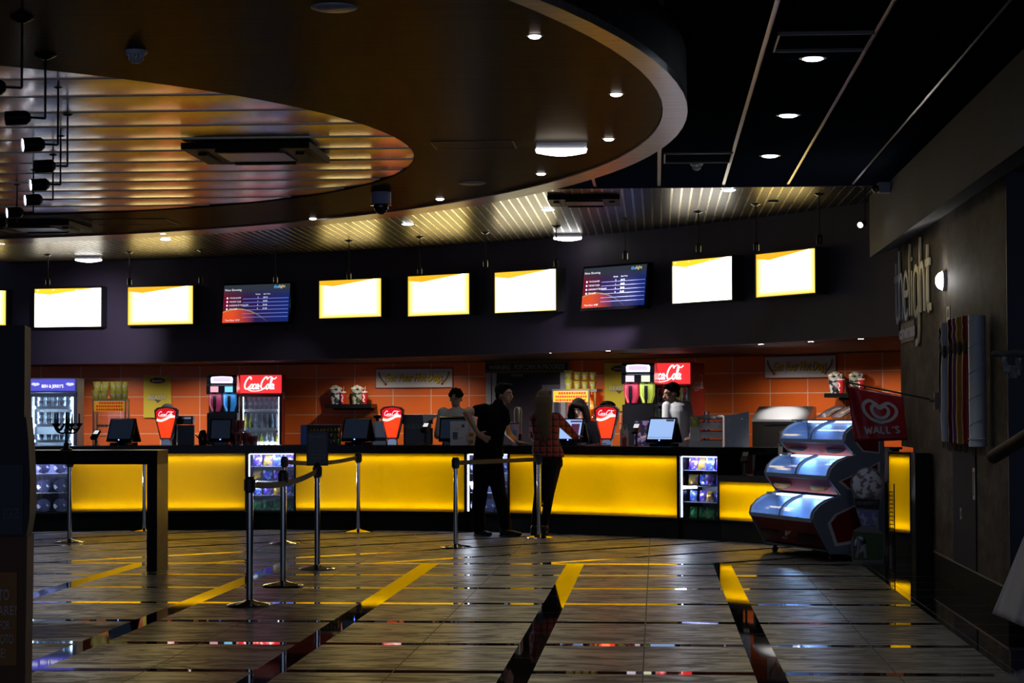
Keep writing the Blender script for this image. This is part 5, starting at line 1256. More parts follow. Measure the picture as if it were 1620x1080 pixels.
# ================================================================== three-tier ice cream freezer
pL = Vector((at(1205, 870, 21.4).x, 21.4, 0)); pR = Vector((at(1303, 870, 20.0).x, 20.0, 0))
fx = (pR - pL).normalized(); WF = (pR - pL).length; fy = Vector((-fx.y, fx.x, 0))
MF = Matrix(((fx.x, fy.x, 0, pL.x), (fx.y, fy.y, 0, pL.y), (0, 0, 1, 0), (0, 0, 0, 1)))
t = thing('ice_cream_freezer', 'grey and red three-tier ice cream freezer with lit curved glass lids, on castors', 'freezer', MF)
mBody = mat('slate_blue_plastic', (0.22, 0.27, 0.38), 0.65, spec=0.15); mTrim = mat('pale_grey_trim', (0.26, 0.29, 0.36), 0.35); mRed = mat('freezer_red', (0.22, 0.008, 0.010), 0.6, spec=0.2)
tiers = [(-0.12, 0.395, 0.10), (0.055, 0.80, 0.62), (0.225, 1.145, 0.99)]     # rim y, rim z, foot z
def side_profile():
    P = [(0.63, 0.05), (0.30, 0.06), (0.05, 0.07), (-0.10, 0.35), (-0.13, 0.40)]
    P += [(-0.11, 0.47), (-0.04, 0.54), (0.06, 0.59), (0.14, 0.605)]
    P += [(0.17, 0.625), (0.065, 0.755), (0.045, 0.81), (0.07, 0.88), (0.13, 0.94), (0.23, 0.985), (0.31, 0.995)]
    P += [(0.33, 1.005), (0.235, 1.10), (0.215, 1.15), (0.235, 1.22), (0.30, 1.28), (0.40, 1.325), (0.50, 1.34)]
    P += [(0.63, 1.34)]
    return P
SPF = side_profile()
for s in (0, 1):
    x0, x1 = ((-0.03, 0.0), (WF, WF + 0.04))[s]
    MB().prism(SPF, x0, x1, 'X').build('side_panel', mBody, t)
MB().prism([(0.52, 0.07), (0.63, 0.07), (0.63, 1.34), (0.52, 1.34)], 0, WF, 'X').build('cabinet', mBody, t)
for (ry, rz, fz), nm in zip(tiers, ('bottom', 'middle', 'top')):
    b = MB(); b.prism([(ry - 0.01, rz - 0.025), (ry + 0.02, rz - 0.03), (ry + 0.03, rz + 0.01), (ry - 0.005, rz + 0.012)], -0.01, WF + 0.01, 'X'); b.build('rim', mBody, t)
    # printed front under the rim
    yb, zb = (0.05, 0.12) if nm == 'bottom' else (ry + 0.10, fz + 0.012)
    fr = MB().prism([(ry + 0.015, rz - 0.03), (yb, zb), (yb + 0.02, zb), (ry + 0.04, rz - 0.03)], 0.0, WF, 'X').build('front_panel', mRed, t)
    Mf = Matrix.Translation((WF / 2, (ry + 0.015 + yb) / 2, (rz - 0.03 + zb) / 2)) @ Matrix.Rotation(-math.atan2(yb - ry - 0.015, rz - 0.03 - zb) , 4, 'X')
    Lh = math.hypot(yb - ry - 0.015, rz - 0.03 - zb)
    for cx_, col in ((-0.30, 'dark'), (0.30, 'pale')):
        b = MB(); b.M = Mf; b.ball((cx_ * WF, -0.006, 0), (WF * 0.15, 0.003, Lh * 0.40), 16, 8)
        b.build('ice_cream_picture', mat('dark_lolly_print', (0.045, 0.020, 0.025), 0.8, spec=0.05, noise=(22, 0.9)) if nm == 'bottom' else bag_mat('lolly_print_%s' % nm, (0.04, 0.012, 0.02) if nm == 'bottom' else (0.30, 0.45, 0.65), (0.12, 0.09, 0.10) if nm == 'bottom' else (0.60, 0.35, 0.40)), fr)
    if nm == 'bottom':
        b = MB(); b.M = Mf; k = 0.055
        H1 = [(0, -1.0), (-1.0, -0.2), (-1.25, 0.5), (-0.75, 1.0), (-0.1, 0.55), (0.1, 0.4)]
        b.strokes([([(px * k, pz * k + 0.01) for px, pz in H1], 0.022), ([(-px * k, pz * k + 0.01) for px, pz in H1], 0.022), ([(px * k * 0.5, pz * k * 0.5 + 0.01) for px, pz in H1], 0.016), ([(-px * k * 0.5, pz * k * 0.5 + 0.01) for px, pz in H1], 0.016)], 0.02, 0.002, -0.008)
        b.build('heart_emblem', mat('dull_white_logo', (0.40, 0.34, 0.34), 0.5), fr)
        text(fr, "WALL'S", mat('dull_white_logo'), 0, -0.075, w=0.13, h=0.022, y=-0.008, M=Mf)
    # curved glass lids, two panes, divider, inner lit tray
    i0 = {'bottom': 4, 'middle': 11, 'top': 18}[nm]; G_ = SPF[i0:i0 + 5]
    for s in (0, 1):
        xa, xb = (0.03, WF / 2 - 0.02) if s == 0 else (WF / 2 + 0.02, WF - 0.03)
        vs = []
        for (yy, zz) in smooth2(G_, 4):
            for xx in (xa, xb): vs.append((xx, yy + 0.006, zz + 0.002))
        n_ = len(vs) // 2; b = MB(); b.add(vs, [(2 * i, 2 * i + 1, 2 * i + 3, 2 * i + 2) for i in range(n_ - 1)]); b.build('glass_lid', glass('freezer_glass', (0.92, 0.96, 1.0), 0.14), t)
    for xx in (0.0, WF / 2 - 0.02, WF - 0.03):
        b = MB(); w_ = 0.04 if 0 < xx < WF * 0.9 else 0.03
        q = smooth2(G_, 4); vs = []
        for (yy, zz) in q: vs += [(xx, yy, zz + 0.006), (xx + w_, yy, zz + 0.006), (xx + w_, yy + 0.02, zz - 0.014), (xx, yy + 0.02, zz - 0.014)]
        b.add(vs, [(4 * i + j, 4 * i + (j + 1) % 4, 4 * i + 4 + (j + 1) % 4, 4 * i + 4 + j) for i in range(len(q) - 1) for j in range(4)]); b.build('lid_frame', mTrim if xx == 0 else mBody, t)
    yb_, zb_ = G_[-1]
    b = MB(); b.prism([(ry + 0.03, rz - 0.02), (0.52, rz - 0.02), (0.52, rz - 0.05), (ry + 0.05, rz - 0.05)], 0.0, WF, 'X'); b.build('tray', mat('frosty_tray', (0.45, 0.62, 0.95), 0.5), t)
    b = MB(); b.prism([(yb_ + 0.03, rz - 0.02), (yb_ + 0.05, rz - 0.02), (yb_ + 0.05, zb_ + 0.0), (yb_ + 0.03, zb_ + 0.0)], 0.0, WF, 'X'); b.build('inner_wall', mat('frosty_wall', (0.42, 0.60, 0.95), 0.5), t)
    if nm != 'top':
        pass
    MB().box(0.10, WF - 0.06, yb_ - 0.02, yb_ + 0.02, zb_ - 0.022, zb_ - 0.006).build('light_tube', glow('freezer_tube', (0.80, 0.90, 1.0), 5), t)
    for s in (0.27, 0.75):
        lamp('freezer_light', 'AREA', MF @ Vector((WF * s, yb_ - 0.01, zb_ - 0.03)), 3.0 if nm == 'bottom' else 2.2, (0.32, 0.58, 1.0), target=MF @ Vector((WF * s, yb_ - 0.10, rz - 0.1)), size=0.36, size_y=0.03)
    b = MB(); b.rbox(0.06, 0.20, G_[3][0] - 0.03, G_[3][0] + 0.02, G_[3][1] + 0.0, G_[3][1] + 0.025, 0.008); b.build('price_clip', mat('pale_clip', (0.35, 0.42, 0.42), 0.4), t)
MB().box(0.0, WF, 0.34, 0.63, 1.335, 1.35).build('top_board', mTrim, t)
# side pictures: white-edged red panels on the side that faces the camera
Ms = Matrix.Translation((WF + 0.041, 0, 0)) @ Matrix.Rotation(PI / 2, 4, 'Z')
for pr in ([(0.10, 0.14), (0.02, 0.36), (0.10, 0.45), (0.32, 0.54), (0.56, 0.56), (0.56, 0.20)], [(0.14, 0.76), (0.24, 0.68), (0.58, 0.62), (0.58, 0.95), (0.44, 0.88)], [(0.31, 1.14), (0.40, 1.04), (0.58, 1.02), (0.58, 1.30), (0.48, 1.25)]):
    cx_ = sum(p[0] for p in pr) / len(pr); cz_ = sum(p[1] for p in pr) / len(pr)
    b = MB(); b.M = Ms; b.prism(pr, -0.004, 0.0, 'Y'); e = b.build('side_picture_edge', mat('picture_edge', (0.75, 0.75, 0.8), 0.4), t)
    b = MB(); b.M = Ms; b.prism([(cx_ + (p[0] - cx_) * 0.86, cz_ + (p[1] - cz_) * 0.86) for p in pr], -0.006, -0.004, 'Y'); b.build('side_picture', mRed, e)
b = MB()
for (xx, yy) in ((0.06, 0.12), (WF - 0.06, 0.12), (0.06, 0.56), (WF - 0.06, 0.56)):
    b = MB(); b.cyl((xx - 0.015, yy, 0.03), (xx + 0.015, yy, 0.03), 0.03, n=16); b.box(xx - 0.02, xx + 0.02, yy - 0.012, yy + 0.012, 0.03, 0.10); b.build('castor', M_BLACKM, t)
b = MB(); b.box(0, WF, 0.05, 0.63, 0.085, 0.10); b.build('base_plate', mBody, t)
# bags and boxes lying on top of the freezer and a small gilt ornament on its middle tier
for i, (xx, yy, k, lab) in enumerate([(0.30, 0.62, 0, 'flat pink snack bag at the left on top of the freezer'), (0.68, 0.60, 1, 'plump snack bag in the middle on top of the freezer'), (1.05, 0.62, 2, 'gold snack bag at the right on top of the freezer, by the red flag')]):
    M = MF @ Matrix.Translation((xx, yy - 0.09, 1.37)) @ Matrix.Rotation(math.radians(-62), 4, 'X') @ Matrix.Rotation(0.0, 4, 'Z')
    put_bag(4 if i < 2 else 2, M, lab, None, 0.26, 0.24)
t2 = thing('price_card', 'small pale card standing on the middle tier of the freezer', 'card', MF @ Matrix.Translation((0.10, 0.17, 0.985)))
MB().box(-0.05, 0.05, 0, 0.003, 0, 0.09).build('card', mat('pale_card', (0.6, 0.6, 0.55), 0.5), t2); MB().box(-0.04, 0.04, -0.02, 0.03, 0.0, 0.008).build('foot', M_CHROME, t2)

# ================================================================== flat cone cut-out, wire basket, flag
Dc = 19.85; M = face_frame(1371, 0, Dc, -6); k = PX(Dc); zc = lambda y: zof(1371, y, Dc); xx_ = lambda x: (x - 1371) * k
t = thing('cone_cutout', 'flat cardboard ice cream cone cut-out leaning by the freezer side', 'display stand', M)
pr = [(xx_(1371) + 26.5 * k * math.cos(a), zc(766) + 28 * k * math.sin(a)) for a in [math.radians(v) for v in range(-10, 191, 12)]]
pr += [(xx_(1352), zc(802)), (xx_(1362), zc(832)), (xx_(1350), zc(838)), (xx_(1344), zc(860)), (xx_(1347), 0.0), (xx_(1396), 0.0), (xx_(1397), zc(845)), (xx_(1384), zc(834)), (xx_(1391), zc(800))]
MB().prism(pr, 0.0, 0.010, 'Y').build('board', mat('cutout_card', (0.30, 0.30, 0.34), 0.6), t)
b = MB(); b.ball((0, -0.003, zc(765)), (24 * k, 0.004, 25 * k), 26, 10); b.build('ice_cream_scoop', bag_mat('cookie_dough_print', (0.62, 0.57, 0.54), (0.16, 0.11, 0.08)), t)
MB().prism([(xx_(1351), zc(788)), (xx_(1391), zc(790)), (xx_(1389), zc(806)), (xx_(1353), zc(803))], -0.006, 0, 'Y').build('name_band', mat('band_black', (0.010, 0.010, 0.018), 0.5), t)
text(t, "BEN&JERRY'S", mat('band_print', (0.30, 0.29, 0.27), 0.5), xx_(1371), zc(796), w=33 * k, h=7 * k, y=-0.008)
MB().prism([(xx_(1354), zc(806)), (xx_(1389), zc(808)), (xx_(1383), zc(832)), (xx_(1361), zc(831))], -0.004, 0, 'Y').build('cup_print', bag_mat('violet_cup_print', (0.10, 0.09, 0.24), (0.28, 0.27, 0.36)), t)
MB().prism([(xx_(1348), 0.02), (xx_(1395), 0.02), (xx_(1396), zc(844)), (xx_(1348), zc(840))], -0.003, 0, 'Y').build('meadow_print', mat('dull_green_print', (0.09, 0.16, 0.07), 0.6), t)
b = MB(); b.ball((xx_(1359), -0.006, zc(862)), (10 * k, 0.004, 14 * k), 14, 8); b.build('cow_print', bag_mat('cow_patches', (0.008, 0.008, 0.012), (0.36, 0.36, 0.38)), t)
b = MB(); b.strokes([[(xx_(1355), zc(848)), (xx_(1356), zc(866)), (xx_(1353), zc(882))], [(xx_(1366), zc(866)), (xx_(1367), zc(882))]], 4 * k, 0.002, -0.009); b.build('cow_legs', mat('cow_white', (0.42, 0.42, 0.45), 0.5), t)
# wire basket stand behind
M = face_frame(1400, 0, 20.5, 6); t = thing('wire_basket', 'black wire mesh basket stand between the cut-out and the upright yellow panel', 'basket', M)
w, d, z0, z1 = 0.17, 0.22, 0.42, 0.63
b = MB()
for i in range(9):
    x = -w / 2 + w * i / 8; b.tube([(x, 0, 0.12), (x, 0, 0.64)], 0.003, 5); b.tube([(x, d, 0.12), (x, d, 0.64)], 0.003, 5)
for i in range(14):
    z = 0.12 + 0.04 * i; b.tube([(-w / 2, 0, z), (w / 2, 0, z), (w / 2, d, z), (-w / 2, d, z)], 0.003, 5, True)
b.build('mesh', M_BLACKM, t)
b = MB(); [b.tube([(sx * w / 2, yy, 0.0), (sx * w / 2, yy, 0.72)], 0.007, 6) for sx in (-1, 1) for yy in (0, d)]; b.build('frame', M_BLACKM, t)
# flag
Pw = G(U_W, 18.35, 0); zP = zof(1480, 634, Pw.y)
pw = at(1481, 634, G(U_W, 18.2).y); tip = at(1338, 604, 18.0)
M = Matrix.Translation(G(U_W, (pw.dot(GY)), zP)); t = thing('wall_flag', 'red shiny hanging flag with a white heart emblem on a pole from the side wall', 'flag', M)
o_ = M.translation; L = tip - o_
MB().tube([(0, 0, 0), tuple(L * 1.0)], 0.008, 8).build('pole', M_BLACKM, t)
b = MB(); b.M = GROT; b.box(-0.03, 0.0, -0.03, 0.03, -0.07, 0.07); b.cyl((-0.03, 0, 0), (-0.07, 0, 0.01), 0.016, n=10); b.build('bracket', mat('grey_bracket', (0.10, 0.10, 0.12), 0.4), t)
fl = []
def flag_pt(u, v):
    # u: 0 free end .. 1 wall end; v: 0 bottom .. 1 top (on the pole)
    xT = 1340 + 88 * u; yT = 609 + 17 * u; xB = 1352 + 83 * u; yB = 699 - 3 * u
    x = xT * v + xB * (1 - v); y = yT * v + yB * (1 - v)
    fold = 0.020 * math.sin(u * 16 + v * 1.5) * math.exp(-u * 4) + 0.008 * math.sin(u * 5 + v * 4)
    s = tip + (o_ - tip) * (0.02 + 0.62 * u)
    q = at(x, y, s.y); return (q.x - o_.x, s.y - 0.012 + fold - o_.y, q.z - o_.z)
b = MB(); b.grid(flag_pt, 30, 16); fo = b.build('cloth', mat('flag_red_pvc', (0.30, 0.010, 0.016), 0.28), t, True)
sm = fo.modifiers.new('thick', 'SOLIDIFY'); sm.thickness = 0.002
def flag_uv(px, pz): return Vector(flag_pt(px, pz))
def flag_strokes(lines, wd, name):
    b = MB(); vs_all = []
    for ln in lines:
        P = smooth2(ln, 6); N = len(P); vs = []
        for i, p in enumerate(P):
            q0 = P[max(0, i - 1)]; q1 = P[min(N - 1, i + 1)]; dx, dz = q1[0] - q0[0], q1[1] - q0[1]; h = math.hypot(dx, dz) or 1
            for s in (1, -1):
                q = flag_uv(p[0] - dz / h * wd / 2 * s, p[1] + dx / h * wd / 2 * s); vs.append((q.x, q.y - 0.004, q.z))
        b.add(vs, [(2 * i, 2 * i + 1, 2 * i + 3, 2 * i + 2) for i in range(N - 1)])
    return b.build(name, mat('flag_white_print', (0.42, 0.40, 0.46), 0.4), t)
H1 = [(0.02, -1.05), (-0.7, -0.75), (-1.15, -0.1), (-1.15, 0.55), (-0.70, 0.95), (-0.2, 0.65), (0.0, 0.40)]
hc = (0.545, 0.585)
ls = []
for s in (1, -1): ls.append([(hc[0] + s * px * 0.255, hc[1] + pz * 0.205) for px, pz in H1]); ls.append([(hc[0] + s * px * 0.13, hc[1] - 0.0 + pz * 0.125) for px, pz in H1])
flag_strokes(ls, 0.062, 'heart_emblem')
lt = {'W': [[(0, 1), (.25, 0), (.5, .8), (.75, 0), (1, 1)]], 'A': [[(0, 0), (.5, 1)], [(.5, 1), (1, 0)], [(.2, .35), (.8, .35)]], 'L': [[(.1, 1), (.1, 0)], [(.1, 0), (.8, 0)]], "'": [[(.5, 1), (.4, .7)]], 'S': [[(.9, .85), (.5, 1), (.15, .78), (.5, .52), (.88, .25), (.5, 0), (.1, .15)]]}
def poly(l):   # straight letters stay straight
    out = []
    for a, c in zip(l, l[1:]): out.append([a, ((a[0] + c[0]) / 2, (a[1] + c[1]) / 2), c])
    return out
ls = []; xx = 0.22
for ch, cw in (('W', .15), ('A', .12), ('L', .10), ('L', .10), ("'", .05), ('S', .10)):
    segs = lt[ch] if ch == 'S' else [q for l in lt[ch] for q in poly(l)]
    for l in segs: ls.append([(xx + px * cw * 0.9, 0.155 + pz * 0.135 + (xx - 0.5) * 0.04) for px, pz in l])
    xx += cw * 1.08
flag_strokes(ls, 0.034, 'name_print')

# ================================================================== right side wall things
def on_side(x, y, off=0.0):           # the point of the side wall seen at (x, y)
    d = ray(x, y); dg = d.dot(GX); k = (U_W - off) / dg; return Vector((0, 0, EYE)) + d * k
def side_M(x, y, off=0.0):            # frame on the side wall: +X runs toward the camera, -Y leaves the wall
    p = on_side(x, y, off); return Matrix.Translation(p) @ GROT @ Matrix.Rotation(-PI / 2, 4, 'Z')
# big lettering
M = side_M(1448, 500); t = thing('wall_lettering', 'large tall raised lettering reading the light on the brown side wall', 'sign', M)
zb_ = on_side(1444, 500).z; zx = on_side(1444, 428).z; za = on_side(1444, 385).z
v0 = on_side(1419, 500).dot(GY); v1 = on_side(1476, 500).dot(GY); vm = M.translation.dot(GY); LW = v0 - v1
xh = zx - zb_; ah = za - zb_; zo = zb_ - M.translation.z
G1 = {'t': ([[(.35, 0.12), (.35, 1.35)], [(.35, .15), (.55, .0), (.8, .05)], [(0.05, .98), (.75, .98)]], .85), 'h': ([[(.12, 0), (.12, 'A')], [(.12, .6), (.3, .95), (.6, .98), (.8, .7), (.8, 0)]], 1.0),
      'e': ([[(.1, .55), (.85, .55), (.78, .85), (.5, 1), (.2, .85), (.08, .5), (.2, .12), (.5, 0), (.82, .14)]], 1.0), 'l': ([[(.15, 0), (.15, 'A')]], .42), 'i': ([[(.15, 0), (.15, .98)], [(.15, 1.2), (.15, 1.28)]], .42),
      'g': ([[(.85, .9), (.5, 1), (.2, .85), (.1, .5), (.2, .12), (.5, 0), (.85, .12)], [(.88, 1.0), (.88, -.35), (.7, -.6), (.4, -.62)]], 1.05)}
def wall_word(word, x, scale, m, name, wd):
    b = MB(); cx = x
    for ch in word:
        gl, adv = G1[ch]
        for l in gl:
            P = [(cx + px * scale, zo + (ah if pz == 'A' else pz * xh)) for px, pz in l]
            if len(P) == 2: P = [P[0], ((P[0][0] + P[1][0]) / 2, (P[0][1] + P[1][1]) / 2), P[1]]
            P2 = smooth2(P, 5)
            # raised ribbon 6 cm deep
            N = len(P2); vs = []
            for i, p in enumerate(P2):
                q0 = P2[max(0, i - 1)]; q1 = P2[min(N - 1, i + 1)]; dx, dz = q1[0] - q0[0], q1[1] - q0[1]; hh = math.hypot(dx, dz) or 1
                nx, nz = -dz / hh * wd / 2, dx / hh * wd / 2
                vs += [(p[0] + nx, -0.010, p[1] + nz), (p[0] - nx, -0.010, p[1] - nz), (p[0] - nx, -0.026, p[1] - nz), (p[0] + nx, -0.026, p[1] + nz)]
            fs = [(4 * i + j, 4 * i + (j + 1) % 4, 4 * i + 4 + (j + 1) % 4, 4 * i + 4 + j) for i in range(N - 1) for j in range(4)] + [(3, 2, 1, 0), tuple(4 * (N - 1) + j for j in range(4))]
            b.add(vs, fs)
        cx += adv * scale
    b.build(name, m, t); return cx
tot = sum(G1[c][1] for c in 'thelight'); sc_ = LW / tot
cx = wall_word('the', -(v0 - vm), sc_, mat('letters_blue_white', (0.60, 0.64, 0.78), 0.4), 'word_the', sc_ * 0.16)
wall_word('light', cx, sc_, mat('letters_pale_yellow', (0.80, 0.74, 0.48), 0.4), 'word_light', sc_ * 0.16)
# small word beneath
Ms2 = side_M(1438, 524); p1_, p2_ = on_side(1427, 524), on_side(1452, 524)
t3 = thing('small_wall_sign', 'small pale raised word under the large wall lettering', 'sign', Ms2)
text(t3, 'cinemas', mat('letters_blue_white'), 0, 0, w=abs(p1_.dot(GY) - p2_.dot(GY)), h=0.13, y=-0.02, bold=0.05)
MB().box(-0.52, 0.52, -0.016, 0, -0.10, 0.09).build('backing', mat('sign_backing', (0.10, 0.10, 0.10), 0.5), t3)
# wall bulkhead lamp
M = side_M(1496, 444); t = thing('bulkhead_lamp', 'lit white oval bulkhead lamp on the brown side wall beside the lettering', 'lamp', M)
MB().prism([(0.10 * math.cos(a) * (1 if abs(math.cos(a)) < .7 else 1), 0.085 * math.sin(a)) for a in [2 * PI * i / 24 for i in range(24)]], -0.03, 0, 'Y').build('housing', M_WHITEP, t)
MB().ball((0, -0.03, 0), (0.09, 0.055, 0.075), 18, 10).build('diffuser', glow('lamp_white', (1, 0.98, 0.96), 7), t, True)
lamp('wall_lamp', 'POINT', M @ Vector((0, -0.16, 0)), 4.5, (1, 0.97, 0.92), radius=0.05)
# little notice
M = side_M(1501, 496); t = thing('small_notice', 'small pale notice above the row of hanging tubes', 'notice', M); MB().box(-0.10, 0.10, -0.006, 0, -0.06, 0.06).build('sheet', mat('notice_grey', (0.22, 0.21, 0.17), 0.5), t)
text(t, 'EXIT', mat('notice_ink', (0.05, 0.05, 0.05), 0.5), 0, 0.0, w=0.14, h=0.05, y=-0.007) if False else MB().strokes([[(-0.06, -0.03), (-0.03, 0.03), (0.0, -0.02), (0.03, 0.03), (0.05, -0.03)]], 0.02, 0.002, -0.006).build('symbol', mat('notice_ink', (0.05, 0.05, 0.05), 0.5), t)
# hanging tubes
ptop = on_side(1545, 497, 0.10); pbot = on_side(1545, 712, 0.10); Hh = ptop.z - pbot.z
def wall_tube(x, off, r, col, lab, ztop, zbot, big=False, grp=None):
    p = on_side(x, 600, off); M = Matrix.Translation((p.x, p.y, zbot)); t = thing('hanging_tube', lab, 'tube', M, grp); H = ztop - zbot
    m = mat('tube_' + lab.split()[0] + ('_big' if big else ''), col, 0.35)
    if big:
        MB().lathe([(r * 1.06, 0.0), (r * 1.06, 0.03), (r, 0.035), (r, H), (0.001, H)], 28).build('tube', m, t, True)
        b = MB(); b.tube([(r * 1.005 * math.cos(a * 0.35), r * 1.005 * math.sin(a * 0.35), 0.05 + a * 0.0105) for a in range(84)], 0.004, 5); b.build('spiral_rib', mat('tube_rib', (0.65, 0.70, 0.82), 0.4), t, True)
        b = MB(); b.tube([(r * 1.04 * math.cos(a * PI / 14), r * 1.04 * math.sin(a * PI / 14), 0.055) for a in range(28)], 0.006, 5, True); b.build('lower_ring', m, t, True)
    else:
        prof = [(r * 0.9, 0), (r * 0.95, 0.10), (r * 1.1, 0.2), (r, 0.30), (r * 0.95, H * 0.62), (r * 0.75, H * 0.74), (r * 0.75, H * 0.80), (r, H * 0.86), (r * 0.8, H * 0.92), (r, H * 0.96), (r * 0.9, H), (0.001, H)]
        MB().lathe(prof, 18).build('tube', m, t, True)
        MB().ball((-r * 0.5, -r * 0.7, H * 0.755), (0.02, 0.02, 0.055), 10, 8).build('grip', mat('tan_grip', (0.20, 0.13, 0.11), 0.6), t, True)
    b = MB(); rr = random.Random(int(x))
    for i in range(14):
        a = 2 * PI * i / 14; b.cyl((r * 0.8 * math.cos(a), r * 0.8 * math.sin(a), -0.0), (r * 0.85 * math.cos(a), r * 0.85 * math.sin(a), -0.05 - 0.02 * rr.random()), 0.004, 0.003, 5)
    b.build('fringe', mat('ochre_fringe', (0.22, 0.15, 0.05), 0.7), t)
zT = lambda x, y: on_side(x, y, 0.08).z
wall_tube(1546, 0.085, 0.062, (0.92, 0.95, 1.0), 'white large ribbed tube hanging on the side wall, nearest the corner', zT(1546, 499), zT(1546, 706), True)
for x, r, col, nm, yt, yb, pl in [(1530, 0.040, (0.55, 0.03, 0.04), 'red', 499, 702, 'right behind the large white one'), (1521, 0.042, (0.80, 0.45, 0.03), 'yellow', 501, 702, 'between the red and the violet ones'), (1514, 0.040, (0.30, 0.12, 0.36), 'violet', 503, 700, 'between the yellow and the dark red ones'), (1507, 0.040, (0.16, 0.015, 0.03), 'maroon', 505, 700, 'left of the violet one'), (1498, 0.050, (0.75, 0.78, 0.95), 'lilac', 510, 698, 'left of the dark red one'), (1492, 0.038, (0.02, 0.02, 0.03), 'black', 518, 640, 'farthest from the corner')]:
    wall_tube(x, 0.075, r, col, '%s slim hanging tube on the side wall, %s' % (nm, pl), zT(x, yt), zT(x, yb))
# pull handle and switch
M = side_M(1543, 765); t = thing('wall_plate', 'pale upright plate with a dark slot on the side wall under the white tube', 'plate', M)
MB().rbox(-0.055, 0.055, -0.012, 0, -0.12, 0.12, 0.004).build('plate', mat('pale_steel', (0.30, 0.31, 0.36), 0.4), t); MB().box(-0.014, 0.014, -0.016, -0.011, -0.09, 0.09).build('slot', M_BLACK, t)
M = side_M(1522, 812); t = thing('wall_switch', 'small grey switch on the side wall left of the pale upright plate', 'switch', M)
MB().rbox(-0.05, 0.05, -0.010, 0, -0.045, 0.045, 0.004).build('plate', mat('grey_switch', (0.10, 0.11, 0.14), 0.4), t); MB().box(-0.02, 0.02, -0.014, -0.009, -0.02, 0.02).build('rocker', mat('grey_switch'), t)
# handrail rising to the right
a = at(1572, 722, 12.6); c = at(1660, 668, 11.6); t = thing('handrail', 'thick dark handrail end sloping up at the right edge', 'handrail', Matrix.Translation(a))
d = c - a; b = MB(); b.tube([(0, 0, 0), tuple(d)], 0.042, 16); b.ball((0, 0, 0), 0.042, 16, 8); b.build('rail', mat('dark_handrail', (0.020, 0.018, 0.022), 0.6, spec=0.2), t, True)
MB().tube([tuple(d * 0.9), tuple(d * 0.9 + Vector((0, 0.1, -1.2)))], 0.02, 10).build('support_post', M_BLACKM, t)
# horizontal pole with a white paper tag at the right edge
a = at(1569, 560, 12.8); c = at(1665, 556, 12.6); t = thing('branch_pole', 'rough pale pole with white paper tags reaching in at the right edge', 'pole', Matrix.Translation(a)); d = c - a
b = MB(); b.tube([tuple(d * (i / 10) + Vector((0, 0, 0.006 * math.sin(i * 2.1)))) for i in range(11)], [0.018 + 0.006 * ((i * 7) % 3) / 2 for i in range(11)], 10); b.build('pole', mat('bark_grey', (0.16, 0.15, 0.13), 0.8, noise=(30, 0.6)), t, True)
for i, (px, py, w_, h_) in enumerate([(1592, 577, 10, 26), (1603, 588, 14, 20), (1612, 580, 9, 28)]):
    q = at(px, py, 12.55) - a; b = MB(); k = PX(12.5)
    b.grid(lambda u, v: (q.x + (u - .5) * w_ * k + 0.006 * math.sin(v * 6), q.y + 0.012 * math.sin(u * 5 + v * 3 + i), q.z + (v - .5) * h_ * k), 6, 8); o = b.build('paper_tag', mat('white_tissue', (0.32, 0.31, 0.33), 0.7), t, True)
    sm = o.modifiers.new('thick', 'SOLIDIFY'); sm.thickness = 0.002
# pale draped cloth at lower right
zb0 = 0.0; t = thing('draped_cloth', 'pale draped cloth hanging over a stand at the lower right edge', 'cloth', Matrix.Translation(at_z(1600, 1000, 0.0)))
o_ = Vector(t.matrix_world.translation)
def drape(u, v):
    # u 0 left edge .. 1 right; v 0 bottom .. 1 top
    x = (1570 + 140 * u) * (1 - v) + (1622 + 88 * u) * v; y = (970 + 60 * u) * (1 - v) + 842 * v
    D = 12.9 - 0.9 * u + 0.05 * math.sin(u * 22) * (1 - 0.5 * v) + 0.3 * v
    return tuple(at(x, y, D) - o_)
b = MB(); b.grid(drape, 60, 14); cl = b.build('cloth', mat('pale_taupe_cloth', (0.62, 0.55, 0.53), 0.7), t, True); sm = cl.modifiers.new('thick', 'SOLIDIFY'); sm.thickness = 0.004
p_ = at(1690, 842, 12.4) - o_
MB().tube([(p_.x, p_.y + 0.1, -0.0), (p_.x, p_.y + 0.1, p_.z)], 0.03, 12).build('stand_pole', M_BLACKM, t)
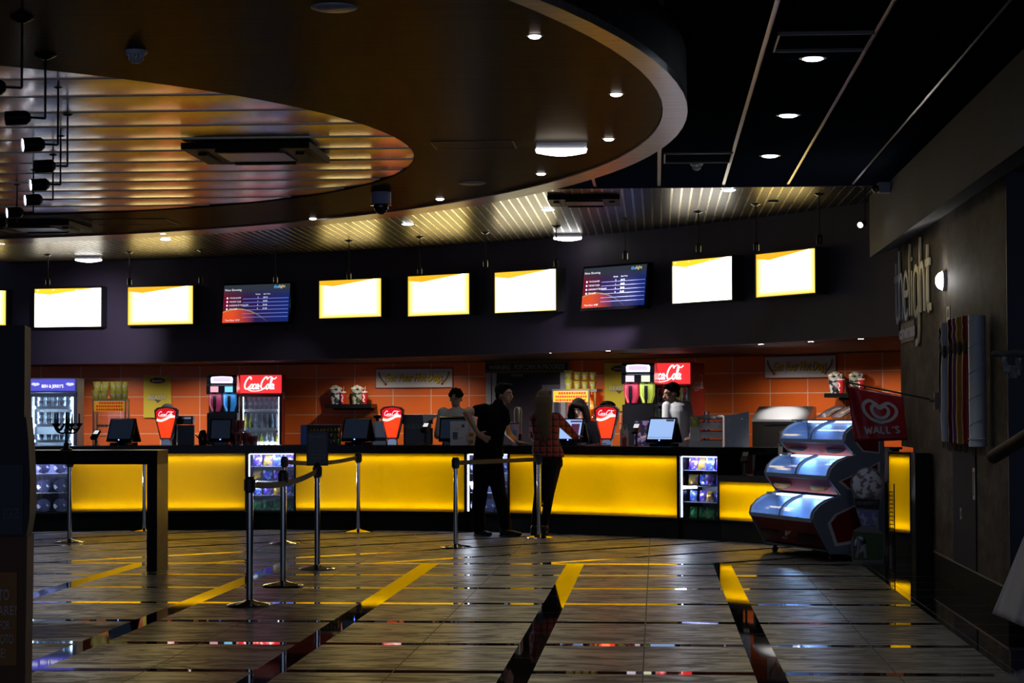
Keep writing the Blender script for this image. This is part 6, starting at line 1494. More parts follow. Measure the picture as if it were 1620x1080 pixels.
# ================================================================== things on the counter
def top_M(x, dr, yaw=0.0, z=Z_CT):
    p, a = on_arc(C_COUNTER, x, dr); return Matrix.Translation((p.x, p.y, z)) @ Matrix.Rotation(math.radians(yaw), 4, 'Z')
M_GB = mat('gloss_black', (0.008, 0.008, 0.010), 0.12)
def terminal(x, dr, yaw, lab, screen='off', w=0.36, h=0.30):
    t = thing('till_terminal', lab, 'till', top_M(x, dr, yaw))
    MB().rbox(-w * 0.36, w * 0.36, -0.10, 0.16, 0, 0.035, 0.02).build('base', M_GB, t)
    MB().prism([(-0.05, 0.03), (0.11, 0.03), (0.045, h * 0.85), (0.015, h * 0.85)], -0.05, 0.05, 'X').build('neck', M_GB, t)
    A_ = math.radians(20)
    Mf = Matrix.Translation((0, -0.075, 0.045)) @ Matrix.Rotation(-A_, 4, 'X')
    b = MB(); b.M = Mf; b.box(-w / 2, w / 2, -0.016, 0.016, 0, h); f = b.build('screen_housing', M_GB, t)
    b = MB(); b.M = Mf; b.box(-w / 2 + 0.018, w / 2 - 0.018, -0.018, -0.016, 0.035, h - 0.016)
    if screen == 'off': b.build('screen', mat('dark_screen', (0.012, 0.016, 0.026), 0.10, spec=0.8, emit=(0.010, 0.016, 0.030), strength=0.6), f)
    else: b.build('screen', glow('till_screen_blue', (0.33, 0.50, 0.86), 1.0), f)
    if screen != 'off':
        b = MB(); b.M = Mf
        if screen == 'menu': b.box(0.02, w / 2 - 0.04, -0.0195, -0.018, 0.08, h - 0.07); b.box(0.0, w / 2 - 0.02, -0.0195, -0.018, h - 0.05, h - 0.03); b.build('screen_window', glow('screen_plum', (0.10, 0.02, 0.06), 0.8), f)
        else: b.box(0.05, w / 2 - 0.03, -0.0195, -0.018, h - 0.05, h - 0.025); b.box(-w / 2 + 0.03, w / 2 - 0.03, -0.0195, -0.018, 0.055, 0.058); b.build('screen_window', glow('screen_dark_tab', (0.05, 0.05, 0.08), 0.8), f)
    b = MB(); b.M = Mf; b.ball((0, -0.018, 0.020), (0.009, 0.004, 0.006), 10, 6); b.build('power_light', glow('blue_led', (0.08, 0.16, 1.0), 14), f)
    Mr = Matrix.Translation((0, 0.135, 0.045)) @ Matrix.Rotation(math.radians(24), 4, 'X')
    b = MB(); b.M = Mr; b.box(-w / 2, w / 2, -0.012, 0.012, 0, h * 1.02); b.build('rear_display', M_GB, t)
    return t
terminal(194, 0.30, -22, 'black till with a blank screen and blue light, left of the first cola tower')
terminal(350, 0.32, 0, 'black till in front of the left slush machine', w=0.27, h=0.29)
terminal(565, 0.30, -20, 'black till with a blank screen, left of the second cola tower')
terminal(716, 0.32, -8, 'black till in front of the curly-haired staff man', w=0.32, h=0.32)
terminal(903, 0.25, -30, 'till with a lit screen that the long-haired woman reaches to', 'menu', w=0.34, h=0.29)
terminal(1048, 0.32, -34, 'till with a bright pale blue screen by the white-shirted man at right', 'lit', w=0.36, h=0.30)
def cola_tower(x, dr, yaw, lab, top='black'):
    t = thing('cola_tower', lab, 'drinks dispenser', top_M(x, dr, yaw)); H = 0.475
    pr = [(-0.065, 0.075), (0.065, 0.075), (0.13, 0.34), (0.14, 0.43), (0.10, 0.462), (0, 0.475), (-0.10, 0.462), (-0.14, 0.43), (-0.13, 0.34)]
    MB().prism(pr, -0.05, 0.10, 'Y').build('shell', mat('dark_green_black_shell', (0.008, 0.016, 0.014), 0.22), t)
    MB().prism([(-0.055, 0), (0.055, 0), (0.05, 0.09), (-0.05, 0.09)], -0.03, 0.09, 'Y').build('pedestal', M_CHROME, t)
    fc = [(p[0] * 0.87, 0.27 + (p[1] - 0.27) * 0.92) for p in pr]
    f = MB().prism(fc, -0.056, -0.05, 'Y').build('lit_face', glow('lit_cola_orange', (1.0, 0.058, 0.012), 1.0), t)
    MB().prism([(-0.117, 0.345), (0.117, 0.345), (0.121, 0.415), (0.088, 0.446), (0, 0.456), (-0.088, 0.446), (-0.121, 0.415)], -0.0575, -0.056, 'Y').build('red_top', glow('lit_cola_red', (0.62, 0.006, 0.016), 1.0), f)
    b = MB(); b.strokes([([(-0.112, 0.315), (-0.06, 0.305), (0.0, 0.325), (0.05, 0.350), (0.113, 0.355)], 0.030)], 0.03, 0.002, -0.0575); b.build('white_wave', glow('wave_white', (0.95, 0.85, 0.82), 1.1), f)
    script_logo('script_logo', f, glow('tower_script', (1.0, 0.75, 0.78), 1.2), 0.0, 0.385, 0.185, 0.068, -0.060)
    b = MB(); b.tube([(p[0], -0.052, p[1]) for p in pr], 0.006, 6, True); b.build('rim', mat('grey_rim', (0.22, 0.25, 0.27), 0.3, 0.5), t)
    if top == 'white': MB().ball((0, 0.06, 0.465), (0.075, 0.07, 0.055), 16, 8).build('dome_cap', mat('white_dome', (0.7, 0.7, 0.7), 0.4), t, True)
    if top == 'blackdome': MB().ball((0, 0.06, 0.47), (0.10, 0.09, 0.06), 16, 8).build('dome_cap', M_GB, t, True)
    for sx in (-1, 1): MB().cyl((sx * 0.045, -0.02, 0.075), (sx * 0.045, -0.02, 0.03), 0.012, 0.008, 10).build('nozzle', M_BLACKM, t)
    lamp('tower_glow', 'POINT', t.matrix_world @ Vector((0, -0.14, 0.25)), 0.25, (1, 0.15, 0.05), radius=0.05)
    return t
cola_tower(263.5, 0.25, 0, 'first lit red drinks tower from the left, before the yellow poster', 'white')
cola_tower(620.5, 0.25, -4, 'second lit red drinks tower, left of the curly-haired staff man')
cola_tower(959.5, 0.25, -12, 'third lit red drinks tower, right of the long-haired woman', 'blackdome')
def card_reader(x, dr, lab, z, h=0.16, lit=True):
    t = thing('card_reader', lab, 'card reader', top_M(x, dr, -20, z))
    MB().lathe([(0.04, 0), (0.042, 0.008), (0.014, 0.02), (0.012, h), (0.001, h)], 14).build('stand', M_BLACKM, t, True)
    b = MB(); b.M = Matrix.Translation((0, 0, h)) @ Matrix.Rotation(math.radians(40), 4, 'X'); b.rbox(-0.04, 0.04, -0.08, 0.08, 0, 0.03, 0.012); b.build('handset', M_GB, t)
    b = MB(); b.M = Matrix.Translation((0, 0, h)) @ Matrix.Rotation(math.radians(40), 4, 'X'); b.box(-0.03, 0.03, 0.0, 0.065, 0.03, 0.032); b.build('display', glow('reader_display', (0.75, 0.80, 0.78), 0.9) if lit else M_BLACK, t)
card_reader(152, 0.35, 'card reader with a lit display left of the first till', Z_CT, 0.12)
card_reader(673, 0.30, 'card reader with a lit display left of the staff man\'s till', Z_CT, 0.20)
card_reader(1006, 0.35, 'card reader with a lit display left of the bright till', Z_CT, 0.19)
card_reader(1178, 0.08, 'grey card reader on the low counter right of the snack case', 0.731, 0.19, False)
# coffee grinder and dark machine behind the first tower
p = top_M(272, 0.50, 0); t = thing('coffee_machine', 'low black machine with arms spreading behind the first cola tower', 'coffee machine', p)
MB().rbox(-0.20, 0.26, 0.0, 0.20, 0.255, 0.36, 0.03).build('head', M_GB, t); MB().box(-0.03, 0.05, 0.05, 0.18, 0.0, 0.26).build('column', M_GB, t); MB().box(0.08, 0.24, -0.01, 0.0, 0.325, 0.345).build('chrome_strip', M_CHROME, t)
t = thing('napkin_box', 'dark box with an orange-lit top edge, right of the first cola tower', 'box', top_M(294, 0.36, 4))
MB().box(-0.10, 0.10, 0.0, 0.12, 0, 0.245).build('box', mat('dark_blue_box', (0.030, 0.034, 0.05), 0.3), t); MB().box(-0.10, 0.10, -0.004, 0.006, 0.245, 0.25).build('rim', mat('orange_light_rim', (0.7, 0.25, 0.08), 0.4), t); MB().box(-0.06, 0.02, -0.003, 0, 0.09, 0.17).build('label', mat('blue_label', (0.04, 0.07, 0.16), 0.4), t)  # the rim's orange is warm light on the top edge, painted in
t = thing('kettle', 'small dark jug beside the dark box on the counter', 'jug', top_M(321, 0.38, 0))
MB().lathe([(0.045, 0), (0.055, 0.03), (0.055, 0.12), (0.035, 0.18), (0.015, 0.19), (0.001, 0.19)], 16).build('body', M_GB, t, True); MB().tube([(0.05, 0, 0.15), (0.09, 0, 0.14), (0.09, 0, 0.06), (0.055, 0, 0.04)], 0.008, 8).build('handle', M_GB, t); MB().tube([(-0.05, 0, 0.08), (-0.09, 0, 0.13)], 0.009, 8).build('spout', M_CHROME, t)
# pink striped popcorn boxes
mp = bag_mat('dull_pink_stripes', (0.24, 0.045, 0.07), (0.34, 0.25, 0.25))
for i, (x, dr, z, s, lab) in enumerate([(374, 0.34, 0, 1.0, 'dull pink cup right of the second till, lower left of the stack'), (390, 0.30, 0, 1.0, 'dull pink cup right of the second till, lower middle of the stack'), (401, 0.20, 0, 0.75, 'short pink cup at the right of the pink stack'), (380, 0.36, 0.155, 1.0, 'dull pink cup standing on the two lower ones')]):
    t = thing('striped_cup', lab, 'cup', top_M(x, dr, 0, Z_CT + z)); s_ = s
    MB().lathe([(0.001, 0), (0.048, 0), (0.058, 0.15 * s_), (0.001, 0.15 * s_)], 16).build('cup', mp, t, True); MB().tube([(0.058 * math.cos(a * PI / 10), 0.058 * math.sin(a * PI / 10), 0.15 * s_) for a in range(20)], 0.003, 5, True).build('rim', mat('pink_rim', (0.4, 0.06, 0.1), 0.4), t)
# confectionery rack behind the sign
t = thing('sweet_rack', 'low rack of small packets with a blue end, behind the menu sign', 'rack', top_M(507, 0.34, 0)); w = 0.49
MB().box(-w / 2, w / 2, 0.10, 0.12, 0, 0.245).build('back', mat('rack_black', (0.012, 0.012, 0.014), 0.4), t)
MB().box(-w / 2, -w / 2 + 0.075, -0.02, 0.10, 0, 0.245).build('blue_end', mat('cobalt_card', (0.08, 0.17, 0.62), 0.35, emit=(0.05, 0.10, 0.5), strength=0.0), t)
MB().box(-w / 2, w / 2, -0.01, 0.12, 0.245, 0.252).build('top_edge', mat('silver_edge', (0.6, 0.58, 0.5), 0.3), t)
for k in range(3): MB().box(-w / 2 + 0.08, w / 2, -0.02 + 0.03 * k, 0.10, 0.07 * k, 0.07 * k + 0.006).build('tier', mat('rack_black'), t)
rr = random.Random(2)
for k in range(3):
    for i in range(9):
        Mi = t.matrix_world @ Matrix.Translation((-w / 2 + 0.115 + i * 0.043, 0.0 + 0.03 * k, 0.07 * k + 0.006)) @ Matrix.Rotation(math.radians(rr.uniform(-10, 10)), 4, 'Z')
        put_bag([3, 2, 0, 2][(i + k) % 4] if k < 2 else 2, Mi, 'small packet on the %s tier of the low sweet rack' % ['bottom', 'middle', 'top'][k], 'packets on the %s tier of the sweet rack' % ['bottom', 'middle', 'top'][k], 0.038, 0.062)
# steel coffee maker and dark espresso machine
t = thing('steel_urn', 'brushed steel coffee maker left of the second cola tower', 'coffee maker', top_M(600, 0.48, 0)); mS = mat('brushed_steel')
MB().prism([(-0.10, 0.09), (0.10, 0.09), (0.10, 0.29), (-0.075, 0.29)], 0.0, 0.18, 'Y').build('body', mS, t); MB().rbox(-0.10, 0.10, -0.02, 0.18, 0, 0.045, 0.02).build('foot', mS, t); MB().box(-0.085, 0.085, 0.0, 0.16, 0.045, 0.09).build('drip_gap', M_BLACKM, t)
MB().lathe([(0.02, 0.29), (0.02, 0.32), (0.05, 0.33), (0.055, 0.36), (0.001, 0.37)], 14, (-0.03, 0.08, 0)).build('hopper', M_GB, t, True)
t = thing('espresso_machine', 'wide dark espresso machine right of the second cola tower', 'coffee machine', top_M(662, 0.66, 0)); mD = mat('dark_steel', (0.07, 0.065, 0.06), 0.3, 0.8)
MB().rbox(-0.19, 0.17, 0, 0.30, 0.0, 0.20, 0.02).build('lower_body', mD, t); MB().rbox(-0.21, 0.17, 0, 0.32, 0.255, 0.37, 0.03).build('upper_body', mD, t); MB().box(-0.19, 0.15, 0.04, 0.28, 0.20, 0.26).build('knob_panel', mat('knob_panel', (0.16, 0.13, 0.10), 0.3, 0.6), t)
for k in range(4): MB().cyl((-0.15 + 0.055 * k, 0.03, 0.235), (-0.15 + 0.055 * k, 0.0, 0.235), 0.014, n=12).build('knob', M_GB, t)
MB().prism([(0.06, 0.26), (0.28, 0.365), (0.05, 0.375)], -0.01, 0.01, 'Y').build('paper_flap', mat('white_flap', (0.65, 0.65, 0.7), 0.5), t)
# leaflet in front of the till, cream cups, printed cup
t = thing('leaflet', 'white printed leaflet standing against the staff man\'s till', 'leaflet', top_M(725, 0.10, 0) @ Matrix.Rotation(math.radians(-6), 4, 'X')); k = PX(25)
MB().box(-0.10, 0.10, 0, 0.003, 0, 0.295).build('sheet', mat('leaflet_paper', (0.52, 0.52, 0.60), 0.6), t)
MB().box(-0.07, -0.01, -0.001, 0, 0.07, 0.16).build('dark_picture', mat('leaflet_dark', (0.06, 0.08, 0.10), 0.6), t)
MB().cyl((0.055, -0.001, 0.235), (0.055, 0, 0.235), 0.020, n=18).build('round_mark', mat('leaflet_dark'), t)
for i in range(5): MB().box(-0.07 + 0.02 * (i % 2), 0.07 - (0.02 if i > 1 else 0.06), -0.001, 0, 0.185 - 0.0 + (0.012 * i if i < 3 else -0.145 + 0.012 * i), 0.189 + (0.012 * i if i < 3 else -0.145 + 0.012 * i)).build('print_line', mat('leaflet_grey', (0.25, 0.25, 0.30), 0.6), t)
MB().box(-0.06, 0.06, 0.0, 0.05, 0, 0.005).build('foot', mat('clear_foot', (0.3, 0.3, 0.32), 0.2), t)
mcc = mat('cream_tub', (0.55, 0.47, 0.32), 0.5)
for i, (z, lab) in enumerate([(0.0, 'cream paper tub standing on the counter beside the leaning man'), (0.085, 'round cream tub with a brown picture, on top of the other by the leaning man')]):
    t = thing('cream_tub', lab, 'tub', top_M(745, 0.16, 0, Z_CT + z)); MB().lathe([(0.001, 0), (0.042, 0), (0.050, 0.07), (0.052, 0.083), (0.001, 0.085)], 18).build('tub', mcc, t, True)
    MB().ball((0, -0.046, 0.045), (0.030, 0.008, 0.026), 12, 6).build('picture', mat('brown_picture', (0.30, 0.13, 0.06), 0.6), t)
t = thing('printed_cup', 'tall pale printed cup on the counter between the two customers', 'cup', top_M(814, 0.30, 0)); MB().lathe([(0.001, 0), (0.036, 0), (0.055, 0.26), (0.001, 0.26)], 20).build('cup', mat('pale_pink_cup', (0.55, 0.40, 0.48), 0.4), t, True)
MB().ball((0.0, -0.050, 0.16), (0.022, 0.008, 0.035), 12, 8).build('blue_picture', mat('sky_blue_print', (0.05, 0.35, 0.75), 0.4), t); MB().lathe([(0.055, 0.255), (0.058, 0.27), (0.045, 0.28), (0.001, 0.28)], 20).build('dark_lid', mat('violet_lid', (0.05, 0.03, 0.10), 0.3), t, True)
t = thing('steel_flask', 'tall steel flask dispenser behind the printed cup', 'flask', top_M(819, 0.55, 0)); MB().lathe([(0.05, 0), (0.05, 0.42), (0.036, 0.46), (0.001, 0.47)], 20).build('flask', mat('brushed_steel'), t, True); MB().lathe([(0.052, 0.0), (0.052, 0.12), (0.05, 0.13)], 20).build('black_sleeve', M_GB, t, True)
# open tray by the third tower, pump bottles
t = thing('serving_tray', 'small tray with pink paper wraps before the third cola tower', 'tray', top_M(943, 0.10, 0)); MB().rbox(-0.13, 0.13, -0.06, 0.08, 0, 0.012, 0.02).build('tray', mat('grey_tray', (0.20, 0.18, 0.19), 0.4), t)
for k in range(3): MB().box(-0.09 + 0.05 * k, -0.02 + 0.05 * k, -0.04, 0.05, 0.012 + 0.006 * k, 0.020 + 0.006 * k).build('paper_wrap', mat('pink_paper', (0.55, 0.20, 0.22), 0.6), t)
for i, (x, col, lab) in enumerate([(984, (0.65, 0.55, 0.42), 'pale pump bottle right of the third cola tower'), (991, (0.70, 0.68, 0.66), 'white pump bottle right of the pale one'), (987, (0.35, 0.02, 0.02), 'short red sauce bottle in front of the pump bottles')]):
    t = thing('pump_bottle', lab, 'bottle', top_M(x, 0.42 if i < 2 else 0.20, 0, Z_CT)); h = (0.26, 0.24, 0.14)[i]
    MB().lathe([(0.026, 0), (0.028, h * 0.7), (0.012, h * 0.82), (0.010, h * 0.9), (0.001, h * 0.9)], 14).build('bottle', mat('bottle_%d' % i, col, 0.3), t, True); MB().tube([(0, 0, h * 0.88), (0, 0, h), (-0.03, -0.01, h * 1.0)], 0.006, 6).build('pump', mat('bottle_%d' % i), t)
# tray rack with translucent panel
p = top_M(1119, 0.34, -12); t = thing('packet_rack', 'pale stepped rack of wrapped packets on the counter right of the bright till', 'rack', p); mg = mat('frosted_plastic', (0.85, 0.80, 0.78), 0.35); k = PX(23.8)
w = 0.36
for r in range(3):
    z0 = 0.0 + 0.10 * r; b = MB(); b.box(-w / 2 + 0.02 * r - 0.02, w / 2, -0.14 + 0.05 * r, 0.14, z0, z0 + 0.010); b.box(-w / 2 + 0.02 * r - 0.02, w / 2, -0.145 + 0.05 * r, -0.135 + 0.05 * r, z0, z0 + 0.072); b.build('tier', mg, t)
for sx in (-1, 1): MB().box(sx * w / 2 - 0.004 + (0.0 if sx > 0 else 0.005), sx * w / 2 + 0.004, -0.12, 0.14, 0, 0.34).build('side', mg, t)
for r in range(3):
    for i in range(5):
        put_bag(2 if r < 2 else 1, p @ Matrix.Translation((-w / 2 + 0.06 + i * 0.065, -0.06 + 0.05 * r, 0.012 + 0.10 * r)), 'wrapped packet on the %s tier of the pale stepped rack' % ['bottom', 'middle', 'top'][r], 'packets on the %s tier of the pale rack' % ['bottom', 'middle', 'top'][r], 0.06, 0.07)
for i in range(4):
    t2 = MB().ball((0, 0, 0), (0.055, 0.05, 0.028), 12, 7).build('bread_roll', mat('wrapped_white', (0.55, 0.53, 0.55), 0.4), smooth=True); t2.matrix_world = p @ Matrix.Translation((-0.12 + 0.085 * i, 0.06, 0.325 + 0.008 * (i % 2)))
    tag(t2, 'white wrapped roll in the row heaped on top of the pale rack', 'bread roll', 'wrapped rolls on the pale rack')
t = thing('perforated_panel', 'grey translucent panel with white dots, right of the pale stepped rack', 'panel', top_M(1165, 0.40, -10)); wpx = 39 * PX(23.3)
MB().prism([(-wpx / 2, 0), (wpx / 2, 0), (wpx / 2, 0.40), (-wpx / 2, 0.345)], 0, 0.006, 'Y').build('panel', mat('grey_acrylic', (0.60, 0.62, 0.70), 0.25), t)
for r in range(3):
    for c in range(2): MB().ball((-wpx * 0.28 + c * wpx * 0.48, -0.001, 0.06 + 0.115 * r + c * 0.02), (0.012, 0.004, 0.012), 10, 6).build('white_stud', mat('white_stud', (0.75, 0.75, 0.80), 0.3), t)
MB().box(-wpx / 2, wpx / 2, 0.0, 0.06, 0, 0.006).build('foot', mat('grey_acrylic'), t)
yellow_cup(top_M(1099, 0.20, 0, Z_CT + 0.225) @ Matrix.Diagonal((1, 1, 1, 1)), 'single yellow paper cup on the left end of the pale rack', None, 0.95)
t = thing('cup_riser', 'pale block under the single yellow cup at the left of the rack', 'block', top_M(1099, 0.20, 0)); MB().rbox(-0.055, 0.055, -0.05, 0.05, 0, 0.225, 0.008).build('block', mg, t)
t = thing('straw_tube', 'clear tube of straws behind the pale rack', 'straw holder', top_M(1117, 0.52, 0)); MB().lathe([(0.04, 0), (0.04, 0.40), (0.037, 0.40), (0.037, 0.0)], 18).build('tube', glass('tube_clear', (0.95, 0.9, 0.9), 0.25), t, True)
for k_ in range(7): MB().cyl((0.02 * math.cos(k_), 0.02 * math.sin(k_), 0), (0.024 * math.cos(k_), 0.024 * math.sin(k_), 0.36), 0.004, n=6).build('straw', mat('straw_red', (0.4, 0.05, 0.06), 0.4), t)
# steel warming cabinet with sloping lid
D = 24.6; M = face_frame(1232, 0.95, D, -20); t = thing('warming_cabinet', 'wide stainless warming cabinet with a bright sloping lid below the right hot dog sign', 'warming cabinet', M); w = 0.64
zf, zb_ = zof(1232, 664, D) - 0.95, zof(1232, 644, D + 0.5) - 0.95
MB().box(-w / 2, w / 2, 0, 0.55, -0.95, zf - 0.02).build('body', mat('dark_steel'), t)
MB().prism([(-0.01, zf - 0.02), (0.56, zf - 0.02), (0.56, zb_), (0.40, zb_ + 0.01), (-0.01, zf + 0.005)], -w / 2 - 0.01, w / 2 + 0.01, 'X').build('lid', mat('polished_steel_lid', (0.78, 0.78, 0.80), 0.28, 0.7), t)
MB().box(-w / 2 + 0.15, w / 2 - 0.05, -0.02, 0, zf - 0.06, zf - 0.045).build('front_handle', M_GB, t)
for (xx, zz) in ((0.03, zf - 0.15), (0.0, zf - 0.30), (0.20, zf - 0.30)): MB().cyl((xx, 0, zz), (xx, -0.03, zz), 0.022, n=14).build('control_knob', M_CHROME, t)
MB().box(-w / 2 + 0.35, w / 2 - 0.03, 0.05, 0.5, zb_ - 0.012, zb_ + 0.0).build('rear_rail', M_CHROME, t) if False else None
lamp('cabinet_down', 'SPOT', M @ Vector((0.0, 0.15, 1.1)), 60, (1, 0.95, 0.9), target=M @ Vector((0, 0.2, 0)), spot=55, blend=0.7, radius=0.03)
t = thing('till_terminal', 'black till with a small blue light on the low counter by the freezer', 'till', top_M(1213, 0.30, -20, 0.731))
MB().rbox(-0.14, 0.14, -0.10, 0.14, 0, 0.06, 0.02).build('base', M_GB, t); b = MB(); b.M = Matrix.Translation((0, 0, 0.05)) @ Matrix.Rotation(math.radians(-20), 4, 'X'); b.box(-0.15, 0.15, 0, 0.02, 0, 0.24); b.build('screen_housing', M_GB, t); MB().ball((0.10, -0.104, 0.045), (0.009, 0.004, 0.006), 10, 6).build('power_light', glow('blue_led', (0.08, 0.16, 1.0), 14), t)
# ================================================================== people
M_SKIN = mat('skin', (0.42, 0.24, 0.17), 0.5); M_SKIN2 = mat('skin_pale', (0.50, 0.32, 0.24), 0.5)
M_HAIRB = mat('dark_hair', (0.010, 0.007, 0.005), 0.85, spec=0.1, noise=(60, 0.6)); M_HAIRL = mat('light_brown_hair', (0.13, 0.085, 0.045), 0.7, spec=0.2, noise=(50, 0.5))
def remesh(o, vox=0.011, sm=3):
    r = o.modifiers.new('join', 'REMESH'); r.mode = 'VOXEL'; r.voxel_size = vox; r.use_smooth_shade = True
    s = o.modifiers.new('soft', 'SMOOTH'); s.factor = 0.5; s.iterations = sm
    return o
def loft(b, rings, n=20):
    """rings: (centre, rx, ry, yaw) ellipses stacked from bottom to top"""
    vs = []
    for c, rx, ry, yaw in rings:
        c = Vector(c); ex = Vector((math.cos(yaw), math.sin(yaw), 0)); ey = Vector((-math.sin(yaw), math.cos(yaw), 0))
        for i in range(n):
            a = 2 * PI * i / n; vs.append(c + ex * rx * math.cos(a) + ey * ry * math.sin(a))
    m = len(rings)
    fs = [(i * n + k, i * n + (k + 1) % n, (i + 1) * n + (k + 1) % n, (i + 1) * n + k) for i in range(m - 1) for k in range(n)]
    fs += [tuple(range(n))[::-1], tuple(range((m - 1) * n, m * n))]
    b.add(vs, fs)
def chain(b, pts, rs):
    for (p, q), (r, s) in zip(zip(pts, pts[1:]), zip(rs, rs[1:])): b.limb(p, q, r, s, 14)
def head(b, c, yaw, pitch=0.0, s=1.0):
    """skull, jaw, nose, ears; the face looks along -Y turned by yaw"""
    R = (Matrix.Rotation(yaw, 3, 'Z') @ Matrix.Rotation(pitch, 3, 'X')); c = Vector(c)
    P = lambda x, y, z: c + R @ (Vector((x, y, z)) * s)
    b.ball(P(0, 0.012, 0.025), (0.074 * s, 0.094 * s, 0.088 * s), 20, 14, R)
    b.ball(P(0, -0.022, -0.040), (0.054 * s, 0.064 * s, 0.070 * s), 16, 12, R)
    b.ball(P(0, -0.060, -0.092), (0.024 * s, 0.022 * s, 0.018 * s), 10, 8, R)
    b.cyl(P(0, -0.082, 0.012), P(0, -0.106, -0.030), 0.009 * s, 0.015 * s, 10); b.ball(P(0, -0.100, -0.034), 0.015 * s, 10, 8)
    b.ball(P(0, -0.078, 0.030), (0.050 * s, 0.014 * s, 0.010 * s), 12, 8, R)
    b.ball(P(0, -0.084, -0.062), (0.022 * s, 0.010 * s, 0.009 * s), 10, 6, R)
    for sx in (-1, 1): b.ball(P(sx * 0.076, 0.010, -0.010), (0.010 * s, 0.020 * s, 0.032 * s), 10, 8, R)
    return P, R
def eyes(parent, P, R, s=1.0):
    b = MB(); [b.ball(P(sx * 0.030, -0.080, 0.004), (0.011 * s, 0.008 * s, 0.007 * s), 10, 6, R) for sx in (-1, 1)]; b.build('eyes', mat('eye_white', (0.6, 0.58, 0.55), 0.3), parent)
    b = MB(); [b.ball(P(sx * 0.030, -0.086, 0.004), (0.006 * s, 0.004 * s, 0.006 * s), 8, 5, R) for sx in (-1, 1)]; b.build('irises', M_BLACK, parent)
    b = MB(); [b.cyl(P(sx * 0.016, -0.090, 0.024), P(sx * 0.046, -0.082, 0.024), 0.004, n=6) for sx in (-1, 1)]; b.build('eyebrows', M_HAIRB, parent)
    b = MB(); b.cyl(P(-0.020, -0.091, -0.062), P(0.020, -0.091, -0.062), 0.0035, n=6); b.build('lips', mat('lips', (0.30, 0.10, 0.09), 0.4), parent)
def hand(b, w, d, up, s=1.0, spread=0.25, curl=0.5, side=1):
    """w wrist, d pointing direction, up back of the hand normal"""
    w = Vector(w); d = Vector(d).normalized(); up = (Vector(up) - d * Vector(up).dot(d)).normalized(); lat = d.cross(up) * side
    palm = w + d * 0.050 * s
    R = Matrix((lat, d, up)).transposed()
    b.limb(w, w + d * 0.03 * s, 0.024 * s, 0.026 * s, 12)
    b.ball(palm, (0.040 * s, 0.050 * s, 0.017 * s), 14, 10, R)
    for i, (o, L) in enumerate(((-0.028, 0.060), (-0.010, 0.074), (0.009, 0.078), (0.027, 0.068))):
        dd = (d + lat * spread * (o / 0.03) * 0.5).normalized(); p0 = palm + d * 0.035 * s + lat * o * s
        p1 = p0 + (dd * math.cos(curl * 0.5) - up * math.sin(curl * 0.5)) * L * 0.45 * s
        p2 = p1 + (dd * math.cos(curl) - up * math.sin(curl)) * L * 0.32 * s; p3 = p2 + (dd * math.cos(curl * 1.5) - up * math.sin(curl * 1.5)) * L * 0.25 * s
        b.limb(p0, p1, 0.0105 * s, 0.0095 * s, 8); b.limb(p1, p2, 0.0095 * s, 0.0088 * s, 8); b.limb(p2, p3, 0.0088 * s, 0.0080 * s, 8)
    t0 = w + d * 0.022 * s + lat * 0.026 * s; t1 = t0 + (d * 0.6 + lat * 0.8).normalized() * 0.040 * s; t2 = t1 + (d * 0.85 + lat * 0.4 - up * 0.2).normalized() * 0.030 * s
    b.limb(t0, t1, 0.014 * s, 0.011 * s, 8); b.limb(t1, t2, 0.011 * s, 0.0095 * s, 8)
def shoe(parent, ankle, yaw, m, L=0.27):
    M = Matrix.Translation((ankle[0], ankle[1], 0)) @ Matrix.Rotation(yaw, 4, 'Z')      # toe along -Y
    b = MB(); b.M = M
    b.ball((0, 0.02, 0.045), (0.042, 0.055, 0.045), 14, 10); b.ball((0, -0.06, 0.038), (0.044, 0.09, 0.036), 16, 10); b.ball((0, -0.14, 0.032), (0.040, 0.055, 0.028), 14, 10); b.limb((0, 0.02, 0.06), (0, 0.02, 0.10), 0.040, 0.042)
    o = b.build('shoe', m, parent, True); remesh(o, 0.009, 2)
    b = MB(); b.M = M; q = [(0.044 * math.cos(a), 0.03 - 0.075 + 0.125 * math.sin(a)) for a in [2 * PI * i / 20 for i in range(20)]]; b.prism(q, 0.0, 0.022, 'Z'); b.build('sole', mat('shoe_sole', (0.03, 0.03, 0.03), 0.6), o)
    return o
def W(t, v): return t.matrix_world.inverted() @ Vector(v)

# ---- the man leaning on the counter
D0 = 24.15; J = lambda x, y, D=D0: at(x, y, D)
root = at_z(770, 845, 0.0); t = thing('person', 'man in a black polo shirt, hand on hip, leaning on the counter', 'person', Matrix.Translation((root.x, root.y, 0)), None)
I = t.matrix_world.inverted()
def mb(): b = MB(); b.M = I; return b
hc = J(798, 623); yawh = math.radians(62)
sL, sR = J(767, 648, 24.05), J(796, 652, 24.20); nb = J(786, 645, 24.12)
eL, wL = J(737, 652, 23.95), J(756, 686, 24.0)
eR, wR = J(803, 684, 24.45), J(818, 699.5, 24.86)
hpL, hpR = J(765, 712, 24.12), J(782, 712, 24.2)
kL, aL_ = J(760, 775, 24.15), J(758, 832, 24.2); kR, aR_ = J(789, 776, 24.1), J(800, 829, 24.1)
b = mb(); P, R = head(b, hc, yawh, 0.05)
b.limb(hc + Vector((-0.01, 0.01, -0.07)), nb + Vector((0.0, 0, -0.02)), 0.052, 0.060)
ty = math.radians(20)
loft(b, [(J(774, 716, 24.15), 0.16, 0.11, ty), (J(774, 700, 24.14), 0.145, 0.10, ty), (J(776, 680, 24.13), 0.15, 0.105, ty), (J(780, 660, 24.12), 0.17, 0.11, ty), (J(783, 648, 24.12), 0.155, 0.09, ty), (J(786, 641, 24.12), 0.07, 0.06, ty)])
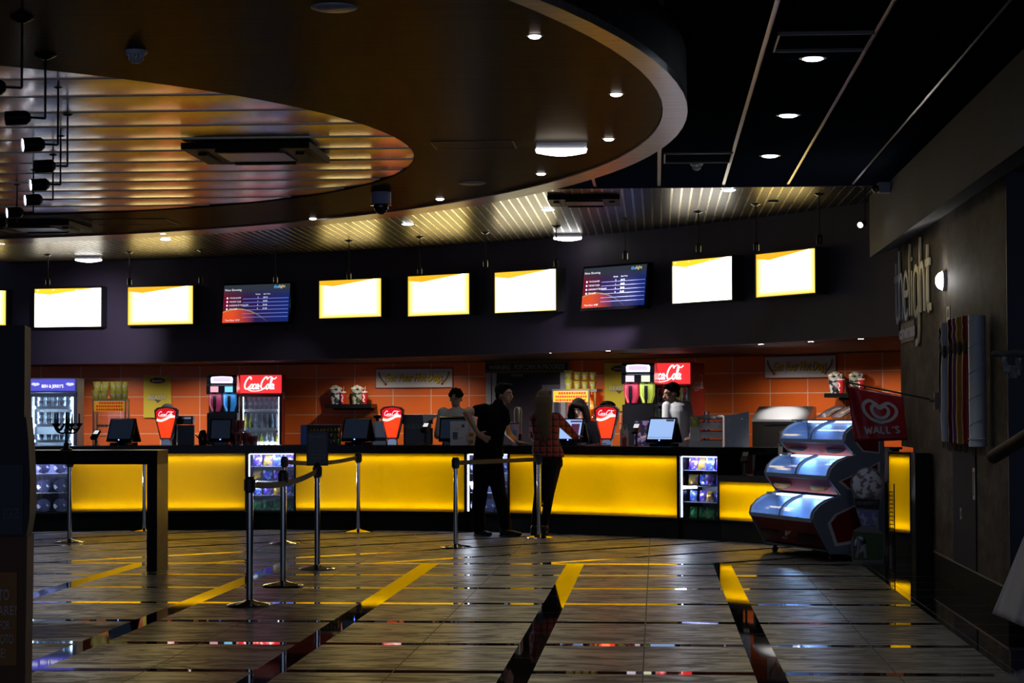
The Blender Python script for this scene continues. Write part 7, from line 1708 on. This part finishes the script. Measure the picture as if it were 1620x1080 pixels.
chain(b, [sL, eL, wL], [0.056, 0.042, 0.028]); chain(b, [sR, eR, wR], [0.054, 0.041, 0.028])
hand(b, wL, (0.75, -0.15, -0.45), (-0.3, -0.9, -0.1), 1.0, 0.5, 0.35, -1); hand(b, wR, (0.85, 0.45, -0.08), (0, 0, 1), 1.0, 0.2, 0.25, 1)
chain(b, [hpL, kL, aL_], [0.085, 0.055, 0.04]); chain(b, [hpR, kR, aR_], [0.085, 0.055, 0.04])
remesh(b.build('body', M_SKIN, t, True), 0.010, 3)
eyes(t, lambda x, y, z: W(t, P(x, y, z)), R)
b = mb(); b.ball(P(0, 0.026, 0.045), (0.086, 0.098, 0.088), 20, 14, R); b.ball(P(0, -0.055, 0.098), (0.060, 0.040, 0.028), 12, 8, R); b.ball(P(0, 0.075, -0.01), (0.062, 0.032, 0.07), 12, 10, R)
for sx in (-1, 1): b.ball(P(sx * 0.070, 0.02, 0.02), (0.016, 0.045, 0.05), 10, 8, R)
remesh(b.build('hair', M_HAIRB, t, True), 0.009, 2)
M_POLO = mat('black_polo', (0.004, 0.004, 0.006), 0.9, spec=0.05)
b = mb(); loft(b, [(J(773, 722, 24.15), 0.185, 0.135, ty), (J(773, 706, 24.14), 0.172, 0.128, ty), (J(776, 684, 24.13), 0.170, 0.126, ty), (J(780, 662, 24.12), 0.190, 0.130, ty), (J(783, 648, 24.12), 0.172, 0.11, ty), (J(786, 639, 24.12), 0.085, 0.075, ty)])
b.limb(sL, sL.lerp(eL, 0.42), 0.076, 0.070); b.limb(sR, sR.lerp(eR, 0.42), 0.074, 0.066); b.limb(nb + Vector((0.0, 0, -0.01)), nb + Vector((0.02, 0, 0.045)), 0.072, 0.066)
remesh(b.build('shirt', M_POLO, t, True), 0.012, 3)
M_TRO = mat('black_trousers', (0.005, 0.0045, 0.0045), 0.9, spec=0.05)
b = mb(); loft(b, [(J(773, 735, 24.15), 0.165, 0.13, ty), (J(773, 722, 24.15), 0.170, 0.13, ty), (J(773, 706, 24.15), 0.155, 0.12, ty)])
chain(b, [J(763, 728, 24.14), kL, J(757, 806, 24.2), aL_ + Vector((0, 0, -0.01))], [0.115, 0.090, 0.080, 0.082]); chain(b, [J(781, 728, 24.18), kR, J(796, 806, 24.1), aR_ + Vector((0, 0, 0.0))], [0.112, 0.085, 0.074, 0.070])
remesh(b.build('trousers', M_TRO, t, True), 0.012, 3)
M_SH = mat('black_shoe', (0.006, 0.006, 0.006), 0.5, spec=0.2)
p = W(t, aL_); shoe(t, (p.x, p.y), math.radians(50), M_SH); p = W(t, aR_); shoe(t, (p.x, p.y), math.radians(80), M_SH)

# ---- the long-haired woman
D0 = 24.0; J = lambda x, y, D=D0: at(x, y, D)
root = at_z(855, 848, 0.0); t = thing('person', 'long-haired woman in a red plaid shirt and tight dark jeans at the counter', 'person', Matrix.Translation((root.x, root.y, 0)))
I = t.matrix_world.inverted()
hc = J(860, 633); yawh = math.radians(168)
sL, sR = J(846, 661, 23.98), J(880, 660, 24.02); nb = J(862, 654)
eL, wL = J(843, 688, 24.15), J(850, 700, 24.35); eR, wR = J(900, 680, 24.25), J(911, 692, 24.45)
b = mb(); P, R = head(b, hc, yawh, 0.0, 0.94)
b.limb(hc + Vector((0, 0.0, -0.07)), nb, 0.045, 0.05)
loft(b, [(J(867, 730), 0.165, 0.115, 0), (J(865, 715), 0.15, 0.105, 0), (J(863, 695), 0.115, 0.085, 0), (J(863, 675), 0.14, 0.095, 0), (J(863, 660), 0.15, 0.085, 0), (J(862, 652), 0.06, 0.05, 0)])
chain(b, [sL, eL, wL], [0.046, 0.036, 0.024]); chain(b, [sR, eR, wR], [0.046, 0.036, 0.024])
hand(b, wR, (0.45, 0.75, 0.25), (0, -0.4, 0.9), 0.9, 0.3, 0.5, -1); hand(b, wL, (0.2, 0.9, -0.1), (0, 0, 1), 0.9, 0.3, 0.3, 1)
LL = [J(857, 728), J(853, 779), J(846, 827), J(845, 838)]; RR = [J(876, 728), J(869, 779, 23.92), J(862, 827, 23.95), J(862, 838, 23.95)]
chain(b, LL, [0.09, 0.055, 0.036, 0.034]); chain(b, RR, [0.09, 0.055, 0.036, 0.034])
remesh(b.build('body', M_SKIN2, t, True), 0.010, 3); eyes(t, lambda x, y, z: W(t, P(x, y, z)), R)
b = mb(); b.ball(P(0, 0.012, 0.035), (0.086, 0.104, 0.094), 20, 14, R)
loft(b, [(J(860, 697, 23.88), 0.035, 0.02, 0), (J(860, 685, 23.86), 0.065, 0.03, 0), (J(860, 668, 23.86), 0.085, 0.040, 0), (J(860, 650, 23.88), 0.098, 0.055, 0), (J(860, 636, 23.90), 0.105, 0.07, 0), (J(860, 626, 23.93), 0.09, 0.08, 0)])
for i in range(9): b.limb(J(851 + i * 2.3, 645, 23.86), J(852 + i * 2.2, 686 + 5 * ((i * 5) % 3), 23.85), 0.020, 0.008, 8)
remesh(b.build('hair', M_HAIRL, t, True), 0.009, 1)
def plaid():
    m = bpy.data.materials.new('red_plaid_cloth'); m.use_nodes = True; n, l = nt(m)
    tc = n.new('ShaderNodeTexCoord'); sp = n.new('ShaderNodeSeparateXYZ'); l.new(tc.outputs['Object'], sp.inputs[0])
    def st(c, p, w): return math_node(n, l, 'LESS_THAN', math_node(n, l, 'MODULO', math_node(n, l, 'ADD', c, 10), p), w)
    a = st(sp.outputs[0], 0.075, 0.034); c = st(sp.outputs[2], 0.075, 0.034); d1 = st(sp.outputs[0], 0.075, 0.006); d2 = st(sp.outputs[2], 0.075, 0.006)
    k = mixc(n, l, a, (0.30, 0.018, 0.018), (0.060, 0.006, 0.012)); k2 = mixc(n, l, c, (1, 1, 1), (0.28, 0.20, 0.28)); col = mixc(n, l, 1.0, k, k2, 'MULTIPLY')
    col = mixc(n, l, math_node(n, l, 'MULTIPLY', math_node(n, l, 'MAXIMUM', d1, d2), 0.5), col, (0.35, 0.18, 0.14))
    b_ = n['Principled BSDF']; l.new(col, b_.inputs['Base Color']); b_.inputs['Roughness'].default_value = 0.85; return m
b = mb(); loft(b, [(J(868, 722), 0.185, 0.130, 0), (J(866, 712), 0.178, 0.125, 0), (J(864, 697), 0.150, 0.112, 0), (J(863, 676), 0.165, 0.115, 0), (J(863, 661), 0.168, 0.100, 0), (J(862, 652), 0.085, 0.065, 0)])
b.limb(J(884, 712), J(889, 720), 0.035, 0.03)
chain(b, [sL, eL, wL], [0.064, 0.052, 0.038]); chain(b, [sR, eR, wR], [0.064, 0.052, 0.040])
remesh(b.build('plaid_shirt', plaid(), t, True), 0.012, 3)
M_JN = mat('dark_jeans', (0.006, 0.006, 0.012), 0.9, spec=0.08)
b = mb(); loft(b, [(J(867, 738), 0.17, 0.125, 0), (J(867, 728), 0.172, 0.125, 0), (J(866, 716), 0.150, 0.115, 0)])
chain(b, LL[:3], [0.104, 0.062, 0.046]); chain(b, RR[:3], [0.104, 0.062, 0.046])
remesh(b.build('jeans', M_JN, t, True), 0.011, 3)
p = W(t, LL[3]); shoe(t, (p.x, p.y), math.radians(168), M_SH, 0.24); p = W(t, RR[3]); shoe(t, (p.x, p.y), math.radians(190), M_SH, 0.24)

# ---- staff behind the counter
def staff(lab, hx, hy, D, yaw, pitch, cloth, hair, arms, skin, shx=(-22, 22), shy=30, s=1.0, hairstyle='short', hm=None, ty=0.0, lean=0):
    J = lambda x, y, DD=D: at(x, y, DD); k = PX(D)
    root = at(hx + lean, 700, D); t = thing('person', lab, 'person', Matrix.Translation((root.x, root.y, 0)))
    Inv = t.matrix_world.inverted()
    def nb_(): b = MB(); b.M = Inv; return b
    hc = J(hx, hy); b = nb_(); P, R = head(b, hc, yaw, pitch, s)
    sL, sR = J(hx + shx[0], hy + shy), J(hx + shx[1], hy + shy); c = (sL + sR) / 2; hip = Vector((root.x, root.y, 0.98)); 
    b.limb(hc + Vector((0, 0.01, -0.07)), c + Vector((0, 0, 0.02)), 0.048, 0.056)
    sp = lambda f: c.lerp(hip, f)
    def torso(b, e):
        loft(b, [(sp(1.0), 0.155 + e, 0.105 + e, ty), (sp(0.75), 0.14 + e, 0.10 + e, ty), (sp(0.4), 0.155 + e, 0.105 + e, ty), (sp(0.1), 0.165 + e, 0.10 + e, ty), (sp(-0.02) + Vector((0, 0, 0.01)), 0.13 + e, 0.075 + e, ty), (c + Vector((0, 0, 0.055)), 0.05 + e, 0.05 + e, ty)])
    torso(b, 0)
    for (S, E, Wr, dr) in arms(sL, sR, J):
        chain(b, [S, E, Wr], [0.052, 0.040, 0.027]); hand(b, Wr, dr, (0, 0, 1), 0.95, 0.3, 0.4, 1)
    for sx in (-1, 1): chain(b, [hip + Vector((sx * 0.09, 0, 0)), Vector((root.x + sx * 0.10, root.y, 0.5)), Vector((root.x + sx * 0.10, root.y, 0.08))], [0.085, 0.055, 0.038])
    remesh(b.build('body', skin, t, True), 0.010, 3); eyes(t, lambda x, y, z: Inv @ P(x, y, z), R, s)
    b = nb_()
    if hairstyle == 'curly':
        rr = random.Random(4); b.ball(P(0, 0.030, 0.055), (0.088 * s, 0.096 * s, 0.082 * s), 18, 12, R)
        for i in range(46):
            a = rr.uniform(0, 2 * PI); z = rr.uniform(0.03, 0.12); r = 0.082 * math.sqrt(max(0.05, 1 - ((z - 0.03) / 0.11) ** 2)); q = P(r * math.cos(a), 0.018 + r * 1.1 * math.sin(a), z)
            b.ball(q, rr.uniform(0.014, 0.024), 8, 6)
    elif hairstyle == 'long':
        b.ball(P(0, 0.020, 0.040), (0.100 * s, 0.108 * s, 0.098 * s), 18, 12, R)
        for sx in (-1, 1): chain(b, [P(sx * 0.085, 0.0, 0.02), P(sx * 0.105, -0.01, -0.08), P(sx * 0.11, -0.02, -0.20), P(sx * 0.10, -0.03, -0.28)], [0.045, 0.048, 0.042, 0.025])
        b.limb(P(-0.05, -0.065, 0.075), P(0.06, -0.07, 0.06), 0.03, 0.03)
    else:
        b.ball(P(0, 0.028, 0.050), (0.086 * s, 0.098 * s, 0.086 * s), 18, 12, R); b.ball(P(0, 0.075, -0.01), (0.06 * s, 0.03 * s, 0.06 * s), 12, 8, R); b.ball(P(0, -0.05, 0.10), (0.06 * s, 0.045 * s, 0.03 * s), 12, 8, R)
    remesh(b.build('hair', hair, t, True), 0.009, 1)
    b = nb_(); torso(b, 0.018)
    for (S, E, Wr, dr) in arms(sL, sR, J): chain(b, [S, S.lerp(E, 0.95)], [0.070, 0.060])
    for sx in (-1, 1): b.limb(c + Vector((sx * 0.03, -0.03, 0.05)), c + Vector((sx * 0.05, -0.05, 0.0)), 0.03, 0.02)
    remesh(b.build('shirt', cloth, t, True), 0.012, 3)
    b = nb_(); loft(b, [(hip + Vector((0, 0, -0.12)), 0.17, 0.13, ty), (hip + Vector((0, 0, 0.05)), 0.165, 0.125, ty)])
    for sx in (-1, 1): chain(b, [hip + Vector((sx * 0.085, 0, -0.06)), Vector((root.x + sx * 0.10, root.y, 0.5)), Vector((root.x + sx * 0.10, root.y, 0.10))], [0.10, 0.075, 0.06])
    remesh(b.build('trousers', M_TRO, t, True), 0.013, 3)
    for sx in (-1, 1): shoe(t, (sx * 0.10, 0.0), 0.0, M_SH)
    return t
M_WS = mat('white_shirt', (0.66, 0.68, 0.76), 0.7)
staff('curly-haired staff man in a white shirt looking down behind his till', 721, 631, 26.35, math.radians(-14), 0.25, M_WS, M_HAIRB, lambda a, c, J: [(a, a + Vector((-0.06, -0.06, -0.30)), a + Vector((0.02, -0.32, -0.33)), (0.3, -1, 0)), (c, c + Vector((0.06, -0.06, -0.30)), c + Vector((-0.02, -0.32, -0.33)), (-0.3, -1, 0))], M_SKIN2, (-20, 22), 21, 0.98, 'curly')
staff('dark-haired staff woman in black bending over the till beside the third cola tower', 915, 646, 26.0, math.radians(-18), 0.35, M_POLO, M_HAIRB, lambda a, c, J: [(a, a + Vector((-0.03, -0.10, -0.26)), a + Vector((0.03, -0.34, -0.26)), (0.3, -1, 0)), (c, c + Vector((0.05, -0.08, -0.26)), c + Vector((0.02, -0.30, -0.30)), (-0.3, -1, 0))], M_SKIN2, (-20, 22), 28, 0.95, 'long')
staff('short-haired staff man in a white shirt in front of the right cola fridge', 1062, 622, 25.5, math.radians(-72), 0.22, M_WS, M_HAIRB, lambda a, c, J: [(a, a + Vector((-0.02, -0.10, -0.30)), a + Vector((-0.20, -0.25, -0.36)), (-1, -0.4, 0)), (c, c + Vector((0.06, -0.03, -0.30)), c + Vector((0.03, -0.28, -0.38)), (-0.5, -1, 0))], M_SKIN, (-6, 24), 21, 1.0, 'short', ty=math.radians(-60), lean=14)
